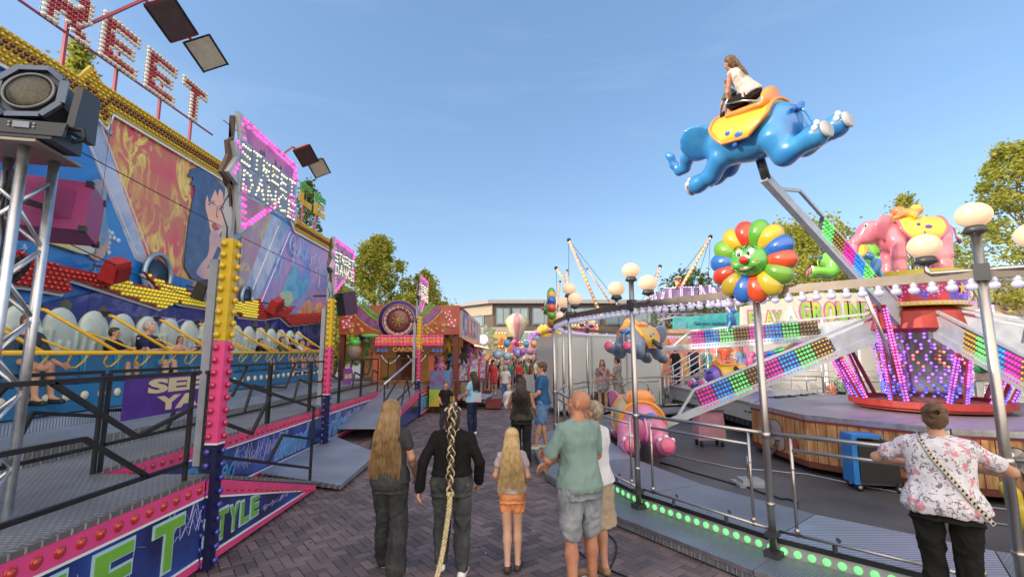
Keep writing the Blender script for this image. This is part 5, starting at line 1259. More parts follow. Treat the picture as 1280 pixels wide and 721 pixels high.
def post(a, kind, label):
    p = PC(a, RP, 0); t = thing('flower_post' if kind == 'f' else ('lamp_post' if kind == 'g' else 'steel_post'), label, 'post' if kind != 'g' else 'lamp post', p, {'f': 'clown flower posts of the elephant ride', 'g': 'globe lamp posts of the elephant ride', 's': 'plain posts of the elephant ride'}[kind])
    top = {'f': 2.95, 'g': 3.14, 's': 2.74}[kind]
    MB().tube([p+V((0, 0, .02)), p+V((0, 0, top))], .036 if kind != 's' else .03, 14).build('pole', STEEL, t)
    MB().lathe([(.048, 0), (.048, .05), (.037, .06)], p+V((0, 0, 1.28)), 14).lathe([(.045, 0), (.045, .03), (.037, .035)], p+V((0, 0, .62)), 14).build('collar', STEEL, t)
    MB().box(p+V((0, 0, .10)), (.14, .14, .18), M.Rotation(R(a), 3, 'Z')).box(p+V((0, 0, .35)), (.12, .10, .05), M.Rotation(R(a), 3, 'Z')).build('foot', DARKG, t)
    tg = V((-math.sin(R(a)), math.cos(R(a)), 0)); n = V((math.cos(R(a)), math.sin(R(a)), 0))
    if kind == 'g':
        ar_ = MB().tube([p+tg*.33+V((0, 0, 2.91)), p+tg*.33+V((0, 0, 2.84)), p+tg*.31+V((0, 0, 2.82)), p-tg*.31+V((0, 0, 2.82)), p-tg*.33+V((0, 0, 2.84)), p-tg*.33+V((0, 0, 2.91))], .022, 10).build('cross_arm', STEEL, t)
        for q in (p+V((0, 0, 3.14)), p+tg*.33+V((0, 0, 2.92)), p-tg*.33+V((0, 0, 2.92))):
            MB().lathe([(.03, -.02), (.085, .0), (.062, .05), (.04, .055)], q, 18).build('lamp_collar', DARKG, t)
            MB().ell(q+V((0, 0, .145)), (.122, .122, .105), None, 24, 16).build('globe', GLOBE, t)
    if kind == 'f':
        c = p+V((0, 0, 3.12))+n*.05; ex = tg*-1; ey = V((0, 0, 1))
        if ex.cross(ey).dot(n) < 0: ex = ex*-1
        ex = -ex if ex.cross(ey).dot(n) < 0 else ex
        rt = M((ex, ey, n)).transposed()
        pe = None
        for i, pc in enumerate(PET):
            ang = R(90-i*360/14+8); f = V((math.cos(ang), math.sin(ang), 0)); rr = .30
            m = mat('petal_%d' % i if 0 else 'petal_paint_%02d' % i, pc, .25, coat=.8, var=.18, scale=3)
            sd = SD(.0); q = MB(); R2 = rt @ M.Rotation(ang, 3, 'Z'); q.ell(c+rt @ (f*rr), (.158, .120, .10), R2, 16, 12)
            pe = q.build('petal', m, t)
            d = MB()
            for (da, db) in ((.05, .03), (-.04, -.03)): d.ell(c+rt @ (f*rr)+R2 @ V((da, db, .072)), (.017, .017, .012), R2, 8, 6)
            d.build('petal_dots', DOT, pe)
        GF = mat('green_face_paint', (.08, .38, .06), .22, coat=.8, var=.12, scale=3)
        sd = SD(.03); sd.ell(c+n*.06, (.20, .17, .10), rt)
        for s_ in (-1, 1): sd.ell(c+rt @ V((s_*.09, -.05, .14)), (.06, .05, .04), rt)
        sd.ell(c+rt @ V((0, -.12, .12)), (.05, .035, .04), rt)
        me = sd.mesh(.012, 1); me.materials.append(GF)
        for v in me.vertices: v.co -= p
        fc = bpy.data.objects.new('face', me); col.objects.link(fc); fc.parent = t
        MB().ell(c+rt @ V((0, -.01, .185)), (.05, .042, .045), rt, 16, 12).build('nose', mat('red_nose_paint', (.6, .02, .015), .2, coat=.9, var=0), fc)
        for s_ in (-1, 1):
            e = MB().ell(c+rt @ V((s_*.058, .072, .135)), (.040, .048, .03), rt @ M.Rotation(-s_*.35, 3, 'Z'), 16, 10).build('eye', mat('eye_white', (.75, .73, .7), .2, var=0), fc)
            MB().ell(c+rt @ V((s_*.050-.008, .062, .163)), (.016, .022, .008), rt, 10, 8).build('pupil', mat('pupil_black', (.01, .01, .01), .15, var=0), e)
            MB().tube([c+rt @ V((s_*a_, b2, .165)) for a_, b2 in ((.015, .115), (.04, .145), (.08, .14), (.105, .11))], .007, 6).build('eyebrow', mat('dark_green_line', (.01, .06, .01), .3, var=0), fc)
            MB().ell(c+rt @ V((s_*.115, -.03, .168)), (.022, .018, .01), rt, 10, 6).build('cheek', mat('orange_cheek', (.6, .2, .03), .3, var=0), fc)
        MB().tube([c+rt @ V((a_, b2, zz)) for a_, b2, zz in ((-.115, -.06, .158), (-.07, -.105, .168), (0, -.122, .172), (.07, -.105, .168), (.115, -.06, .158))], .010, 6).build('mouth', mat('dark_green_line', (.01, .06, .01), .3, var=0), fc)
        MB().tube([c+rt @ V((a_, b2, .170)) for a_, b2 in ((-.05, -.095), (0, -.105), (.05, -.095))], .008, 6).build('tongue', mat('pink_lip', (.6, .2, .15), .3, var=0), fc)
        MB().ell(c-n*.05, (.30, .30, .05), rt, 20, 8).build('back_shell', mat('petal_back', (.10, .3, .05), .3), t)
names = {0: 'clown flower on its post seen edge-on, beside the man in the blue shirt', 3: 'smiling green clown flower facing us on top of its steel post', 1: 'globe lamp post with three pale globes, left of the white box, behind the bald man', 2: 'globe lamp post with three pale globes in front of the grey elephant',
         4: 'largest and nearest globe lamp post, beside the woman in the flowered blouse'}
for k in range(24):
    kind = 'f' if k % 3 == 0 else 'g'
    if k in names: post(ANG[k], kind, names[k])
    elif k in (23, 22): post(A0+15*k, 'g', 'small globe lamp post in front of the white box, '+('nearer of the two' if k == 23 else 'the farther of the two'))
    elif k in (5,): continue
    else: post(A0+15*k, 's', 'plain polished steel post of the far ring without lamp or flower')

# ---------------------------------------------------------------- centre machine
ct = thing('ride_centre', 'turning centre of the elephant ride with mirrored column, violet bulbs and bulb covered arms', 'ride centre', (CX, CY, 0))
WOOD = mat('painted_plank_panel', (.46, .24, .10), .6, c2=(.56, .33, .15), scale=3)
nt = WOOD.node_tree; b = nt.nodes['Principled BSDF']; tcn = nt.nodes.new('ShaderNodeTexCoord')
mpn = nt.nodes.new('ShaderNodeMapping'); mpn.inputs['Scale'].default_value = (7, 7, .6); nt.links.new(tcn.outputs['Object'], mpn.inputs[0])
nzn = nt.nodes.new('ShaderNodeTexNoise'); nzn.inputs['Scale'].default_value = 3; nt.links.new(mpn.outputs[0], nzn.inputs['Vector'])
mxn = nt.nodes.new('ShaderNodeMix'); mxn.data_type = 'RGBA'; mxn.blend_type = 'MULTIPLY'; mxn.inputs[0].default_value = .8
rpn = nt.nodes.new('ShaderNodeValToRGB'); rpn.color_ramp.elements[0].position = .35; rpn.color_ramp.elements[0].color = (.45, .38, .35, 1); rpn.color_ramp.elements[1].position = .6; rpn.color_ramp.elements[1].color = (1, 1, 1, 1)
nt.links.new(nzn.outputs['Fac'], rpn.inputs[0]); nt.links.new(b.inputs['Base Color'].links[0].from_socket, mxn.inputs[6]); nt.links.new(rpn.outputs[0], mxn.inputs[7]); nt.links.new(mxn.outputs[2], b.inputs['Base Color'])
NG = 10; RH = 3.2; HA0 = 197.5
base = MB(); base.v = []; ring = [PC(HA0+36*k, RH, 0) for k in range(NG)]
MB().add([q+V((0, 0, .12)) for q in ring]+[q+V((0, 0, 1.02)) for q in ring], [tuple(range(NG, 2*NG)), tuple(range(NG-1, -1, -1))]+[(i, (i+1) % NG, (i+1) % NG+NG, i+NG) for i in range(NG)]).build('base_top', mat('ribbed_violet_grey_plate', (.34, .33, .42), .4, .5, bump=.3, bscale=30), ct)
for k in range(NG):
    a, b_ = HA0+36*k, HA0+36*(k+1); n = V((math.cos(R(a+18)), math.sin(R(a+18)), 0)); P0, P1 = PC(a, RH+.012, 0), PC(b_, RH+.012, 0); ex = (P1-P0); L_ = ex.length; exn = ex.normalized()
    pn_ = MB()
    for i in range(12): q0, q1 = P0.lerp(P1, i/12+.004), P0.lerp(P1, (i+1)/12-.004); pn_.plate([q0+V((0, 0, .22)), q1+V((0, 0, .22)), q1+V((0, 0, .90)), q0+V((0, 0, .90))], n, .018)
    s = pn_.build('plank_panel', WOOD, ct)
    for (z0, z1, m, e) in ((.905, .93, REDM, .03), (.945, 1.035, ALU, .045), (.12, .215, mat('dark_red_kick_board', (.14, .04, .03), .5), .03), (.932, .943, mat('blue_stripe', (.05, .12, .35), .4), .034)):
        MB().plate([P0+V((0, 0, z0)), P1+V((0, 0, z0)), P1+V((0, 0, z1)), P0+V((0, 0, z1))], n, e).build('edge_stripe', m, s)
    GP = mat('painted_grey_animal', (.30, .28, .27), .5, var=.2); BL = mat('painted_dark_outline', (.05, .04, .05), .5, var=0)
    o0 = P0+n*.022
    def blob(px, pz, rx, rz_, m, e=0):
        MB().prism([(px+rx*math.cos(q*PI/9), pz+rz_*math.sin(q*PI/9)) for q in range(18)], o0+n*e, exn, V((0, 0, 1)), .004).build('painted_animal', m, s)
    if k in (0, 9, 1):
        for (bx, bz, rx, rz2) in ((.95, .60, .26, .20), (.70, .66, .14, .14), (.62, .50, .07, .16), (1.2, .42, .08, .16), (.85, .42, .08, .14)): blob(bx, bz, rx+.02, rz2+.02, BL); blob(bx, bz, rx, rz2, GP, .005)
        blob(1.55, .42, .20, .17, BL); blob(1.55, .42, .18, .15, mat('painted_red_drum', (.34, .07, .05), .5, c2=(.4, .13, .08)), .005); blob(.66, .71, .03, .03, mat('eye_white', (.75, .73, .7), .2, var=0), .010)
    else:
        blob(.6, .55, .24, .2, mat('painted_red_drum', (.34, .07, .05), .5), 0); blob(1.3, .55, .2, .24, GP)
MB().lathe([(1.30, 1.12), (1.30, 1.24), (1.18, 1.24), (1.18, 1.12)], (CX, CY, 0), 40, smooth=False).lathe([(1.2, 1.06), (1.2, 1.17), (.001, 1.17)], (CX, CY, 0), 40, smooth=False).build('turntable', REDM, ct)
MIR = mat('mirror_column', (.42, .40, .44), .12, .95, var=.2, scale=2)
MB().lathe([(.62, 1.2), (.78, 2.62)], (CX, CY, 0), 12, smooth=False).build('mirror_column', MIR, ct)
MB().lathe([(.55, 2.45), (.95, 2.62), (.85, 2.95), (.5, 3.10)], (CX, CY, 0), 20, smooth=False).build('hub', REDM, ct)
vb, sb_, bb2 = MB(), MB(), MB()
for k in range(24):
    for j in range(18):
        z = 1.32+j*.07; rr = .66+.145*(z-1.2)/1.4; a = k*15+6*math.sin(j*1.05)
        p = PC(a, rr, z); n = V((math.cos(R(a)), math.sin(R(a)), 0)); (bb2 if j < 4 else (sb_ if 8 <= j < 13 and k % 2 else vb)).dome(p, n, .026, .035, 6, 2)
vb.build('violet_bulbs', G_VIOL, ct, kind='stuff'); sb_.build('salmon_bulbs', G_SALM, ct, kind='stuff'); bb2.build('blue_bulbs', glow('lit_deep_blue_bulb', (.08, .1, 1), .8, (.1, .1, .7)), ct, kind='stuff')
# star drum and the elephant on top
dr = MB().lathe([(.80, 3.14), (.80, 3.62)], (CX, CY, 0), 40, smooth=False).build('star_drum', mat('red_blue_drum_paint', (.42, .02, .04), .35, c2=(.10, .06, .42), scale=2.2, thr=(.56, .6)), ct)
YRIM = mat('yellow_rim_paint', (.62, .50, .04), .35, var=.05)
MB().lathe([(.86, 3.62), (.86, 3.76), (.001, 3.76)], (CX, CY, 0), 40, smooth=False).lathe([(.80, 3.06), (.86, 3.06), (.86, 3.14), (.80, 3.14)], (CX, CY, 0), 40, smooth=False).build('rim', YRIM, dr)
sv = MB()
for k in range(9):
    a = 10+40*k; n = V((math.cos(R(a)), math.sin(R(a)), 0)); tg = V((-math.sin(R(a)), math.cos(R(a)), 0)); c = PC(a, .815, 3.38)
    MB().prism([((.13 if i % 2 == 0 else .055)*math.cos(PI/2+i*PI/5), (.13 if i % 2 == 0 else .055)*math.sin(PI/2+i*PI/5)) for i in range(10)], c, tg, V((0, 0, 1)), .012).build('star', mat('gold_star', (.6, .42, .04), .3), dr)
    for i in range(20): q = (.19 if i % 4 == 0 else (.15 if i % 2 else .11)); sv.dome(PC(a+math.degrees(q*math.cos(i*PI/10)/.8), .81, 3.38+q*math.sin(i*PI/10)), n, .014, .02, 5, 2)
for i in range(60): n = V((math.cos(i*PI/30), math.sin(i*PI/30), 0)); sv.dome(PC(i*6, .87, 3.10), n, .016, .02, 5, 2)
sv.build('violet_bulbs', G_VIOL, dr, kind='stuff')

BEAM_M = mat('pale_blue_grey_beam', (.42, .47, .54), .4, .2)
ARMS = {210: 28.0, 174: -22.5, 138: -3.5, 102: -12.5, 66: 27, 30: -6, 354: -14, 318: -14, 282: -16, 250: -19}
for az, el in ARMS.items():
    h = V((math.cos(R(az)), math.sin(R(az)), 0)); d = (h*math.cos(R(el))+V((0, 0, math.sin(R(el))))).normalized(); up = (V((0, 0, 1))*math.cos(R(el))-h*math.sin(R(el))); sd_ = d.cross(up)
    o = V((CX, CY, 2.56))+h*.55
    LA = 5.3
    am = MB(); am.bar(o, o+d*(LA-.25), .11, .15, up=up); am.bar(o+up*.44, o+d*(LA-1.15)+up*.43, .05, .05, up=up); am.bar(o+d*(LA-1.15)+up*.43, o+d*(LA-.6)+up*.05, .05, .05, up=up)
    am.bar(o+up*.36, o+up*.0, .06, .06); am.plate([o+sd_*-.03+up*.08, o+d*1.15+sd_*-.03+up*.06, o+d*1.15+sd_*-.03+up*.34, o+sd_*-.03+up*.36], sd_, .06)
    arm = am.build('swing_arm', BEAM_M, ct)
    cols = [GOLDB, G_GRN, G_BLU, G_MAG]*2
    detail = az in (210, 174, 138, 250, 102, 66, 30, 282)
    for i in range(8 if az != 210 else 6):
        x0 = 1.2+i*.37
        bp = MB().plate([o+d*x0-up*.02-sd_*.035, o+d*(x0+.365)-up*.02-sd_*.035, o+d*(x0+.365)+up*.40-sd_*.035, o+d*x0+up*.40-sd_*.035], sd_, .07).build('bulb_panel', mat('dark_panel_backing', (.08, .06, .09), .5), arm)
        bm = MB()
        for c_ in range(5):
            for r_ in range(5):
                for s_ in (-1, 1): bm.dome(o+d*(x0+.036+c_*.073)+up*(.02+r_*.086)+sd_*s_*.036, sd_*s_, .028, .038, 7 if detail else 4, 2)
        bm.build('bulbs', cols[i], bp, kind='stuff')
    MB().cyl(o+d*(LA-.3), o+d*LA+up*.25, .07).build('pivot_joint', DARKG, arm)
    # red strut with bulbs, from the turntable to the arm
    q0 = PC(az, 1.2, 1.24); q1 = o+d*1.15-up*.06
    for s_ in (-1, 1):
        a_, b_ = q0+sd_*s_*.11, q1+sd_*s_*.07
        st = MB().bar(a_, b_, .06, .06).build('strut', REDM, ct); bm = MB(); b3 = MB(); L_ = (b_-a_).length; dd = (b_-a_).normalized(); nn = (h-dd*h.dot(dd)).normalized()
        for i in range(int(L_/.058)):
            (b3 if i < 6 else bm).dome(a_+dd*(i+.5)*.058+nn*.03, nn, .024, .03, 6, 2); bm.dome(a_+dd*(i+.5)*.058+sd_*s_*.03, sd_*s_, .024, .03, 6, 2)
        bm.build('violet_bulbs', G_VIOL if s_ > 0 else glow('lit_rose_violet_bulb', (.75, .15, .8), .7, (.5, .1, .5)), st, kind='stuff'); b3.build('blue_bulbs', MATS['lit_deep_blue_bulb'], st, kind='stuff')
    if el > 0: MB().cyl(PC(az, .9, 1.35), o+d*1.7-up*.1, .035).build('ram', STEEL, ct)

# ---------------------------------------------------------------- elephants
def elephant(label, M4, c1, c2=None, stand=False, saddle=(.70, .45, .03), trim=(.75, .28, .05), pads=(.62, .14, .22), group='elephant cars of the flying ride', name='elephant_car', vox=.028, scale=1.0, motif=(.05, .18, .6), cockpit=True, drape=118):
    t = thing(name, label, 'elephant', (0, 0, 0), group)
    key = ''.join('%02d' % int(q*99) for q in c1)
    skin = mat('elephant_paint_'+key, c1, .28, coat=.7, c2=c2 or tuple(q*1.25 for q in c1), scale=1.6, thr=(.35, .7))
    s = SD(.09)
    s.ell((0, 0, 0), (.44, .78, .46)); s.ell((0, -.48, .04), (.40, .45, .42)); s.ell((0, .50, -.02), (.40, .40, .42))
    s.ell((0, 1.0, .16), (.30, .35, .34)); s.ell((0, 1.20, .02), (.20, .2, .2))
    for sg in (1, -1):
        s.ell((sg*.37, .86, .20), (.055, .33, .36), M.Rotation(-sg*.45, 3, 'Z') @ M.Rotation(sg*.25, 3, 'Y')); s.ell((sg*.12, 1.2, .22), (.09, .09, .09))
        if stand: L1 = [(sg*.25, .5, -.2), (sg*.26, .52, -.6), (sg*.26, .54, -.92)]; L2 = [(sg*.26, -.5, -.15), (sg*.28, -.52, -.6), (sg*.28, -.50, -.92)]
        else: L1 = [(sg*.27, .52, -.22), (sg*.30, .78, -.50), (sg*.31, 1.10, -.60)]; L2 = [(sg*.27, -.58, -.12), (sg*.33, -.72, -.42), (sg*.34, -1.22, -.26)]
        s.cap(L1[0], L1[1], .21, .165); s.cap(L1[1], L1[2], .16, .15); s.cap(L1[2], V(L1[2])+(V(L1[2])-V(L1[1])).normalized()*.05, .175, .18)
        s.cap(L2[0], L2[1], .27, .20); s.cap(L2[1], L2[2], .19, .155); s.cap(L2[2], V(L2[2])+(V(L2[2])-V(L2[1])).normalized()*.05, .18, .19)
        t_ = [(L1[2], L1[1]), (L2[2], L2[1])]
        for e_, f_ in t_:
            dd = (V(e_)-V(f_)).normalized(); c = V(e_)+dd*.215; a, b_, _ = frame(dd)
            MB().lathe([(.145, 0), (.15, .02), (.12, .045), (.001, .05)], c, 16, ax=dd).build('foot_pad', mat('pad_paint_%02d' % int(pads[0]*99), pads, .3, coat=.5), t, loc=None) if not stand else None
            for q in (-.9, 0, .9):
                w_ = (a*math.sin(q)+b_*math.cos(q)*(1 if dd.y < 0 and not stand else 1))
                if stand: w_ = V((math.sin(q), math.cos(q)*(1), 0))
                MB().ell(c-dd*.07+w_*.155, (.05, .05, .06), None, 10, 8).build('toenail', mat('toenail_white', (.72, .72, .70), .25, coat=.6, var=0), t)
    if stand: T = [(0, 1.25, .05), (0, 1.42, -.1), (0, 1.50, -.35), (0, 1.48, -.60), (0, 1.58, -.72)]
    else: T = [(0, 1.28, .08), (0, 1.46, -.06), (0, 1.58, -.24), (0, 1.74, -.28), (0, 1.84, -.12), (0, 1.86, .06), (0, 1.92, .12)]
    rr = [.15, .125, .105, .09, .075, .065, .07]
    for i in range(len(T)-1): s.cap(T[i], T[i+1], rr[i], rr[i+1])
    me = s.mesh(vox, 2); o = link_mesh('body', me, skin, t)
    MB().tube([(0, -.90, .25), (0, -1.02, .15), (.03, -1.06, -.05), (0, -1.1, -.18)], [.035, .028, .02, .045], 8).build('tail', skin, t)
    MB().ell((0, -1.1, -.2), (.05, .05, .07)).build('tail_tuft', mat('tuft_dark_violet', (.16, .04, .14), .4), t)
    for sg in (1, -1):
        e = MB().ell((sg*.215, 1.20, .30), (.05, .06, .07)).build('eye', mat('eye_white', (.75, .73, .7), .2, var=0), t); MB().ell((sg*.245, 1.235, .30), (.022, .028, .035)).build('pupil', mat('pupil_black', (.01, .01, .01), .15, var=0), e)
    # blanket: two-sided shell round the belly
    n1, n2 = 26, 14; vs = []
    for L_ in (0, 1):
        for i in range(n1+1):
            th = R(-drape+2*drape*i/n1)
            for j in range(n2+1):
                y = -.60+1.12*j/n2; edge = .06*math.cos(th*7)
                if abs(th) > R(drape-40): y = -.03+(y+.03)*(1-.55*((abs(th)-R(drape-40))/R(40))**1.5)
                f = math.sqrt(max(.05, 1-(y/1.25)**2)); r = (.52+.03*abs(j/n2-.5)*2 if L_ == 0 else .455)*f
                lift = .0
                vs.append((r*math.sin(th)*1.02, y+0*edge, r*math.cos(th)*1.04+lift))
    W_ = n2+1; N_ = (n1+1)*W_; fs = []
    for i in range(n1):
        for j in range(n2):
            a = i*W_+j; fs.append((a, a+1, a+1+W_, a+W_)); fs.append((a+N_, a+W_+N_, a+1+W_+N_, a+1+N_))
    def rim_(idx): 
        for p, q in zip(idx, idx[1:]): fs.append((p, q, q+N_, p+N_))
    rim_([i*W_ for i in range(n1+1)]); rim_([i*W_+n2 for i in range(n1, -1, -1)]); rim_([j for j in range(n2, -1, -1)]); rim_([n1*W_+j for j in range(n2+1)])
    SAD = mat('saddle_paint_%02d' % int(saddle[0]*99), saddle, .3, coat=.7, var=.1, scale=3)
    bl = MB().add(vs, fs, True).build('blanket', SAD, t)
    TR = mat('trim_paint_%02d' % int(trim[1]*99), trim, .3, coat=.7, var=0)
    P = [V(vs[i*W_]) for i in range(n1+1)]+[V(vs[n1*W_+j]) for j in range(1, n2+1)]+[V(vs[i*W_+n2]) for i in range(n1-1, -1, -1)]+[V(vs[j]) for j in range(n2-1, 0, -1)]
    MB().tube(P, .034, 8, closed=True).build('blanket_trim', TR, bl)
    for sg in (1, -1):
        MB().ell((sg*.515, -.12, .12), (.02, .09, .06)).ell((sg*.50, .1, .20), (.02, .05, .05)).ell((sg*.515, 0, -.02), (.02, .05, .05)).build('painted_motif', mat('motif_paint_%02d' % int(motif[0]*99), motif, .3), bl)
    if cockpit:
        ck = SD(.05); ck.ell((0, -.34, .55), (.27, .10, .20)); ck.ell((0, .0, .47), (.30, .40, .10)); ck.ell((0, .36, .52), (.25, .08, .12)); 
        for sg in (1, -1): ck.cap((sg*.27, -.3, .50), (sg*.26, .34, .50), .055, .05)
        me = ck.mesh(.022, 1); link_mesh('seat_rim', me, TR, t)
        MB().ell((0, -.93, .24), (.10, .05, .06)).ell((-.13, -.90, .27), (.10, .04, .06)).ell((.13, -.90, .27), (.10, .04, .06)).build('tail_bow', mat('blue_bow_paint', (.03, .16, .55), .3, coat=.5), t)
        MB().ell((0, .08, .535), (.20, .22, .045)).build('seat_cushion', mat('dark_seat_lining', (.04, .03, .03), .6), t)
        MB().tube([(-.27, .34, .50), (-.28, .30, .72), (-.16, .24, .86), (.16, .24, .86), (.28, .30, .72), (.27, .34, .50)], .018, 8).tube([(-.27, -.32, .55), (-.3, -.05, .66), (-.28, .30, .70)], .016, 8).tube([(.27, -.32, .55), (.3, -.05, .66), (.28, .30, .70)], .016, 8).build('grab_bar', STEEL, t)
    for o_ in [q for q in bpy.data.objects if q.parent == t and q.name.split('.')[0] in ('seat_rim', 'seat_cushion', 'grab_bar')]: o_.location.y -= .16
    t.matrix_world = M4
    return t
def place(c, az, pitch=0, roll=0, s=1.0):
    hd = V((math.sin(R(az)), -math.cos(R(az)), 0)); rz = math.atan2(-hd.x, hd.y)
    return M.Translation(c) @ M.Rotation(rz, 4, 'Z') @ M.Rotation(R(pitch), 4, 'X') @ M.Rotation(R(roll), 4, 'Y') @ M.Scale(s, 4)
def tip(az, up=.42, out=.25):
    el = ARMS[az]; h = V((math.cos(R(az)), math.sin(R(az)), 0)); return V((CX, CY, 2.56))+h*.55+(h*math.cos(R(el))+V((0, 0, math.sin(R(el)))))*(5.0+out)+V((0, 0, up))
ELS = 1.0
E1 = place(tip(210, .47, .38), 210, 7, -26, .86)
elephant('bright blue elephant car with yellow saddle flying high on its raised arm', E1, (.03, .20, .56), (.05, .32, .66), pads=(.42, .44, .46), drape=84)
elephant('pink elephant car with wide yellow blanket, low behind the railing, seen from its rear', place(tip(174, .32, .62), 174, 4, 0, .95), (.62, .17, .38), (.72, .30, .50), pads=(.62, .10, .22))
elephant('grey blue elephant car with yellow saddle and pink feet, in front of the white box', place(tip(138, .30, .75), 138, 0, 0, .86), (.14, .19, .30), (.20, .26, .38), pads=(.62, .12, .25))
elephant('purple elephant car with yellow saddle and pink feet beside the stairs of the play house', place(tip(102, .0, .7), 102, 0, 0, .86), (.13, .07, .46), (.20, .10, .55), pads=(.62, .16, .28))
elephant('lime green elephant car with yellow saddle, raised behind the smiling flower', place(tip(66, .2, .1), 66, 12, 0, .8), (.14, .46, .05), (.25, .58, .08))
elephant('dark green elephant car behind the arms near the right edge', place(tip(30, .1, .1), 30, 0, 0, .86), (.03, .22, .07), (.05, .30, .10))
for az, c, l in ((354, (.5, .08, .05), 'red elephant car on the far right side'), (318, (.6, .3, .04), 'orange elephant car on the right side'), (282, (.05, .4, .45), 'turquoise elephant car low on the near right side'), (250, (.5, .4, .03), 'yellow elephant car low beside the nearest arm')):
    elephant(l, place(tip(az, .0, .6), az, 0, 0, .86), c, vox=.04)
top_e = elephant('big pink elephant statue with yellow painted blanket standing on the star drum', M.Translation((CX+.10, CY, 4.60)) @ M.Rotation(R(78), 4, 'Z') @ M.Scale(.76, 4), (.66, .16, .26), (.70, .28, .34), stand=True, name='elephant_statue', group=None, cockpit=False, saddle=(.68, .50, .05), trim=(.62, .12, .25), motif=(.10, .05, .4))
mk = thing('toy_monkey', 'yellow and orange toy figure sprawled on the back of the pink elephant statue', 'toy figure', (CX, CY, 4.75))
s = SD(.04); b0 = V((CX+.0, CY-.05, 5.05)); s.ell(b0, (.22, .15, .13)); s.ell(b0+V((.20, 0, .10)), (.13, .12, .12)); s.cap(b0+V((.1, -.1, 0)), b0+V((-.05, -.25, -.12)), .05, .04); s.cap(b0+V((-.15, -.08, 0)), b0+V((-.35, -.12, -.1)), .06, .05); s.cap(b0+V((-.15, .08, 0)), b0+V((-.33, .15, -.02)), .06, .05); s.ell(b0+V((-.18, 0, .08)), (.12, .12, .10))
link_mesh('body', s.mesh(.02, 1), mat('yellow_toy_paint', (.66, .46, .04), .3, c2=(.66, .22, .08), scale=3, coat=.5), mk, -V((CX, CY, 4.75)))
for sg in (1, -1): MB().ell(b0+V((.30, sg*.05, .14)), .025).build('eye', mat('eye_white', (.75, .73, .7), .2, var=0), mk)

def parrot(p, label, c1, c2, s=1.0, rz=0, belly=(.6, .45, .05), group='painted parrot figures'):
    t = thing('parrot_figure', label, 'parrot', (0, 0, 0), group)
    b = SD(.03); b.ell((0, 0, .22), (.085, .095, .17), M.Rotation(R(18), 3, 'X')); b.ell((0, .06, .43), (.075, .085, .08)); b.cap((0, -.05, .12), (0, -.16, -.12), .05, .02)
    link_mesh('body', b.mesh(.02, 1), mat('parrot_paint_%02d%02d' % (int(c1[0]*99), int(c1[2]*99)), c1, .3, coat=.6), t)
    for sg in (1, -1): MB().ell((sg*.085, -.02, .20), (.025, .07, .16), M.Rotation(R(22), 3, 'X')).build('wing', mat('wing_paint_%02d%02d' % (int(c2[0]*99), int(c2[2]*99)), c2, .3, coat=.6), t)
    MB().ell((0, .07, .18), (.055, .05, .11)).build('belly', mat('belly_paint_%02d' % int(belly[0]*99), belly, .3), t)
    MB().tube([(0, .13, .45), (0, .18, .43), (0, .185, .38)], [.035, .025, .006], 8).build('beak', mat('beak_horn', (.5, .42, .3), .3), t)
    for sg in (1, -1): MB().ell((sg*.055, .10, .455), (.018, .02, .02)).build('eye', mat('eye_white', (.75, .73, .7), .2, var=0), t)
    t.location = p; t.rotation_euler.z = rz; t.scale = (s,)*3
def onarm(az, x, z=.38):
    el = ARMS[az]; h = V((math.cos(R(az)), math.sin(R(az)), 0)); d = h*math.cos(R(el))+V((0, 0, math.sin(R(el)))); return V((CX, CY, 2.56))+h*.55+d*x+V((0, 0, z))
parrot(onarm(210, 1.2, .45), 'blue parrot figure with yellow belly perched on the raised arm below the pink statue', (.05, .25, .5), (.03, .2, .5), 1.0, R(60))
parrot(onarm(138, 2.7, -.75), 'pink parrot figure perched between the two left arms', (.66, .12, .28), (.5, .1, .35), 1.05, R(-60), (.4, .05, .1))
parrot(onarm(138, 2.2, -.75), 'violet blue parrot figure right of the pink one', (.14, .10, .5), (.2, .15, .6), .9, R(-60), (.7, .7, .7))
parrot(onarm(138, 3.1, .42), 'long tailed blue parrot figure in front of the play house sign', (.04, .22, .5), (.03, .17, .45), 1.0, R(-80), (.5, .1, .05))
# support wagon behind the centre
wg = thing('ride_wagon', 'long pale grey transport wagon frame reaching back from the planked centre', 'wagon', (7.6, 14, 0)); GW = mat('pale_wagon_paint', (.40, .42, .43), .45, var=.1)
MB().bb(6.1, 9.6, 11.6, 18.6, .42, .86).build('frame', GW, wg); MB().bb(6.05, 9.65, 11.55, 18.65, .862, .90).build('edge_rail', ALU, wg)
mb = MB()
for i in range(22): mb.bb(6.04, 6.09, 11.8+i*.3, 11.95+i*.3, .30, .40)
mb.bb(6.05, 9.6, 11.6, 18.6, .28, .30); mb.build('rack', DARKG, wg)
mb = MB()
for y in (12.4, 12.6, 14.1, 14.3, 16, 16.2): mb.bb(6.085, 6.098, y, y+.1, .62, .66)
mb.build('slots', BLACKM, wg)
for x, y in ((6.3, 12.0), (6.3, 18.2), (9.4, 12), (9.4, 18)): MB().bar((x, y, 0), (x, y, .42), .1).build('leg', DARKG, wg)
MB().bar((5.2, 9.9, .12), (5.75, 9.55, .95), .06).bar((5.2, 9.9, .12), (6.0, 10.5, .15), .06).bar((5.7, 9.6, .1), (5.75, 9.55, 1.0), .07).build('brace', DARKG, wg)
mb = MB()
for i in range(4): mb.tube([(6.5+i*.5, 12.0+i*.3, .95), (6.6+i*.5, 12.1+i*.3, 1.05), (6.9+i*.5, 12.2+i*.3, 1.0)], .03, 6); mb.box((6.6+i*.5, 12.2+i*.3, .98), (.2, .12, .12))
mb.build('hydraulic_hoses', BLACKM, wg)
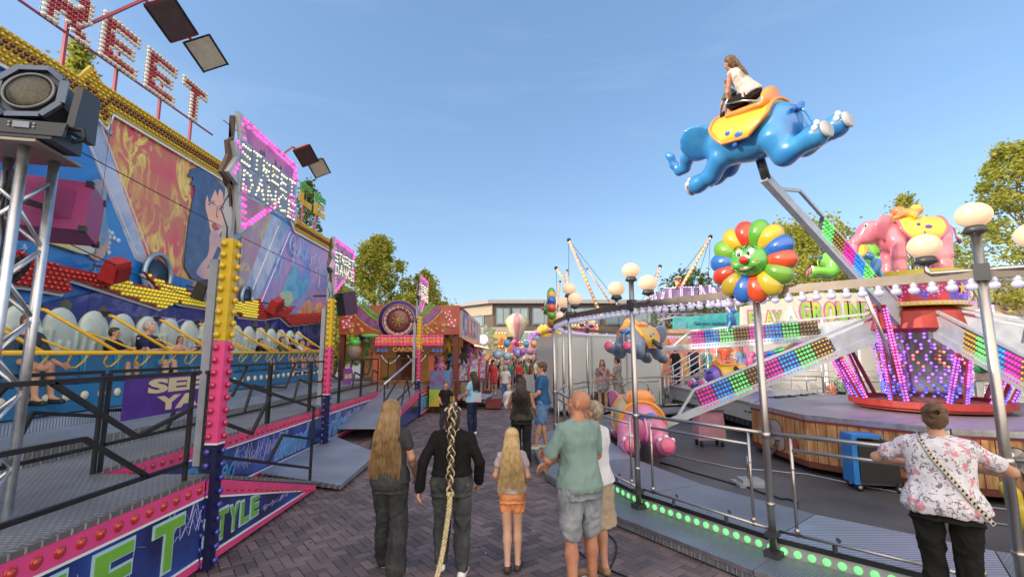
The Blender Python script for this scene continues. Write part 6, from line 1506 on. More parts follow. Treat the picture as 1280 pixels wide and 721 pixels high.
# blue and black cart, pink covered crate, jack stand, cables
def cart():
    c = W(1062, 590, z=.5); c = V((5.38, 7.75, 0)); t = thing('wheeled_cart', 'black fabric cart with bright blue end standing in front of the planked centre', 'cart', c); rt = M.Rotation(R(-12), 3, 'Z')
    MB().box(c+V((.22, 0, .52)), (.66, .42, .74), rt).build('body', mat('black_cart_fabric', (.02, .022, .026), .7, bump=.4, bscale=80), t)
    MB().box(c+rt @ V((-.20, 0, .56)), (.09, .46, .86), rt).box(c+rt @ V((.02, 0, 1.0)), (.5, .46, .05), rt).build('blue_panel', mat('bright_blue_panel', (.02, .20, .60), .4), t)
    for a in (-.15, .5):
        for b_ in (-.18, .18):
            q = c+rt @ V((a, b_, .07)); w_ = MB().tube([q+rt @ V((0, -.02, 0)), q+rt @ V((0, .02, 0))], .065, 14).build('wheel', BLACKM, t); MB().tube([q+rt @ V((0, -.024, 0)), q+rt @ V((0, .024, 0))], .035, 12).build('hub_cap', GREYP, w_); 
            MB().box(q+V((0, 0, .09)), (.06, .06, .05), rt).build('caster', DARKG, t)
    MB().box(c+V((.2, 0, .135)), (.7, .42, .03), rt).build('base_board', DARKG, t); t.scale = (.84,)*3; t.location = t.location+V((.22, .12, 0))
cart()
pb = thing('covered_trolley', 'small trolley under a pale pink cloth cover by the end of the arm', 'trolley', (4.6, 11.4, 0))
sdx = SD(.03); 
MB().plate([(4.28, 11.2, .16), (4.92, 11.2, .16), (4.88, 11.22, .80), (4.33, 11.22, .80)], (0, 1, 0), .4).build('cover', mat('pale_pink_cover', (.48, .24, .30), .8, var=.15, scale=5, bump=.5, bscale=14), pb)
MB().box((4.6, 11.4, .815), (.6, .42, .03)).build('lid', mat('dark_lid', (.08, .04, .09), .5), pb)
for x in (4.36, 4.84):
    for y in (11.25, 11.55): MB().tube([(x-.02, y, .06), (x+.02, y, .06)], .055, 10).build('wheel', BLACKM, pb); MB().bar((x, y, .06), (x, y, .18), .03).build('wheel_fork', DARKG, pb)
jk = thing('jack_foot', 'grey steel jack foot plate standing on the dark floor left of the cart', 'jack', (3.9, 8.1, 0))
MB().box((3.9, 8.1, .03), (.5, .36, .05)).box((3.9, 8.1, .08), (.34, .24, .06)).build('plate', GREYP, jk); MB().cyl((3.9, 8.1, .1), (3.9, 8.1, .45), .035).build('screw', STEEL, jk)
for i, (P, l) in enumerate((([(3.2, 10.5), (4.2, 9.2), (5.2, 8.7), (6.3, 7.2), (8, 5.9)], 'grey cable lying across the dark floor to the right'), ([(2.9, 9.6), (3.6, 8.3), (3.9, 7.4), (4.1, 7.3), (4.0, 6.8)], 'short dark cable looping on the floor near the jack'), ([(5.5, 6.6), (6.2, 6.3), (6.4, 5.6), (7.5, 5.0), (9, 4.5)], 'pale cable running over the floor behind the leaning woman'))):
    pts = []
    for k in range(len(P)-1):
        for f in (0, .25, .5, .75): pts.append(V((P[k][0]+(P[k+1][0]-P[k][0])*f+.04*math.sin(k*4+f*7), P[k][1]+(P[k+1][1]-P[k][1])*f+.04*math.cos(k*3+f*6), .018)))
    tag(MB().tube(pts, .013, 5).build('cable', GREYP if i != 1 else BLACKM), l, 'cable')
for k in range(3):
    pts = [V((.75+.28*math.sin(i*.35+k)+.25*i*.12, 6.6-i*.16+.1*k, .012+.01*math.cos(i))) for i in range(26)]
    tag(MB().tube(pts, .010, 5).build('cable', mat('black_rubber', (.012, .012, .013), .6)), ('black cable lying along the step of the elephant ride, longest', 'black cable beside the step of the elephant ride, middle', 'black cable coiled loosest at the foot of the step')[k], 'cable', 'cables at the foot of the ride step')
# ================================================================ roulette game booth
ORG = mat('orange_red_booth_art', (.34, .035, .02), .4, c2=(.38, .10, .03), scale=1.6, coat=.4); 
bt = thing('game_booth', 'red orange game booth with a big roulette wheel and dice on its front board', 'booth', (-4.3, 18.5, 0))
by = 18.5
fb = MB().bb(-6.75, -2.05, by-.02, by+.1, 2.84, 3.98).build('front_board', ORG, bt)
MB().bb(-6.8, -2.0, by+.1, by+3.2, 3.85, 3.95).bb(-6.75, -6.55, by+.1, by+.3, 0, 3.9).bb(-2.3, -2.1, by+.1, by+.3, 0, 3.9).bb(-6.75, -2.1, by+3.0, by+3.2, 0, 3.9).build('frame', mat('dark_red_booth_frame', (.14, .03, .02), .5), bt)
MB().bb(-5.35, -5.05, by-.12, by-.03, 0, 2.84).build('post', mat('orange_post', (.42, .10, .04), .45), bt); MB().bb(-3.2, -3.0, by-.12, by-.03, 0, 2.84).build('post', MATS['orange_post'], bt)
def arcp(cx, cz, r0, r1, a0, a1, m, par, e, nm, n=18, sx=1.0):
    P = [(cx+sx*r0*math.cos(R(a0+(a1-a0)*i/n)), cz+r0*math.sin(R(a0+(a1-a0)*i/n))) for i in range(n+1)]; Q = [(cx+sx*r1*math.cos(R(a0+(a1-a0)*i/n)), cz+r1*math.sin(R(a0+(a1-a0)*i/n))) for i in range(n+1)]
    mb = MB()
    for i in range(n): mb.plate([(P[i][0], by-e, P[i][1]), (P[i+1][0], by-e, P[i+1][1]), (Q[i+1][0], by-e, Q[i+1][1]), (Q[i][0], by-e, Q[i][1])], (0, -1, 0), .01)
    return mb.build(nm, m, par)
GRA = mat('green_booth_stripe', (.04, .30, .09), .4, c2=(.12, .42, .08), scale=4); PUR = mat('purple_booth_stripe', (.13, .05, .28), .4, c2=(.25, .12, .4), scale=5); GLD = mat('gold_booth_paint', (.55, .38, .10), .35, c2=(.4, .22, .06), scale=12)
for k, (r0, r1, m) in enumerate(((1.55, 1.66, GRA), (1.72, 1.80, GRA), (1.86, 1.93, PUR), (1.97, 2.08, PUR), (2.12, 2.17, GLD))):
    arcp(-4.5, 5.0, r0, r1, 212 if k < 2 else 214, 262, m, fb, .022+k*.001, 'painted_arc', sx=1.0); arcp(-4.5, 5.0, r0, r1, 278, 326, m, fb, .022+k*.001, 'painted_arc')
for (cx, cz, s, a) in ((-6.35, 3.62, .17, 15), (-6.45, 3.25, .21, -12), (-2.5, 3.62, .16, -15), (-2.35, 3.3, .2, 10)):
    d = MB().box((cx, by-.05, cz), (s*1.8, .04, s*1.8), M.Rotation(R(a), 3, 'Y')).build('painted_die', mat('red_die_paint', (.55, .10, .10), .4), fb); q = MB()
    for (x, z) in ((-.5, -.5), (.5, .5), (0, 0), (-.5, .5), (.5, -.5)): w_ = M.Rotation(R(a), 3, 'Y') @ V((x*s*1.1, 0, z*s*1.1)); q.lathe([(s*.2, 0), (s*.2, .004), (0, .005)], V((cx, by-.071, cz))+w_, 8, ax=(0, -1, 0))
    q.build('pips', WHITEL, d)
cn = MB(); rnd = random.Random(4)
for i in range(26): x = rnd.choice((rnd.uniform(-6.4, -5.5), rnd.uniform(-3.4, -2.3))); z = rnd.uniform(2.9, 3.25); cn.lathe([(.07, 0), (.07, .01), (0, .015)], (x, by-.025, z), 10, ax=(0, -1, 0))
cn.build('painted_coins', GLD, fb)
cw = (-4.42, 3.38)
whl = MB().lathe([(.78, 0), (.78, .05), (.001, .05)], (cw[0], by-.03, cw[1]), 40, ax=(0, -1, 0)).build('roulette_wheel', mat('deep_blue_wheel', (.05, .03, .22), .35), bt)
MB().lathe([(.79, .052), (.81, .052), (.81, .0)], (cw[0], by-.03, cw[1]), 40, ax=(0, -1, 0), cap=False).lathe([(.64, .05), (.64, .062), (.61, .062), (.61, .05)], (cw[0], by-.03, cw[1]), 40, ax=(0, -1, 0), cap=False).build('gold_ring', GLD, whl)
for i in range(37):
    a0, a1 = 2*PI*i/37, 2*PI*(i+1)/37; mt = mat('wheel_red', (.42, .04, .03), .4, var=0) if i % 2 else mat('wheel_black', (.03, .02, .02), .4, var=0)
    MB().plate([(cw[0]+r_*math.cos(a), by-.085, cw[1]+r_*math.sin(a)) for r_, a in ((.44, a0), (.60, a0), (.60, a1), (.44, a1))], (0, -1, 0), .008).build('pocket', mt, whl)
tb = MB()
for i in range(0, 36): a = 2*PI*(i+.5)/37; put_text(tb, str(i+1), (cw[0]+.53*math.cos(a), by-.096, cw[1]+.53*math.sin(a)), (-math.sin(a), 0, math.cos(a)) if 0 else (math.sin(a), 0, -math.cos(a)), (math.cos(a), 0, math.sin(a)), None, .07, .003, .02)
tb.build('numbers', WHITEL, whl)
MB().lathe([(.42, 0), (.38, .03), (.05, .06), (.001, .06)], (cw[0], by-.086, cw[1]), 30, ax=(0, -1, 0)).build('wheel_bowl', mat('brown_wheel_bowl', (.17, .05, .03), .3, coat=.4), whl)
mb = MB()
for a in (20, 65, 110, 155): d = V((math.cos(R(a)), 0, math.sin(R(a)))); c = V((cw[0], by-.16, cw[1])); mb.bar(c-d*.24, c+d*.24, .025)
mb.dome((cw[0], by-.16, cw[1]), (0, -1, 0), .06); mb.build('gold_cross', GLD, whl)
led = MB().bb(-5.25, -2.6, by-.34, by-.13, 2.40, 2.82).build('light_bar', mat('led_bar_back', (.25, .03, .08), .4), bt)
def ledf(name, c, z0, z1, dz=.05): 
    mb = MB(); z = z0
    while z < z1:
        x = -5.2
        while x < -2.63: mb.dome((x, by-.342, z), (0, -1, 0), .016, .02, 4, 1); x += .052
        z += dz
    mb.build('led_rows', glow(name, c, .6), led, kind='stuff')
ledf('led_pink', (1, .08, .22), 2.42, 2.52); ledf('led_orange', (1, .42, .08), 2.53, 2.70); ledf('led_rose', (1, .15, .35), 2.70, 2.82)
cb2 = MB().bb(-5.25, -2.6, by-.32, by-.13, 2.16, 2.385).build('name_board', mat('dark_brown_name_board', (.10, .035, .02), .5), bt)
put_text(MB(), 'CAROUSEL', (-3.95, by-.321, 2.27), (1, 0, 0), (0, 0, 1), 1.2, .15, .012, .02).build('lettering', mat('gold_letter_paint', (.62, .34, .05), .35), cb2)
for x in (-4.95, -2.85): MB().prism([(x-.22+.44*i/6, 2.19+.16*(i % 2)) for i in range(7)]+[(x+.22, 2.17), (x-.22, 2.17)], (0, by-.321, 0), (1, 0, 0), (0, 0, 1), .01).build('scroll_ornament', mat('blue_scroll', (.08, .13, .40), .4), cb2)
MB().bb(-6.6, -2.2, by-.35, by+.1, .0, 1.05).bb(-6.65, -2.15, by-.4, by+.12, 1.05, 1.10).build('counter', mat('brown_counter', (.16, .07, .035), .5, c2=(.30, .14, .05), scale=5), bt)
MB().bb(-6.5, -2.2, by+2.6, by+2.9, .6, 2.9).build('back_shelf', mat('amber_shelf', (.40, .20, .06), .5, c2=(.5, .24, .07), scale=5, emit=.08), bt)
for x in (-4.6, -3.6): MB().tube([(x-.35+.7*i/8, by-.45, 2.05-.3*math.sin(PI*i/8)) for i in range(9)], .012, 5).build('white_rope', WHITEL, bt)
rnd = random.Random(11)
# side of the booth row along the street: white framed pictures
sd_ = thing('game_booth', 'long side wing of the booth row with white picture panels and coloured awning edge', 'booth', (-2, 24, 0))
MB().bb(-2.5, -2.02, 18.85, 30, 2.75, 3.95).build('upper_board', mat('white_booth_panel', (.55, .55, .58), .4, c2=(.45, .30, .30), scale=1.1), sd_)
MB().bb(-4.6, -2.5, 19, 30, 3.8, 3.95).bb(-2.4, -2.25, 29.8, 30, 0, 3.9).bb(-2.4, -2.25, 24, 24.2, 0, 3.0).bb(-4.6, -4.4, 19, 30, 0, 3.8).build('frame', MATS['dark_red_booth_frame'], sd_)
for i, (y, m) in enumerate(((19.6, (.10, .10, .45)), (21.6, (.5, .14, .06)), (23.4, (.45, .10, .08)), (25.4, (.12, .10, .5)), (27.4, (.5, .3, .08)))):
    f = MB().bb(-2.015, -1.99, y, y+1.5, 2.9, 3.8).build('picture_panel', mat('booth_picture_%d' % i if 0 else 'booth_picture_'+'abcde'[i], m, .4, c2=tuple(1-q for q in m), scale=2.5, thr=(.5, .8)), sd_)
    MB().bb(-1.99, -1.98, y+.3, y+1.2, 3.1, 3.6).build('picture', mat('pale_picture', (.6, .55, .55), .4, c2=(.2, .25, .5), scale=4), f)
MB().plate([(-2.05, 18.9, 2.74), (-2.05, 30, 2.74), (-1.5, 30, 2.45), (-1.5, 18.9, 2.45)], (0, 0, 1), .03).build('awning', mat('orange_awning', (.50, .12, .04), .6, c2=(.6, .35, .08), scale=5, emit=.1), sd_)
mb = MB()
for i in range(70): mb.ell((-1.48, 19+i*.157, 2.43), .03, None, 6, 4)
mb.build('awning_bulbs', G_WARM, sd_, kind='stuff')
MB().bb(-3.6, -2.2, 19.2, 29.8, 0, .95).build('counter', mat('dark_game_counter', (.07, .045, .06), .5, c2=(.3, .1, .1), scale=6), sd_)
# plush prizes hanging under the boards
def plush(p, c, label, s=1.0, group='plush prizes hanging in the booths'):
    t = thing('plush_toy', label, 'soft toy', p, group); b = SD(.03); p = V((0, 0, 0))
    b.ell((0, 0, 0), (.12*s, .10*s, .15*s)); b.ell((0, -.02, .2*s), (.11*s, .10*s, .10*s))
    for sg in (1, -1): b.ell((sg*.09*s, 0, .28*s), (.045*s, .03*s, .05*s)); b.cap((sg*.1*s, 0, .05*s), (sg*.2*s, -.03, -.06*s), .045*s, .04*s); b.cap((sg*.07*s, 0, -.1*s), (sg*.1*s, -.05, -.25*s), .055*s, .05*s)
    link_mesh('body', b.mesh(.022*s, 1), mat('plush_'+''.join('%02d' % int(q*99) for q in c), c, .95, bump=.6, bscale=60), t)
    for sg in (1, -1): MB().ell((sg*.04*s, -.115*s, .22*s), .016*s).build('eye', mat('pupil_black', (.01, .01, .01), .15, var=0), None).parent = t
    return t
PCOL = [((.62, .60, .55), 'white'), ((.30, .16, .07), 'brown'), ((.04, .04, .045), 'black'), ((.55, .35, .05), 'yellow'), ((.5, .06, .05), 'red'), ((.10, .25, .5), 'blue'), ((.55, .2, .35), 'pink'), ((.12, .35, .08), 'green'), ((.55, .25, .06), 'orange'), ((.28, .12, .40), 'purple')]
ob0 = {}
for i in range(34):
    c, cn_ = PCOL[(i*7+i//10) % 10]
    if i < 12: p = V((rnd.uniform(-6.3, -5.4) if i < 6 else rnd.uniform(-3.0, -2.2), by+rnd.uniform(.2, 1.4), rnd.uniform(1.6, 2.65)))
    else: p = V((-2.1+rnd.uniform(-.5, .3), 19.2+(i-12)*.46, rnd.uniform(1.75, 2.4)))
    lb_ = cn_+' plush animal hanging '+('inside the roulette booth' if i < 12 else 'under the orange awning of the booth row')
    if cn_ not in ob0: ob0[cn_] = plush(p, c, lb_, 1.15)
    else: dup(ob0[cn_], p, rnd.uniform(-.6, .9), lb_, rnd.uniform(.85, 1.2))
gm = thing('balloon_figure', 'green balloon frog head with grey body left of the booth post', 'figure', (-5.9, 17.9, 2.3)); MB().ell((-5.9, 17.9, 2.52), (.22, .2, .15)).ell((-6.02, 17.85, 2.66), .07).ell((-5.80, 17.85, 2.66), .07).ell((-5.35, 17.9, 2.78), (.35, .05, .07)).build('head', mat('bright_green_vinyl', (.08, .45, .06), .3, coat=.5), gm); MB().ell((-5.95, 17.95, 2.2), (.3, .25, .3)).build('body', mat('taupe_vinyl', (.22, .17, .12), .4), gm)
# coin pusher / claw cases in front of the wing
for i, (x, y) in enumerate(((-2.0, 20.6), (-1.75, 22.6))):
    t = thing('game_machine', ('glass fronted game machine with curved red ribs, nearer of the two' if i == 0 else 'glass fronted game machine with curved red ribs, the farther one'), 'game machine', (x, y, 0), 'game machines along the booth row')
    MB().bb(x-.75, x+.75, y, y+1.3, 0, .95).build('cabinet', mat('dark_red_cabinet', (.20, .03, .04), .45, c2=(.05, .04, .1), scale=4), t)
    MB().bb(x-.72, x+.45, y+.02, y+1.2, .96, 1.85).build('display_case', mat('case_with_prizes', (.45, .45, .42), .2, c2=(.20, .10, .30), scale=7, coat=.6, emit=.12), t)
    for k in range(3): MB().tube([(x-.3+k*.45, y-.05, .5), (x-.3+k*.45, y-.12, 1.3), (x-.25+k*.45, y+.1, 1.8), (x-.15+k*.45, y+.6, 2.0)], .045, 8).build('rib', mat('red_machine_rib', (.45, .04, .05), .35, coat=.5), t)
    MB().bb(x-.72, x+.72, y-.02, y, .4, .9).build('front_panel', mat('printed_front', (.1, .2, .3), .4, c2=(.5, .3, .1), scale=6), t)
t = thing('crate_stack', 'yellow and green plastic tub stand left of the boy in the black shirt', 'tub', (-2.55, 17.3, 0))
MB().bb(-2.95, -2.2, 17.2, 17.8, .25, .85).build('tub', mat('yellow_orange_tub', (.60, .38, .03), .4, c2=(.25, .45, .05), scale=2.5), t); MB().bb(-2.95, -2.2, 17.25, 17.75, .86, 1.5).build('picture_box', mat('blue_picture_box', (.05, .22, .45), .4, c2=(.2, .06, .2), scale=3), t)
for x in (-2.85, -2.3): MB().bar((x, 17.5, 0), (x, 17.5, .25), .05).build('leg', DARKG, t)
for i, (a, b_) in enumerate((((-1.9, 18.4), (-.6, 19.3)), )):
    t = thing('ramp_board', 'low grey ramp board with red edge lying before the booth row', 'ramp', (a[0], a[1], 0)); MB().plate([(-2.2, 18.6, .42), (-1.0, 18.3, .38), (-.75, 20.0, .40), (-2.1, 20.3, .45)], (0, 0, 1), .04).build('board', RIBP, t); MB().bar((-1.0, 18.28, .37), (-.4, 18.5, .37), .06).bb(-1.0, -.42, 18.35, 19.3, .05, .34).build('red_edge', mat('dark_red_box', (.16, .025, .03), .5), t)

# ================================================================ far street: balloon float, pinwheel, canopies
t = thing('balloon_sculpture', 'striped hot air balloon shape standing over the crowd in front of the building', 'balloon', (.15, 38, 2.5))
c = W(646, 408, y=38); rr = 1.55; BWH = mat('cream_balloon_cloth', (.55, .52, .42), .6); BYE = mat('lemon_balloon_cloth', (.5, .48, .15), .6); BPK = mat('pink_balloon_cloth', (.55, .25, .32), .6)
prof = [(.10, -2.1), (.34, -1.85), (.62, -1.45), (1.05, -.6), (1.42, .25), (1.52, .75), (1.15, 1.25), (.6, 1.62), (.02, 1.75)]
for k in range(10):
    mb = MB(); vs = []; 
    for (r_, z) in prof:
        for j in range(3): a = 2*PI*(k+j/2*.98)/10; q = 1.0+(.05 if j == 1 else 0); vs.append((c.x+.6*r_*q*math.cos(a), 38+.6*r_*q*math.sin(a), c.z+.62*z))
    mb.add(vs, [(i*3+j, i*3+j+1, i*3+j+4, i*3+j+3) for i in range(len(prof)-1) for j in range(2)], True); mb.build('balloon_gore', (BWH, BYE, BWH, BPK)[k % 4], t)
MB().lathe([(.18, -1.6), (.22, -1.33), (.001, -1.33)], (c.x, 38, c.z), 12).build('basket', mat('magenta_basket', (.5, .06, .15), .5), t); MB().bar((c.x, 38, 0), (c.x, 38, c.z-1.5), .08).build('mast', GREYP, t)
c = W(604, 424, y=31); t = thing('pinwheel', 'big green and white flower pinwheel above the crowd at the end of the booth row', 'pinwheel', c)
for k in range(9):
    a = 2*PI*k/9; d = V((math.cos(a), 0, math.sin(a))); p_ = V((-math.sin(a), 0, math.cos(a)))
    MB().plate([c+d*.25-p_*.06, c+d*.65-p_*.22, c+d*1.1, c+d*.65+p_*.16, c+d*.25+p_*.06], (0, 1, 0), .03).build('petal', mat('pinwheel_green', (.16, .38, .14), .5, c2=(.55, .58, .5), scale=2) if k % 2 else mat('pinwheel_pale', (.55, .55, .5), .5, c2=(.2, .4, .3), scale=2), t)
MB().lathe([(.32, 0), (.25, .08), (.001, .1)], c+V((0, -.05, 0)), 16, ax=(0, -1, 0)).build('centre', glow('pinwheel_heart', (.7, .6, 1), .5), t); MB().bar(c, (c.x, 31.1, 0), .06).build('mast', GREYP, t)
# stalls behind the crowd
def stall(x0, x1, y, z0, z1, c, c2, label, body=(.35, .25, .2), lit=None, dep=2.5):
    t = thing('fair_stall', label, 'stall', ((x0+x1)/2, y, 0), 'stalls at the end of the street'); key = ''.join('%02d' % int(q*99) for q in c)
    MB().bb(x0, x1, y-.1, y, z0, z1).build('sign_board', mat('stall_board_'+key, c, .45, c2=c2, scale=1.6, thr=(.45, .55)), t)
    MB().bb(x0, x1, y, y+dep, z1-.12, z1).build('roof', mat('stall_roof', (.3, .3, .33), .6), t)
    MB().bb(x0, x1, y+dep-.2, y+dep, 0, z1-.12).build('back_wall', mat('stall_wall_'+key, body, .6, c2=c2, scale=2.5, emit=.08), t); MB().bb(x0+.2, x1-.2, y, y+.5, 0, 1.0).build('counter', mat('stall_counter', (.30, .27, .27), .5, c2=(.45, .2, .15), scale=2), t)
    for x in (x0+.06, x1-.06): MB().bar((x, y, 0), (x, y, z0), .10).build('post', YEL if lit == 'y' else WHITEP, t)
    mb = MB(); n = int((x1-x0)/.22)
    for i in range(n): mb.ell((x0+(i+.5)*(x1-x0)/n, y-.14, z0), .045, None, 6, 4); mb.ell((x0+(i+.5)*(x1-x0)/n, y-.14, z1), .045, None, 6, 4)
    mb.build('bulbs', G_WARM, t, kind='stuff'); return t
stall(-3.4, -.4, 36, 2.6, 3.6, (.50, .10, .05), (.6, .4, .1), 'orange red food stall board half hidden behind the flower pinwheel')
stall(2.0, 6.2, 34, 2.6, 4.1, (.62, .42, .05), (.55, .06, .28), 'yellow framed ride entrance with magenta boards at the end of the street', (.4, .1, .3), 'y')
stall(1.0, 4.5, 41, 2.4, 3.2, (.10, .20, .40), (.5, .4, .3), 'blue board stall behind the hot air balloon shape', (.2, .15, .3))
stall(-1.5, 1.5, 44, 2.0, 3.1, (.45, .28, .10), (.4, .1, .1), 'brown and amber stall far behind the crowd')
for i, (u, v, r_, cc, l) in enumerate(((592, 443, .55, (.35, .12, .42), 'purple'), (603, 441, .5, (.6, .45, .5), 'pale pink'), (622, 443, .6, (.10, .25, .45), 'blue'), (634, 445, .55, (.12, .30, .45), 'teal'), (648, 441, .6, (.12, .10, .55), 'violet blue'), (662, 438, .5, (.45, .12, .35), 'magenta'), (675, 440, .7, (.6, .08, .35), 'pink'))):
    c = W(u, v, y=27+i*.5); t = thing('foil_balloon', l+' round foil balloon floating over the crowd', 'balloon', c); MB().ell(c, (r_*.5, r_*.35, r_*.45), None, 14, 10).build('bubble', mat('foil_'+l.replace(' ', '_'), cc, .2, coat=.8, c2=tuple(min(1, q+.25) for q in cc), scale=2), t); MB().tube([c-V((0, 0, r_*.6)), (c.x+.2, c.y, 1.6)], .008, 4).build('string', WHITEL, t)
rnd = random.Random(6)
for i in range(16):
    cc = [(.6, .08, .3), (.1, .3, .55), (.6, .45, .1), (.3, .12, .5), (.1, .45, .4), (.6, .3, .1)][i % 6]; c = V((rnd.uniform(-1.6, 3.4), rnd.uniform(27, 35), rnd.uniform(2.0, 3.0))); t = thing('toy_balloon', 'small '+['rose', 'blue', 'gold', 'violet', 'mint', 'orange'][i % 6]+' toy balloon bobbing over the heads of the crowd', 'balloon', c, 'toy balloons over the crowd')
    MB().ell(c, (.2, .2, .24), None, 12, 8).build('balloon', mat('toy_balloon_%s' % 'abcdef'[i % 6], cc, .25, coat=.6, var=.1), t); MB().tube([c-V((0, 0, .24)), c-V((.05, 0, 1.0))], .006, 4).build('string', WHITEL, t)
# yellow jib-like tubes over the stall
MB_ = MB(); c = W(668, 392, y=33)
t = thing('inflatable_slide', 'lumpy yellow and purple inflatable arch behind the yellow entrance', 'inflatable', (3.2, 33, 0))
s = SD(.1)
for i in range(12): a = PI*i/11; s.ell((2.6+1.3*math.cos(a), 33, 2.3+1.5*math.sin(a)), .33)
me = s.mesh(.07, 1); link_mesh('arch', me, mat('inflatable_vinyl', (.6, .45, .05), .35, c2=(.25, .08, .4), scale=1.0, thr=(.5, .55)), t, (-3.2, -33, 0))

# white container behind the ring
wb = thing('white_container', 'big white box container with a pale sheen standing behind the ring railing', 'container', (2.6, 16.4, 0))
p0, p1 = W(699, 500, y=16.6), W(842, 470, y=17.6)
MB().plate([(1.55, 16.4, .25), (5.4, 17.4, .25), (5.4, 17.4, 2.72), (1.55, 16.4, 2.72)], (-.25, 1, 0), 2.4).build('body', BOXW, wb)
mb = MB(); mb.bar((1.53, 16.38, .2), (1.53, 16.38, 2.76), .07); mb.bar((1.53, 16.38, 2.76), (5.4, 17.38, 2.76), .06); mb.bar((1.53, 16.38, .22), (5.4, 17.38, .22), .07); mb.bar((2.8, 16.70, .25), (2.8, 16.70, 2.72), .03); mb.bar((4.1, 17.04, .25), (4.1, 17.04, 2.72), .03); mb.build('frame_edges', GREYP, wb)
MB().bb(1.6, 5.3, 17, 18.5, 0, .25).build('skids', DARKG, wb)
t = thing('loading_wedge', 'dark wedge block lying at the foot of the white container', 'wedge', (3.2, 15.9, 0)); MB().prism([(0, 0), (1.3, 0), (1.3, .55), (.45, .55)], (2.3, 16.25, ZK), (1, 0, 0), (0, 0, 1), .6).build('block', mat('dark_wedge', (.07, .065, .07), .6), t)

# ================================================================ bungee masts with cables
def mast(u0, v0, u1, v1, y, label, r=.10, wires=()):
    a, b_ = W(u0, v0, y=y), W(u1, v1, y=y); t = thing('bungee_mast', label, 'mast', a, 'leaning bungee masts'); d = b_-a
    m = MB().tube([a, b_], [r*1.2, r], 8).build('mast', mat('gold_lit_mast', (.62, .42, .16), .4, c2=(.55, .30, .25), scale=.8), t)
    g = MB(); n = int(d.length/.35)
    for i in range(n): g.ell(a+d*((i+.5)/n)+V((0, -r*1.2, 0)), .055, None, 5, 4)
    g.build('bulbs', G_WARM if r > .09 else G_SALM, m, kind='stuff'); MB().ell(b_, r*1.5).build('mast_head', BLACKM, t)
    for (u, v) in wires: c = W(u, v, y=y); MB().tube([b_, c], .022, 4).build('cable', DARKG, t)
mast(752, 396, 711, 300, 40, 'tallest left bungee mast leaning left above the white box', .12, ((711, 345), (733, 340), (790, 400)))
mast(722, 372, 695, 335, 44, 'short bungee mast leaning left beside the tallest one', .12, ((697, 390),))
mast(808, 386, 825, 333, 44, 'bungee mast leaning right, right of the globe lamps', .12, ((800, 380),))
mast(842, 376, 888, 296, 38, 'long bungee mast leaning right toward the clown flower', .12, ((845, 352), (870, 355), (885, 355)))
mast(693, 402, 700, 352, 41, 'thin salmon lit support left of the leaning masts', .07); mast(711, 372, 709, 338, 41, 'thin salmon lit support under the tallest mast head', .07); mast(764, 380, 734, 336, 41, 'thin salmon lit strut right of the tallest mast', .06)

# ================================================================ play house, cocktail booth, lit letters, toy town booth
ph = thing('play_house', 'white play house front with painted PLAY GROUND letters behind the elephant arms', 'fun house', (14, 21, 0))
yb = 21.0; q = [W(u, v, y=yb) for u, v in ((928, 383), (1015, 366), (1095, 366), (1095, 410), (928, 412))]
MB().plate([(p.x, yb, p.z) for p in q], (0, 1, 0), .25).build('name_board', mat('cream_play_board', (.62, .60, .54), .5), ph)
MB().bb(q[0].x+.3, q[2].x+1.0, yb+.3, yb+2.6, .4, q[4].z+.05).build('house_wall', mat('white_play_wall', (.55, .55, .55), .5, c2=(.42, .45, .40), scale=.8), ph)
PNK = mat('pink_letter_edge', (.55, .12, .38), .4); LG = mat('yellow_green_letter', (.50, .60, .08), .35, c2=(.2, .5, .08), scale=1.6)
def word(s, u0, u1, v0, v1, y, m, par, n='lettering', edge=None, step=0):
    k = len(s)
    for i, c in enumerate(s):
        if c == ' ': continue
        a = W(u0+(u1-u0)*i/k, (v0+v1)/2+step*i, y=y); b_ = W(u0+(u1-u0)*(i+.86)/k, (v0+v1)/2+step*i, y=y); h_ = abs(W(u0, v0, y=y).z-W(u0, v1, y=y).z)
        if edge: put_text(MB(), c, ((a.x+b_.x)/2, y-.012, a.z), (1, 0, 0), (0, 0, 1), b_.x-a.x+.14, h_+.14, .01, .07).build('letter_outline', edge, par)
        put_text(MB(), c, ((a.x+b_.x)/2, y-.03, a.z), (1, 0, 0), (0, 0, 1), b_.x-a.x, h_, .012, .04).build(n, m, par)
word('PLAY', 936, 977, 389, 406, yb, LG, ph, edge=PNK); word('GROUND', 1000, 1092, 377, 402, yb, LG, ph, edge=PNK, step=.3)
t_ = W(988, 392, y=yb); MB().prism([(-.22, -.3), (-.05, .32), (.06, .3), (.24, -.28), (.1, -.28), (.06, -.1), (-.06, -.1), (-.1, -.3)], (t_.x, yb-.02, t_.z), (1, 0, 0), (0, 0, 1), .02).build('white_ladder_figure', WHITEL, ph)
MB().bb(11.5, 17.6, 18.9, 20.9, .0, .55).build('base', mat('white_base_boards', (.42, .43, .44), .5), ph)
for x in (12, 13.5, 15, 16.5): MB().bar((x, 20.6, .5), (x, 20.6, 3.6), .07).build('post', WHITEP, ph)
mb = MB()
for z in (1.0, 1.45): mb.tube([(11.6, 18.95, z), (17.5, 18.95, z)], .025, 6)
for i in range(9): mb.tube([(11.6+i*.73, 18.95, .5), (11.6+i*.73, 18.95, 1.45)], .02, 6)
mb.build('guard_rail', ALU, ph)
fh = thing('fun_house', 'gold and pink decorated fun house with a metal stair behind the left elephants', 'fun house', (8, 21, 0))
GP_ = layered('gold_pink_fun_art', (.58, .36, .10), (.50, .20, .22), (.62, .55, .40), 1.4, 2.6, 1.0)
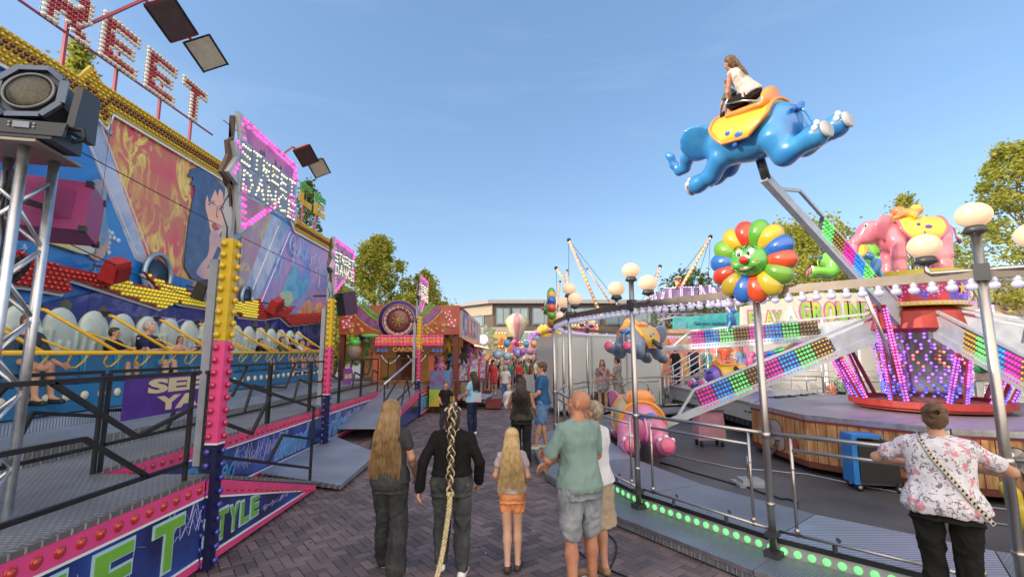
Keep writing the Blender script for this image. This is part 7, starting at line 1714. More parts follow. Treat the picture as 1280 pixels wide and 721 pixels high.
MB().bb(5.2, 10.6, 21.5, 22, .6, 3.2).build('painted_wall', GP_, fh); MB().bb(5.0, 10.8, 19.8, 21.5, .0, .75).build('platform', mat('grey_platform', (.25, .25, .27), .5), fh)
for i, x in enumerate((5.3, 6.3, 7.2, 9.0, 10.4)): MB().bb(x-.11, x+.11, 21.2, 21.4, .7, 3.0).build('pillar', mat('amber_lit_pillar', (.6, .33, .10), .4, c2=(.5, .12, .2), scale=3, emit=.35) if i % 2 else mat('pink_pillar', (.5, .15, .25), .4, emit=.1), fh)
cs = V((7.25, 19.2, 1.55)); st = MB()
for i in range(7): st.bb(5.9+i*.27, 6.2+i*.27, 18.3, 19.3, .30+i*.17, .34+i*.17)
s_ = st.build('stair', ALU, fh); MB().bar((5.75, 18.28, .22), (7.85, 18.28, 1.50), .05, .16).bar((5.75, 19.32, .22), (7.85, 19.32, 1.50), .05, .16).build('stringer', GREYP, s_)
lt_ = MB()
for i in range(7): lt_.bb(5.95+i*.27, 6.15+i*.27, 18.27, 18.29, .345+i*.17, .375+i*.17)
lt_.build('pink_step_light', glow('pink_step_glow', (1, .35, .45), .8, (.6, .2, .25)), s_)
hr = MB()
for y in (18.28, 19.3):
    for dz in (.5, .95): hr.tube([(5.75, y, .25+dz), (7.85, y, 1.50+dz)], .025, 6)
    for i in range(4): hr.tube([(5.8+i*.68, y, .3+i*.42), (5.8+i*.68, y, 1.22+i*.42)], .022, 6)
hr.build('hand_rail', ALU, s_); MB().bb(7.8, 10.6, 18.2, 19.8, 1.38, 1.46).build('landing', ALU, fh)
dm = MB()
for (x, z0) in ((8.0, .9), (8.3, .9)):
    for i in range(12): dm.ell((x+.15*math.sin(i*.8), 19.75, z0+i*.14), .045, None, 6, 4)
dm.build('pink_bulbs', G_PINK, fh, kind='stuff')
kb = thing('cocktail_booth', 'turquoise cocktail booth with a long lettered board behind the grey elephant', 'booth', (9.5, 24, 0))
q = [W(u, v, y=24) for u, v in ((842, 397), (926, 389), (926, 414), (842, 416))]; TEAL = mat('turquoise_board', (.03, .34, .38), .4, c2=(.08, .42, .42), scale=2)
kbd = MB().plate([(p.x, 24, p.z) for p in q], (0, 1, 0), .15).build('name_board', TEAL, kb)
put_text(MB(), 'Get your cocktail here!', ((q[0].x+q[1].x)/2+.35, 23.98, (q[0].z+q[2].z)/2+.03), V((q[1].x-q[0].x, 0, 0)), (0, 0, 1), 2.1, .26, .01, .01).build('lettering', mat('navy_letter_paint', (.03, .06, .25), .4), kbd)
MB().bb(q[0].x+.12, q[0].x+.6, 23.96, 23.99, q[3].z+.18, q[3].z+.58).build('logo_panel', mat('pale_teal_panel', (.12, .35, .5), .4), kbd)
c0 = q[0]; MB().plate([(c0.x-.1, 24.1, .8), (c0.x+.35, 24.1, .8), (c0.x+.35, 24.1, q[3].z+.1), (c0.x-.1, 24.1, q[3].z+.1)], (0, 1, 0), .2).build('side_panel', mat('pale_cyan_panel', (.30, .48, .52), .4), kb)
MB().bb(c0.x+.3, q[1].x, 26, 26.2, 0, 3).build('back_wall', mat('dark_booth_interior', (.06, .05, .07), .6, c2=(.25, .15, .1), scale=3), kb); MB().bb(c0.x, q[1].x, 24.15, 26.2, q[3].z+.75, q[3].z+.85).build('roof', mat('stall_roof', (.3, .3, .33), .6), kb); MB().bb(c0.x, q[1].x, 23.9, 24.6, 0, 1.1).build('counter', TEAL, kb)
# lit letters
ll = thing('light_letters', 'row of white and violet bulb letters on a dark frame, two parrots on top', 'sign', (9, 30, 4.5))
LP_ = glow('lit_lilac_bulb', (.82, .68, 1), .6, (.6, .5, .7)); mb = MB(); rk = MB(); y = 30
GL = {'W': [[(0, 1), (.2, 0), (.5, .7), (.8, 0), (1, 1)]], 'I': [[(0, 1), (1, 1)], [(.5, 1), (.5, 0)], [(0, 0), (1, 0)]], 'T': [[(0, 1), (1, 1)], [(.5, 1), (.5, 0)]], 'N': [[(0, 0), (0, 1), (1, 0), (1, 1)]], 'G': [[(1, .9), (.5, 1), (0, .6), (0, .4), (.5, 0), (1, .1), (1, .45), (.6, .45)]], 'V': [[(0, 1), (.5, 0), (1, 1)]], 'O': [[(.5, 0), (0, .3), (0, .7), (.5, 1), (1, .7), (1, .3), (.5, 0)]]}
for i, (c_, u, v) in enumerate((('V', 824, 376), ('I', 838, 371), ('T', 852, 370), ('I', 866, 370), ('N', 882, 368), ('N', 898, 371), ('O', 914, 380))):
    a = W(u, v, y=y); b_ = W(u+11, v+20, y=y) if 0 else None; wd, hh = .62, 1.15; z0 = a.z-hh/2; x0 = a.x-wd/2
    rk.bb(x0-.04, x0+wd+.04, y+.06, y+.1, z0-.04, z0+hh+.04)
    for st in GL[c_]:
        for (p, q_) in zip(st, st[1:]):
            L_ = math.hypot((q_[0]-p[0])*wd, (q_[1]-p[1])*hh); nn = max(1, int(L_/.10))
            for k in range(nn+1):
                f = k/nn
                for o_ in (-.05, .05): mb.ell((x0+(p[0]+(q_[0]-p[0])*f)*wd+o_, y, z0+(p[1]+(q_[1]-p[1])*f)*hh), .036, None, 5, 4)
rk.bar((W(824, 392, y=y).x, y+.1, W(824, 392, y=y).z), (W(925, 392, y=y).x, y+.1, W(925, 392, y=y).z), .08)
for u in (830, 870, 915): p = W(u, 390, y=y); rk.bar((p.x, y+.1, 0), (p.x, y+.1, p.z), .12)
mb.build('bulbs', LP_, ll, kind='stuff'); rk.build('letter_rack', mat('violet_letter_rack', (.24, .18, .34), .5), ll)
a = W(848, 360, y=29.9); parrot(a, 'small red and gold parrot figure standing on the lit letters', (.45, .05, .03), (.5, .35, .05), 1.5, R(200), (.5, .35, .05))
a = W(871, 360, y=29.9); parrot(a, 'small turquoise and blue parrot figure standing on the lit letters', (.03, .30, .42), (.04, .12, .45), 1.5, R(200), (.5, .1, .03))
# toy town booth, right
tt = thing('toy_booth', 'grey beige toy booth with big painted TOY TOWN graffiti letters at the right edge', 'booth', (20, 19, 0)); y = 18.0
q = [W(u, v, y=y) for u, v in ((1165, 352), (1330, 338), (1330, 408), (1165, 408))]
MB().plate([(p.x, y, p.z) for p in q], (0, 1, 0), .3).build('name_board', mat('beige_grey_board', (.40, .37, .32), .5, var=.1, scale=.7), tt)
MB().bb(q[0].x, q[1].x, y-.08, y+.4, q[0].z+.02, q[0].z+.25).build('upper_rail', GREYP, tt)
TE = mat('purple_brown_letter_edge', (.18, .06, .14), .5); TG = mat('green_graffiti_paint', (.30, .55, .10), .4, c2=(.55, .6, .3), scale=3); TK = mat('grey_wheel_letter', (.30, .31, .33), .35, c2=(.55, .55, .55), scale=4)
word('T', 1178, 1202, 360, 386, y, TG, tt, edge=TE); word('O', 1200, 1218, 358, 376, y, TK, tt, edge=TE); word('Y', 1217, 1231, 362, 382, y, TG, tt, edge=TE); word('T', 1232, 1248, 360, 378, y, TG, tt, edge=TE); word('O', 1247, 1266, 358, 386, y, TK, tt, edge=TE); word('WN', 1266, 1302, 360, 380, y, TG, tt, edge=TE)
c = W(1232, 395, y=y-.25)
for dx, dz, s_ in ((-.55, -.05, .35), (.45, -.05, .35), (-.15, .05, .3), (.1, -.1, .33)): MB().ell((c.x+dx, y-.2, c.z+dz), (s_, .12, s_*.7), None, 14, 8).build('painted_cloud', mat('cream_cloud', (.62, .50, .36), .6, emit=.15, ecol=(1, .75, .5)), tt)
MB().bb(c.x-.1, c.x+.15, y-.45, y-.3, c.z+.15, c.z+.4).build('violet_lamp', glow('violet_stage_lamp', (.5, .3, 1), 1.5), tt)
q2 = W(1200, 408, y=y-.6); MB().plate([(q[0].x-.4, y-1.0, q2.z-.35), (q[1].x, y-1.0, q2.z-.35), (q[1].x, y, q2.z), (q[0].x-.4, y, q2.z)], (0, 0, 1), .05).bb(q[0].x-.4, q[1].x, y-1.05, y-1.0, q2.z-.55, q2.z-.33).build('red_awning', mat('red_booth_awning', (.50, .07, .05), .5), tt)
mb = MB()
for i in range(40): mb.ell((q[0].x-.3+i*.17, y-1.08, q2.z-.30), .05, None, 6, 4)
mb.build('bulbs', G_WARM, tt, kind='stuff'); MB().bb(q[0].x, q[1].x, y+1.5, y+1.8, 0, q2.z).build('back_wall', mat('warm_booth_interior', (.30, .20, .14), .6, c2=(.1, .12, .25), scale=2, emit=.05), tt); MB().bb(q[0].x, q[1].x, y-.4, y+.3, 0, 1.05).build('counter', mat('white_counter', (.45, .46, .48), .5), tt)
for x in (q[0].x, q[1].x-.2): MB().bar((x, y-.3, 0), (x, y-.3, q2.z), .12).build('post', WHITEP, tt)
# low distant backdrop: roofs and hedge closing the view on the far left and right
t = thing('tree_row', 'low dark tree belt far beyond the rides', 'trees', (0, 95, 0)); t['kind'] = 'stuff'
s = MB(); vs = []; fs = []; rnd = random.Random(2)
for i in range(9000):
    x = rnd.uniform(-120, 150); h_ = 3.5+1.5*math.sin(x*.13)+1.2*math.sin(x*.37); p = V((x, 95+rnd.uniform(-2, 2), rnd.uniform(0, h_))); a = V((rnd.gauss(0, 1), rnd.gauss(0, .5), rnd.gauss(0, 1))).normalized(); s1, q1, _ = frame(a); o = len(vs); l = .8; vs += [p-s1*l, p+q1*l*.6, p+s1*l, p-q1*l*.6]; fs.append((o, o+1, o+2, o+3))
s.add(vs, fs); s.build('foliage', LEAF_B, t)
# ================================================================ people
HB_ = mat('golden_brown_hair', (.20, .125, .055), .45, c2=(.32, .21, .10), scale=14, thr=(.35, .65)); HBLO = mat('blonde_hair', (.46, .32, .14), .45, c2=(.60, .45, .24), scale=16, thr=(.35, .65)); HDK = mat('dark_hair', (.022, .015, .012), .4, c2=(.05, .035, .025), scale=20); HBR = mat('brown_hair', (.09, .05, .025), .5, c2=(.16, .09, .045), scale=20); HGR = mat('grey_hair', (.34, .32, .30), .6, c2=(.5, .48, .45), scale=20); HASH = mat('ash_blonde_grey_hair', (.20, .16, .11), .6, c2=(.34, .29, .21), scale=25)
BLK = cloth('black_cotton', (.016, .016, .018), var=.25); CHAR = cloth('charcoal_cotton', (.045, .047, .052), var=.2, scale=5); DDEN = cloth('black_denim', (.03, .032, .036), c2=(.055, .058, .065), scale=6, thr=(.4, .7), bump=.4); GDEN = cloth('faded_dark_denim', (.035, .04, .045), c2=(.10, .11, .115), scale=3.2, thr=(.42, .72), bump=.4)
LDEN = cloth('light_grey_denim', (.16, .19, .23), c2=(.34, .37, .40), scale=5, thr=(.35, .7), bump=.4); SAGE = cloth('sage_green_pique', (.20, .30, .28), var=.06, scale=4, bump=.5, bscale=400); BEI = cloth('beige_cloth', (.36, .29, .21), var=.06, scale=4); WHT = cloth('white_cotton', (.62, .63, .66), var=.05); ORG_ = cloth('apricot_knit', (.72, .30, .13), var=.08)
NAVYC = cloth('navy_cotton', (.02, .03, .07), var=.2); BLUC = cloth('blue_cotton', (.03, .10, .24), var=.12); LBD = cloth('light_blue_denim', (.13, .25, .46), var=.12); SKYC = cloth('sky_blue_cotton', (.16, .42, .68), c2=(.30, .55, .70), scale=2.5); ROSE = cloth('rose_print_cotton', (.50, .10, .16), c2=(.62, .35, .38), scale=14); OLV = cloth('dark_olive_knit', (.045, .045, .035), var=.2)
def floral(name, base, petal, leaf, sc=9):
    m = cloth(name, base, var=.02); nt = m.node_tree; N = nt.nodes; L = nt.links; b = N['Principled BSDF']; tc = N.new('ShaderNodeTexCoord')
    def lay(prev, c, sc_, lo, hi, seed, det=3):
        n = N.new('ShaderNodeTexNoise'); n.noise_dimensions = '4D'; n.inputs['W'].default_value = seed; n.inputs['Scale'].default_value = sc_; n.inputs['Detail'].default_value = det; n.inputs['Distortion'].default_value = 1.6; L.new(tc.outputs['Object'], n.inputs['Vector'])
        r = N.new('ShaderNodeValToRGB'); r.color_ramp.elements[0].position = lo; r.color_ramp.elements[0].color = (0, 0, 0, 1); r.color_ramp.elements[1].position = hi; r.color_ramp.elements[1].color = (1, 1, 1, 1); L.new(n.outputs['Fac'], r.inputs[0])
        x = N.new('ShaderNodeMix'); x.data_type = 'RGBA'; L.new(r.outputs[0], x.inputs[0]); L.new(prev, x.inputs[6]); x.inputs[7].default_value = tuple(c)+(1,); return x.outputs[2]
    o = b.inputs['Base Color'].links[0].from_socket
    o = lay(o, leaf, sc*2.6, .57, .60, 1); o = lay(o, petal, sc, .56, .62, 5); o = lay(o, tuple(q*.55 for q in petal), sc*3.2, .62, .66, 9, 5)
    L.new(o, b.inputs['Base Color']); return m
FLO = floral('rose_printed_blouse', (.66, .66, .72), (.60, .27, .32), (.20, .20, .24)); FLO2 = floral('lilac_printed_shirt', (.48, .42, .48), (.32, .22, .28), (.60, .55, .58), 26)
def feet(u, v, z=0.0): return W(u, v, z=z)

def pl(*a, **k): return person(*a, **k)
# --- woman with long golden brown hair, walking away on the left
pl('woman with very long golden brown hair in dark tee and wide black jeans', (-1.22, 4.95, 0), R(-6), 1.66, topm=CHAR, botm=DDEN, shoe=WHITEP, hair='long', hairm=HB_, hairlen=1.20, vox=.0075, turn=R(-30), flare=.035, botloose=.032, loose=.020, toplen=.84,
   arms={'R': [(.21, .02, 1.13), (.20, .20, .93)], 'L': [(-.20, .02, 1.12), (-.16, .14, .90)]}, legs={'R': [(.10, .0, .49), (.12, -.10, .10)], 'L': [(-.08, .09, .50), (-.10, .20, .085)]}, seed=2, width=.90, hips=.95)
# --- woman with the metre long braid
br = pl('woman in black sweater and grey jeans with a braid reaching the ground, walking away', (-.60, 4.93, 0), R(2), 1.62, topm=cloth('black_knit', (.010, .010, .011), var=.2, bump=.5), sleeve=2, botm=GDEN, shoe=WHITEP, hair='braid', hairm=HDK, vox=.0075, width=1.12, hips=1.22, loose=.028, toplen=1.0, botloose=.026,
   arms={'R': [(.29, -.03, 1.12), (.28, .10, .90)], 'L': [(-.30, -.06, 1.12), (-.33, -.04, .87)]}, legs={'R': [(.11, .02, .49), (.12, -.04, .085)], 'L': [(-.10, .10, .52), (-.10, .02, .14)]}, seed=5)
BLB = mat('braid_blonde_strand', (.50, .40, .22), .5, c2=(.62, .55, .36), scale=30); U_, H_, S_ = root_info[br.name]
def braid():
    base = M.Translation(br.location) @ M.Rotation(br.rotation_euler.z, 4, 'Z'); T = lambda p: base @ (V(p)*S_)
    P = [T(H_((0, -.02, .235))), T(H_((0, -.09, .20))), T(H_((0, -.118, .12))), T(H_((0, -.115, .03))), T((0, -.15, 1.38)), T((.0, -.165, 1.15)), T((.0, -.21, .92)), T((.0, -.235, .75)), T((-.03, -.26, .50)), T((-.06, -.30, .30)), T((-.10, -.42, .14)), T((-.16, -.62, .05)), T((-.22, -.9, .03))]
    pts = []
    for i in range(len(P)-1):
        a, b_, c, d = P[max(0, i-1)], P[i], P[i+1], P[min(len(P)-1, i+2)]
        for k in range(10):
            f = k/10; pts.append(.5*((2*b_)+(c-a)*f+(2*a-5*b_+4*c-d)*f*f+(3*b_-a-3*c+d)*f**3))
    pts.append(P[-1]); n = len(pts); Ls = [0]
    for a, b_ in zip(pts, pts[1:]): Ls.append(Ls[-1]+(b_-a).length)
    tot = Ls[-1]
    def at(l):
        for i in range(n-1):
            if Ls[i+1] >= l: f = (l-Ls[i])/max(1e-6, Ls[i+1]-Ls[i]); return pts[i].lerp(pts[i+1], f), (pts[i+1]-pts[i]).normalized()
        return pts[-1], (pts[-1]-pts[-2]).normalized()
    groups = {0: MB(), 1: MB()}
    def wd(l): f = l/tot; return .030*(1-.0*f) if f < .12 else (.027 if l < tot*.42 else .017-.006*(f-.42))
    for k in range(3):
        for sub in range(4):
            for seg in range(0, 1):
                P2 = []; Q = []; l = 0
                while l < tot:
                    c, d = at(l); s, t, _ = frame(d, V((0, -1, 0)) if abs(d.z) > .5 else V((0, 0, 1))); r = wd(l); ph = l/(r*3.4)*2*PI/2+k*2*PI/3
                    off = s*(r*math.sin(ph))+t*(r*.42*math.sin(2*ph)); o2 = (s*math.cos(sub*PI/2)+t*math.sin(sub*PI/2))*r*.30
                    P2.append(c+off+o2); Q.append(r*.36); l += .010
                col_ = 1 if (k*4+sub) % 3 else 0
                # the braid turns from black with pale strands to pale all along its lower half
                cut = next((i for i in range(len(P2)) if i*.010 > tot*.40), len(P2))
                groups[0 if (k*4+sub) % 5 in (0, 1, 3) else 1].tube(P2[:cut+1], Q[:cut+1], 5); groups[1].tube(P2[cut:], Q[cut:], 5)
    h = [c for c in bpy.data.objects if c.parent == br and c.name.startswith('hair')][0]
    for g, m, nm in ((0, HDK, 'braid_dark_strands'), (1, BLB, 'braid_blonde_strands')):
        me = groups[g].mesh(nm, m); o = bpy.data.objects.new(nm, me); col.objects.link(o); o.parent = h
        o.matrix_parent_inverse = (M.Translation(br.location) @ M.Rotation(br.rotation_euler.z, 4, 'Z') @ M.Scale(S_, 4)).inverted()
    # pale streaks over the head
    st = MB(); rnd = random.Random(3)
    for i in range(16):
        ph = R(rnd.uniform(-120, 120)); Pp = []
        for q in range(8):
            f = q/7; th = R(78*(1-f)+8*f); Pp.append(T(H_((math.sin(th)*math.sin(ph)*.090, -.018-math.sin(th)*math.cos(ph)*.099, .148+math.cos(th)*.098)).lerp(H_((0, -.105, .14)), f**2.2*.95)))
        st.tube(Pp, .0065, 4, False)
    me = st.mesh('streaks', BLB); o = bpy.data.objects.new('blonde_streaks', me); col.objects.link(o); o.parent = h; o.matrix_parent_inverse = (M.Translation(br.location) @ M.Rotation(br.rotation_euler.z, 4, 'Z') @ M.Scale(S_, 4)).inverted()
braid()
# --- girl
pl('blonde girl in pale printed shirt and apricot shorts, walking away', (.0, 5.08, 0), R(-3), 1.36, skin=SKIN3, topm=FLO2, sleeve=.45, bot='shorts', botlen=.42, botm=ORG_, shoe=mat('dark_sandal', (.05, .04, .04), .6), hair='long', hairm=HBLO, hairlen=1.25, vox=.0075, width=.88, hips=.92, botloose=.006, loose=.018, toplen=.93, turn=R(-8),
   arms={'R': [(.20, -.02, 1.13), (.17, .16, .98)], 'L': [(-.21, -.03, 1.13), (-.16, .14, .98)]}, legs={'R': [(.07, .04, .49), (.07, -.02, .085)], 'L': [(-.06, -.02, .49), (-.05, -.13, .11), (-.05, -.01, .03)]}, seed=8)
tag(MB().box((-.07, 5.23, .86), (.10, .05, .14)).build('handbag', BLK), 'small black bag held at the girl in apricot shorts', 'bag')
# --- bald man with folded arms
pl('bald man in sage green polo shirt and grey denim shorts with folded arms', (.62, 4.52, 0), R(26), 1.80, skin=SKIN2, topm=SAGE, sleeve=.75, bot='shorts', botlen=.88, botm=LDEN, hair='bald', vox=.0075, width=1.04, hips=1.02, botloose=.024, loose=.020, toplen=.86, turn=R(42), nod=R(-14), lean=R(3), shoe=WHITEP,
   curl=.8, arms={'R': [(.24, .06, 1.12), (-.10, .25, 1.13)], 'L': [(-.26, .08, 1.12), (.02, .23, 1.18)]}, legs={'R': [(.12, .02, .49), (.14, .04, .085)], 'L': [(-.10, .0, .49), (-.11, -.04, .085)]}, palm={'L': (0, -1, 0), 'R': (0, -1, 0)}, seed=9)
tag(MB().box((.39, 4.72, 1.20), (.012, .035, .05)).build('smartphone', DARKG), 'grey phone tucked in the folded arms of the bald man', 'phone')
# --- woman hugging close behind him
pl('woman with grey blonde hair in white top and beige skirt pressed against the bald man', (.82, 4.92, 0), R(40), 1.66, topm=WHT, bot='skirt', botm=BEI, botlen=.50, hair='crop', hairm=HASH, vox=.0085, width=1.02, hips=1.08, flare=.03, loose=.02, toplen=.90, turn=R(20),
   arms={'L': [(-.20, .16, 1.18), (-.34, .30, 1.08)], 'R': [(.18, .14, 1.12), (.05, .28, 1.08)]}, seed=12, shoe=mat('tan_shoe', (.25, .17, .1), .5))
# --- woman leaning on the rail at the right
lw = pl('woman with a brown bun in rose printed blouse and black trousers leaning on the rail', (3.27, 3.76, .136), R(-40), 1.62, topm=FLO, sleeve=.62, botm=cloth('black_jersey', (.012, .013, .012), var=.2), hair='bun', hairm=HBR, vox=.0075, width=1.2, hips=1.3, loose=.035, toplen=.84, lean=R(8), turn=R(6), nod=R(-10), shoe=BLACKM,
   arms={'R': [(.42, .12, 1.22), (.22, .34, 1.20)], 'L': [(-.42, .14, 1.22), (-.22, .36, 1.20)]}, palm={'L': (0, 0, -1), 'R': (0, 0, -1)}, seed=14)
U_, H_, S_ = root_info[lw.name]; base = M.Translation(lw.location) @ M.Rotation(lw.rotation_euler.z, 4, 'Z')
P = [base @ (U_(p)*S_) for p in ((-.12, .02, 1.46), (-.11, -.11, 1.41), (-.05, -.165, 1.28), (.06, -.17, 1.12), (.17, -.17, .96), (.26, -.12, .84))]
b_ = thing('bag_strap', 'patterned pale and black crossbody strap over the leaning woman\'s back', 'strap', P[3])
mb = MB(); m2 = MB()
for a, c in zip(P, P[1:]): mb.bar(a, c, .030, .010, up=V((0, 1, 0)))
for a, c in zip(P, P[1:]):
    n = max(1, int((c-a).length/.028))
    for k in range(n): q = a.lerp(c, (k+.5)/n)+V((0, -.007, 0)); m2.box(q, (.010, .006, .018), M.Rotation(R(40), 3, 'Y'))
mb.build('strap', mat('cream_webbing', (.42, .40, .32), .7), b_); m2.build('pattern', BLK, b_)

# --- middle distance
bx = feet(556, 541); pl('boy with short brown hair in black tee and jeans walking toward us', (bx.x, bx.y, 0), R(172), 1.36, topm=BLK, botm=DDEN, shoe=BLACKM, hair='short', hairm=HBR, vox=.0095, faceparts=True, width=.9, turn=R(30), arms={'R': [(.22, .0, 1.13), (.10, .22, 1.02)], 'L': [(-.27, -.06, 1.15), (-.30, -.02, .93)]}, legs={'R': [(.09, .06, .5), (.08, .12, .085)], 'L': [(-.08, -.0, .5), (-.08, -.14, .10)]}, seed=15)
bx = feet(590, 543); pl('dark haired woman in sky blue tee and navy trousers standing sideways', (bx.x, bx.y, 0), R(62), 1.63, topm=SKYC, botm=NAVYC, shoe=WHITEP, hair='long', hairm=HDK, hairlen=.55, vox=.0105, faceparts=True, hips=1.1, width=1.04, arms={'R': [(.21, .04, 1.12), (.17, .26, .98)], 'L': [(-.21, .06, 1.13), (-.16, .28, 1.0)]}, seed=16)
tag(MB().box((bx.x+.12, bx.y-.14, .98), (.26, .12, .24)).build('tote_bag', cloth('pastel_bag_cloth', (.30, .55, .62), c2=(.65, .35, .5), scale=6)), 'pastel patterned bag on the hip of the woman in sky blue', 'bag')
bx = feet(652, 582); pl('woman with long dark hair in black top carrying a toddler, seen from behind', (bx.x, bx.y, 0), R(-4), 1.66, skin=SKIN2, topm=OLV, sleeve=.0, botm=BLK, shoe=BLACKM, hair='long', hairm=HDK, hairlen=1.15, vox=.010, width=1.06, hips=1.16, flare=.02, arms={'L': [(-.26, .08, 1.14), (-.14, .26, 1.18)], 'R': [(.25, .02, 1.12), (.27, .16, 1.02)]}, legs={'R': [(.10, .03, .49), (.12, -.05, .085)], 'L': [(-.09, .03, .49), (-.08, .10, .085)]}, seed=17)
pl('fair haired toddler in white held on the arm of the dark haired woman', (bx.x-.24, bx.y+.16, .66), R(-30), .86, skin=SKIN3, topm=WHT, bot='shorts', botlen=.6, botm=WHT, hair='crop', hairm=HBLO, vox=.011, arms={'R': [(.20, .1, 1.2), (.15, .28, 1.28)]}, legs={'R': [(.10, .24, .78), (.1, .28, .42)], 'L': [(-.10, .24, .78), (-.1, .28, .42)]}, fingers=False, seed=18)
pl('man in blue tee and light denim shorts standing on the edge of the ride step', (.64, 10.3, .135), R(78), 1.80, topm=BLUC, sleeve=.6, bot='shorts', botlen=.8, botm=LBD, shoe=mat('pale_green_sneaker', (.45, .55, .48), .5), hair='short', hairm=HBR, vox=.010, faceparts=True, width=1.12, hips=1.08, botloose=.03, turn=R(10), arms={'R': [(.22, .04, 1.12), (.20, .24, .97)], 'L': [(-.23, .03, 1.12), (-.20, .22, .96)]}, legs={'R': [(.10, .02, .49), (.12, -.06, .085)], 'L': [(-.10, .05, .49), (-.09, .12, .085)]}, seed=19)
# couple by the white container
pl('woman with dark curly hair and flowered top beside the white container', (2.88, 15.3, ZK), R(165), 1.62, topm=cloth('brown_flower_print', (.18, .09, .10), c2=(.45, .3, .3), scale=14), bot='skirt', botlen=.7, botm=cloth('grey_print', (.16, .18, .20), c2=(.3, .34, .36), scale=10), hair='long', hairm=HDK, hairlen=.5, vox=.015, fingers=False, faceparts=True, seed=21)
pl('dark haired man in pale beige shirt beside the white container', (3.38, 15.4, ZK), R(60), 1.70, topm=cloth('pale_khaki', (.34, .33, .29), var=.1), botm=cloth('stone_trousers', (.3, .28, .24), var=.1), hair='short', hairm=HDK, vox=.015, fingers=False, arms={'R': [(.21, .05, 1.13), (.1, .24, 1.15)], 'L': [(-.21, .05, 1.13), (-.1, .24, 1.12)]}, seed=22)
# visitors with their backs to us in front of the cocktail booth
yy = 19.6
for (u, h, top_, bot_, hm_, hs_, l) in ((868, 1.68, cloth('dark_plum', (.06, .03, .06)), NAVYC, HDK, 'short', 'person in dark plum shirt with their back to us by the cocktail booth'), (885, 1.6, cloth('turquoise_cotton', (.05, .38, .38)), NAVYC, HBR, 'crop', 'person in turquoise top by the cocktail booth'), (908, 1.78, cloth('coral_red_cotton', (.62, .10, .05)), GDEN, HDK, 'short', 'man in coral red tee and cap with hands behind his head'), (928, 1.66, LBD, cloth('brown_cloth', (.14, .09, .06)), HBR, 'pony', 'woman in light blue shirt with hair tied up by the cocktail booth'), (845, 1.62, BLK, NAVYC, HDK, 'short', 'person in black next to the lit gold pillars')):
    p = W(u, 470, y=yy); kw = dict(arms={'R': [(.36, .02, 1.42), (.18, -.02, 1.55)], 'L': [(-.36, .02, 1.42), (-.18, -.02, 1.55)]}) if 'coral' in l else {}
    r = pl(l, (p.x, yy, .75), R(-10+u % 7*4), h, topm=top_, botm=bot_, hair=hs_, hairm=hm_, vox=.018, fingers=False, shoe=BLACKM, seed=u, **kw)
    if 'coral' in l: o = MB().ell((0, 0, 0), (.10, .115, .07), None, 12, 8).build('cap', WHT); o.location = V((0, -.0, 1.66))*h/1.7; o.parent = r
for (u, h, top_, l) in ((1040, 1.15, cloth('coral_kids_shirt', (.6, .22, .15)), 'child in coral shirt standing by the play house base'), (1052, 1.4, cloth('green_printed_shirt', (.08, .14, .10), c2=(.25, .32, .25), scale=12), 'person in dark green print beside the child in coral')):
    p = W(u, 494, y=17.6); pl(l, (p.x, 17.6, 0), R(170), h, topm=top_, bot='shorts', botlen=.7, botm=NAVYC, hair='short', hairm=HBR, vox=.018, fingers=False, shoe=WHITEP, seed=u)

# --- riders in the gondola (seat hips at z 1.92, facing the street)
def rider(y, h, top_, bot_, hm_, label, hs='short', skin=SKIN, lean=0, vox=.012, sleeve=.6, width=1.0, shoes=None, turn=0, nod=0, dx=0, bt='shorts'):
    s = h/1.7; z0 = 1.93-.90*s
    def inv(x, yy_, z): return None
    wz = (2.19-z0)/s; wy = (.62-dx)/s if True else 0
    hl = {'R': [(.24, .22, 1.12 if h > 1.4 else 1.15), (.20, min(.48, wy-.08), wz)], 'L': [(-.24, .22, 1.12 if h > 1.4 else 1.15), (-.20, min(.48, wy-.08), wz)]}
    return pl(label, (-7.08+dx, y, z0), R(-90), h, skin=skin, topm=top_, sleeve=sleeve, bot=bt, botlen=.85, botm=bot_, hair=hs, hairm=hm_, vox=vox, arms=hl, legs={'R': [(.11, .44, .93), (.12, .52, .50)], 'L': [(-.11, .44, .93), (-.12, .50, .50)]}, lean=lean, faceparts=True, shoe=shoes or BLACKM, turn=turn, nod=nod, width=width, seed=int(y*10), group='riders sitting in the gondola', hem=.93, toplen=.93)
rider(6.75, 1.75, cloth('dark_slate_cotton', (.05, .065, .08)), cloth('khaki_shorts_cloth', (.24, .20, .15)), HBR, 'man in dark slate tee slumped over the yellow bar behind the truss tower', lean=R(24), nod=R(-35), width=1.15)
rider(8.45, 1.40, BLK, NAVYC, HDK, 'laughing boy in black tee sitting left of the grey haired man', turn=R(28)); rider(9.25, 1.76, NAVYC, LBD, HGR, 'grey haired older man in navy polo shirt holding the yellow bar', skin=SKIN3, turn=R(10), nod=R(12), width=1.16, lean=R(-2))
rider(10.15, 1.22, cloth('pink_kids_shirt', (.60, .28, .45)), LBD, HBR, 'girl in pink shirt right of the grey haired man', 'pony', turn=R(-30)); rider(10.75, 1.10, NAVYC, NAVYC, HBR, 'small child right of the girl in pink', turn=R(10))
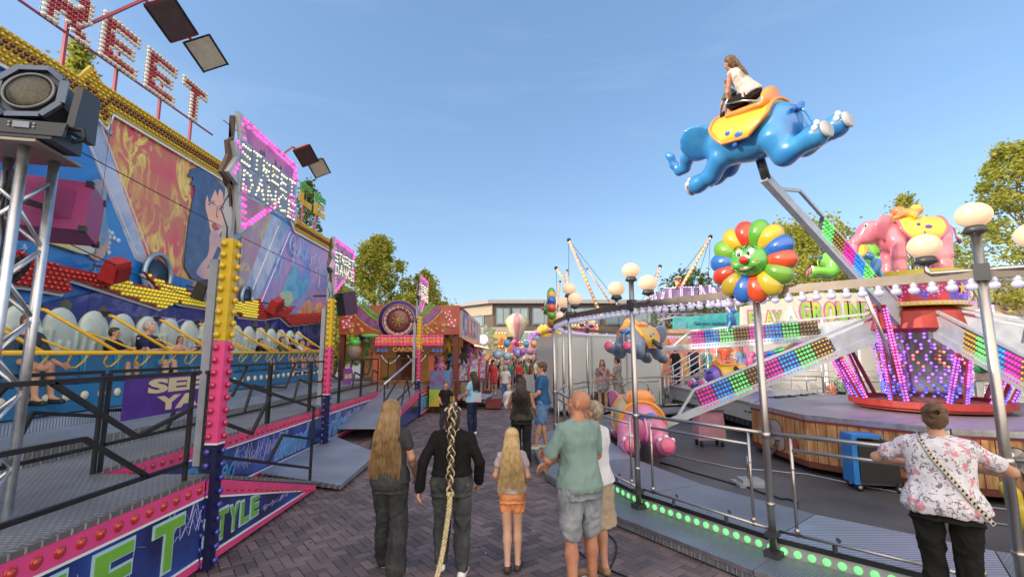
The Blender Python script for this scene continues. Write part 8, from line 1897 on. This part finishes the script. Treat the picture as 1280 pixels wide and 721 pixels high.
rider(13.4, 1.3, BLK, NAVYC, HBR, 'child in dark shirt behind the yellow and pink bulb post', turn=R(20)); rider(14.65, 1.5, cloth('grey_olive', (.10, .11, .09)), cloth('grey_shorts', (.08, .09, .1)), HBR, 'boy with long legs and dark sneakers in the far gondola seats', turn=R(15)); rider(15.3, 1.5, BLK, GDEN, HDK, 'dark haired teenager in black in the far gondola seats'); rider(15.95, 1.4, WHT, NAVYC, HDK, 'child in white shirt, second from the far end of the gondola', turn=R(25)); rider(16.5, 1.4, cloth('maroon_cotton', (.2, .05, .06)), NAVYC, HDK, 'child in maroon at the far end of the gondola')
# --- girl riding the blue elephant, child before her
def onele(local, h, **kw): pass
rm = E1
for (loc, h, top_, hm_, hs_, l, ln) in (((0, -.18, .55), 1.5, cloth('cream_vest', (.60, .55, .52)), HBR, 'pony', 'girl with brown ponytail in white vest leaning forward on the blue elephant', R(26)), ((0, .16, .44), 1.0, cloth('grey_green_shirt', (.14, .16, .12)), HBR, 'short', 'small child sitting low in front of the girl on the blue elephant', R(10))):
    s = h/1.7; p = rm @ V((loc[0], loc[1], loc[2]-.90*s+.05))
    r = pl(l, (0, 0, 0), 0, h, topm=top_, sleeve=0 if 'vest' in l else .5, botm=BLK, bot='shorts', botlen=.8, hair=hs_, hairm=hm_, vox=.012, lean=ln, nod=R(-20), arms={'R': [(.22, .18, 1.16), (.16, .36, .98)], 'L': [(-.22, .18, 1.16), (-.16, .36, .98)]}, legs={'R': [(.22, .34, .82), (.24, .30, .42)], 'L': [(-.22, .34, .82), (-.24, .30, .42)]}, shoe=WHITEP, faceparts=True, seed=77)
    r.matrix_world = M.Translation(p) @ rm.to_3x3().normalized().to_4x4() if 0 else M.Translation(p) @ rm.to_quaternion().to_matrix().to_4x4()

# --- crowd: a few built figures, copied with other clothes
protos = []
for i, (kw) in enumerate((dict(hair='short', hairm=HDK, sleeve=.6, bot='shorts', botlen=.8, turn=.2), dict(hair='lump', hairm=HBR, bot='skirt', botlen=.55, sleeve=.4, hips=1.08), dict(hair='pony', hairm=HBLO, sleeve=.5, arms={'R': [(.22, .05, 1.13), (.12, .24, 1.16)]}), dict(hair='short', hairm=HBR, width=1.15, sleeve=.6, legs={'R': [(.1, .1, .5), (.1, .18, .085)], 'L': [(-.1, -.02, .5), (-.1, -.2, .10)]}), dict(hair='lump', hairm=HDK, width=.98, hips=1.1, sleeve=.5, arms={'L': [(-.24, .06, 1.13), (-.12, .24, 1.15)]}))):
    protos.append(kw)
cm = {n: cloth('crowd_'+n, c) for n, c in {'white': (.6, .6, .62), 'red': (.5, .05, .06), 'blue': (.08, .2, .45), 'lilac': (.32, .25, .45), 'black': (.02, .02, .022), 'grey': (.22, .22, .24), 'pink': (.6, .22, .3), 'green': (.08, .2, .1), 'sand': (.4, .32, .22), 'teal': (.05, .3, .34), 'navy': (.03, .04, .1)}.items()}
CR = [(617, 492, 'pink rose dress', 1, 'red', 'red', 1.66, 170), (632, 505, 'white tee and pale jeans', 2, 'white', 'blue', 1.60, 150), (601, 486, 'lilac blue dress', 1, 'lilac', 'lilac', 1.62, 20), (590, 490, 'grey shirt by the booth row', 0, 'grey', 'navy', 1.74, 60), (575, 488, 'sand shirt by the game machines', 3, 'sand', 'navy', 1.72, 90), (582, 484, 'pale shirt at the game machines', 2, 'white', 'grey', 1.6, 80), (608, 480, 'red top farther back', 4, 'red', 'black', 1.62, 10), (625, 486, 'dark top beside the rose dress', 4, 'black', 'black', 1.65, 200), (641, 480, 'black tee under the violet balloon', 3, 'black', 'navy', 1.78, 0),
      (661, 484, 'white tee carrying a bag', 3, 'white', 'navy', 1.76, 200), (670, 486, 'white shirt and dark shorts walking right', 0, 'white', 'navy', 1.74, 250), (655, 480, 'red patterned top', 4, 'red', 'grey', 1.6, 30), (648, 483, 'pink top near the balloon stand', 1, 'pink', 'sand', 1.6, 100), (637, 484, 'teal top in the crowd', 4, 'teal', 'grey', 1.62, 170), (613, 478, 'white top far behind', 2, 'white', 'navy', 1.66, 0), (595, 478, 'blue tee far behind', 0, 'blue', 'sand', 1.75, 30), (587, 477, 'green top near the awning', 3, 'green', 'black', 1.7, 80), (604, 476, 'black top far behind', 4, 'black', 'grey', 1.64, 10),
      (620, 475, 'sand top far behind', 3, 'sand', 'navy', 1.75, 190), (630, 474, 'blue dress far behind', 1, 'blue', 'blue', 1.63, 180), (643, 473, 'white dress far behind', 1, 'white', 'white', 1.66, 20), (652, 472, 'grey tee far behind', 0, 'grey', 'navy', 1.77, 170), (664, 473, 'black dress far behind', 1, 'black', 'black', 1.64, 160), (676, 475, 'pink tee at the yellow entrance', 2, 'pink', 'navy', 1.55, 180), (683, 474, 'green tee at the yellow entrance', 0, 'green', 'sand', 1.72, 100), (580, 474, 'teal shirt under the orange awning', 0, 'teal', 'navy', 1.7, 100), (598, 472, 'pink dress under the pinwheel', 1, 'pink', 'pink', 1.63, 70), (611, 471, 'navy tee under the pinwheel', 3, 'navy', 'sand', 1.76, 0), (627, 470, 'white tee in front of the far stalls', 2, 'white', 'navy', 1.65, 40), (638, 470, 'red tee in front of the far stalls', 0, 'red', 'grey', 1.74, 200), (657, 470, 'teal dress in front of the far stalls', 1, 'teal', 'teal', 1.6, 10), (669, 470, 'lilac top in front of the far stalls', 4, 'lilac', 'black', 1.6, 220),
      (700, 476, 'pale shirt between the ring posts', 0, 'sand', 'navy', 1.7, 190), (691, 477, 'dark shirt by the ring posts', 3, 'navy', 'black', 1.7, 160)]
built = {}
for (u, v, l, pi, tc_, bc_, h, ang) in CR:
    p = feet(u, v); lb = 'person in '+l+(', far down the street')
    if pi not in built:
        built[pi] = pl(lb, (p.x, p.y, .012), R(ang), 1.7, topm=cm[tc_], botm=cm[bc_], shoe=WHITEP if pi % 2 else BLACKM, vox=.022, fingers=False, seed=pi, group='people strolling in the crowd', **protos[pi]); built[pi].scale = (h/1.7,)*3
    else:
        r = dup(built[pi], (p.x, p.y, .012), R(ang), lb, h/1.7)
        for o in bpy.data.objects:
            if o.parent == r:
                for nm, m in (('shirt', cm[tc_]), ('trousers', cm[bc_]), ('shorts', cm[bc_]), ('skirt', cm[bc_])):
                    if o.name.startswith(nm): o.material_slots[0].link = 'OBJECT'; o.material_slots[0].material = m
rnd = random.Random(8); ks = list(cm)
for i in range(38):
    y = rnd.uniform(28.5, 35.5); x = rnd.uniform(-2.0, 1.9 if y < 30 else 3.0); pi = rnd.randrange(5); tc_, bc_ = rnd.choice(ks), rnd.choice(ks)
    r = dup(built[pi], (x, y, .012), rnd.uniform(0, 6.2), 'tiny distant visitor in '+tc_+' top among the crowd before the far stalls', rnd.uniform(.88, 1.08)); r['group'] = 'distant visitors before the far stalls'
    for o in bpy.data.objects:
        if o.parent == r:
            for nm, m in (('shirt', cm[tc_]), ('trousers', cm[bc_]), ('shorts', cm[bc_]), ('skirt', cm[bc_])):
                if o.name.startswith(nm): o.material_slots[0].link = 'OBJECT'; o.material_slots[0].material = m
# stroller near the rose dress
c = feet(606, 492); t = thing('stroller', 'dark empty stroller standing left of the person in the rose dress', 'stroller', c)
MB().tube([(c.x-.2, c.y, .1), (c.x+.35, c.y, 1.0)], .02, 6).tube([(c.x+.3, c.y, .1), (c.x-.25, c.y, .75)], .02, 6).tube([(c.x-.2, c.y+.4, .1), (c.x+.35, c.y+.4, 1.0)], .02, 6).tube([(c.x+.3, c.y+.4, .1), (c.x-.25, c.y+.4, .75)], .02, 6).build('frame', DARKG, t)
MB().plate([(c.x-.3, c.y, .5), (c.x+.15, c.y, .4), (c.x+.3, c.y, .9), (c.x+.05, c.y, 1.05)], (0, 1, 0), .4).build('seat', BLK, t); 
for a in (-.2, .3):
    for b_ in (0, .4): MB().tube([(c.x+a, c.y+b_-.02, .1), (c.x+a, c.y+b_+.02, .1)], .1, 12).build('wheel', BLACKM, t)
c = feet(661, 505); t = thing('standing_board', 'pale grey covered board standing behind the woman with the toddler', 'board', c); MB().plate([(c.x-.25, c.y, .3), (c.x+.3, c.y, .3), (c.x+.22, c.y, 1.25), (c.x-.2, c.y, 1.2)], (0, 1, 0), .06).build('board', mat('pale_grey_board', (.4, .4, .42), .5), t); MB().bar((c.x, c.y, 0), (c.x, c.y, .3), .05).build('foot', DARKG, t)
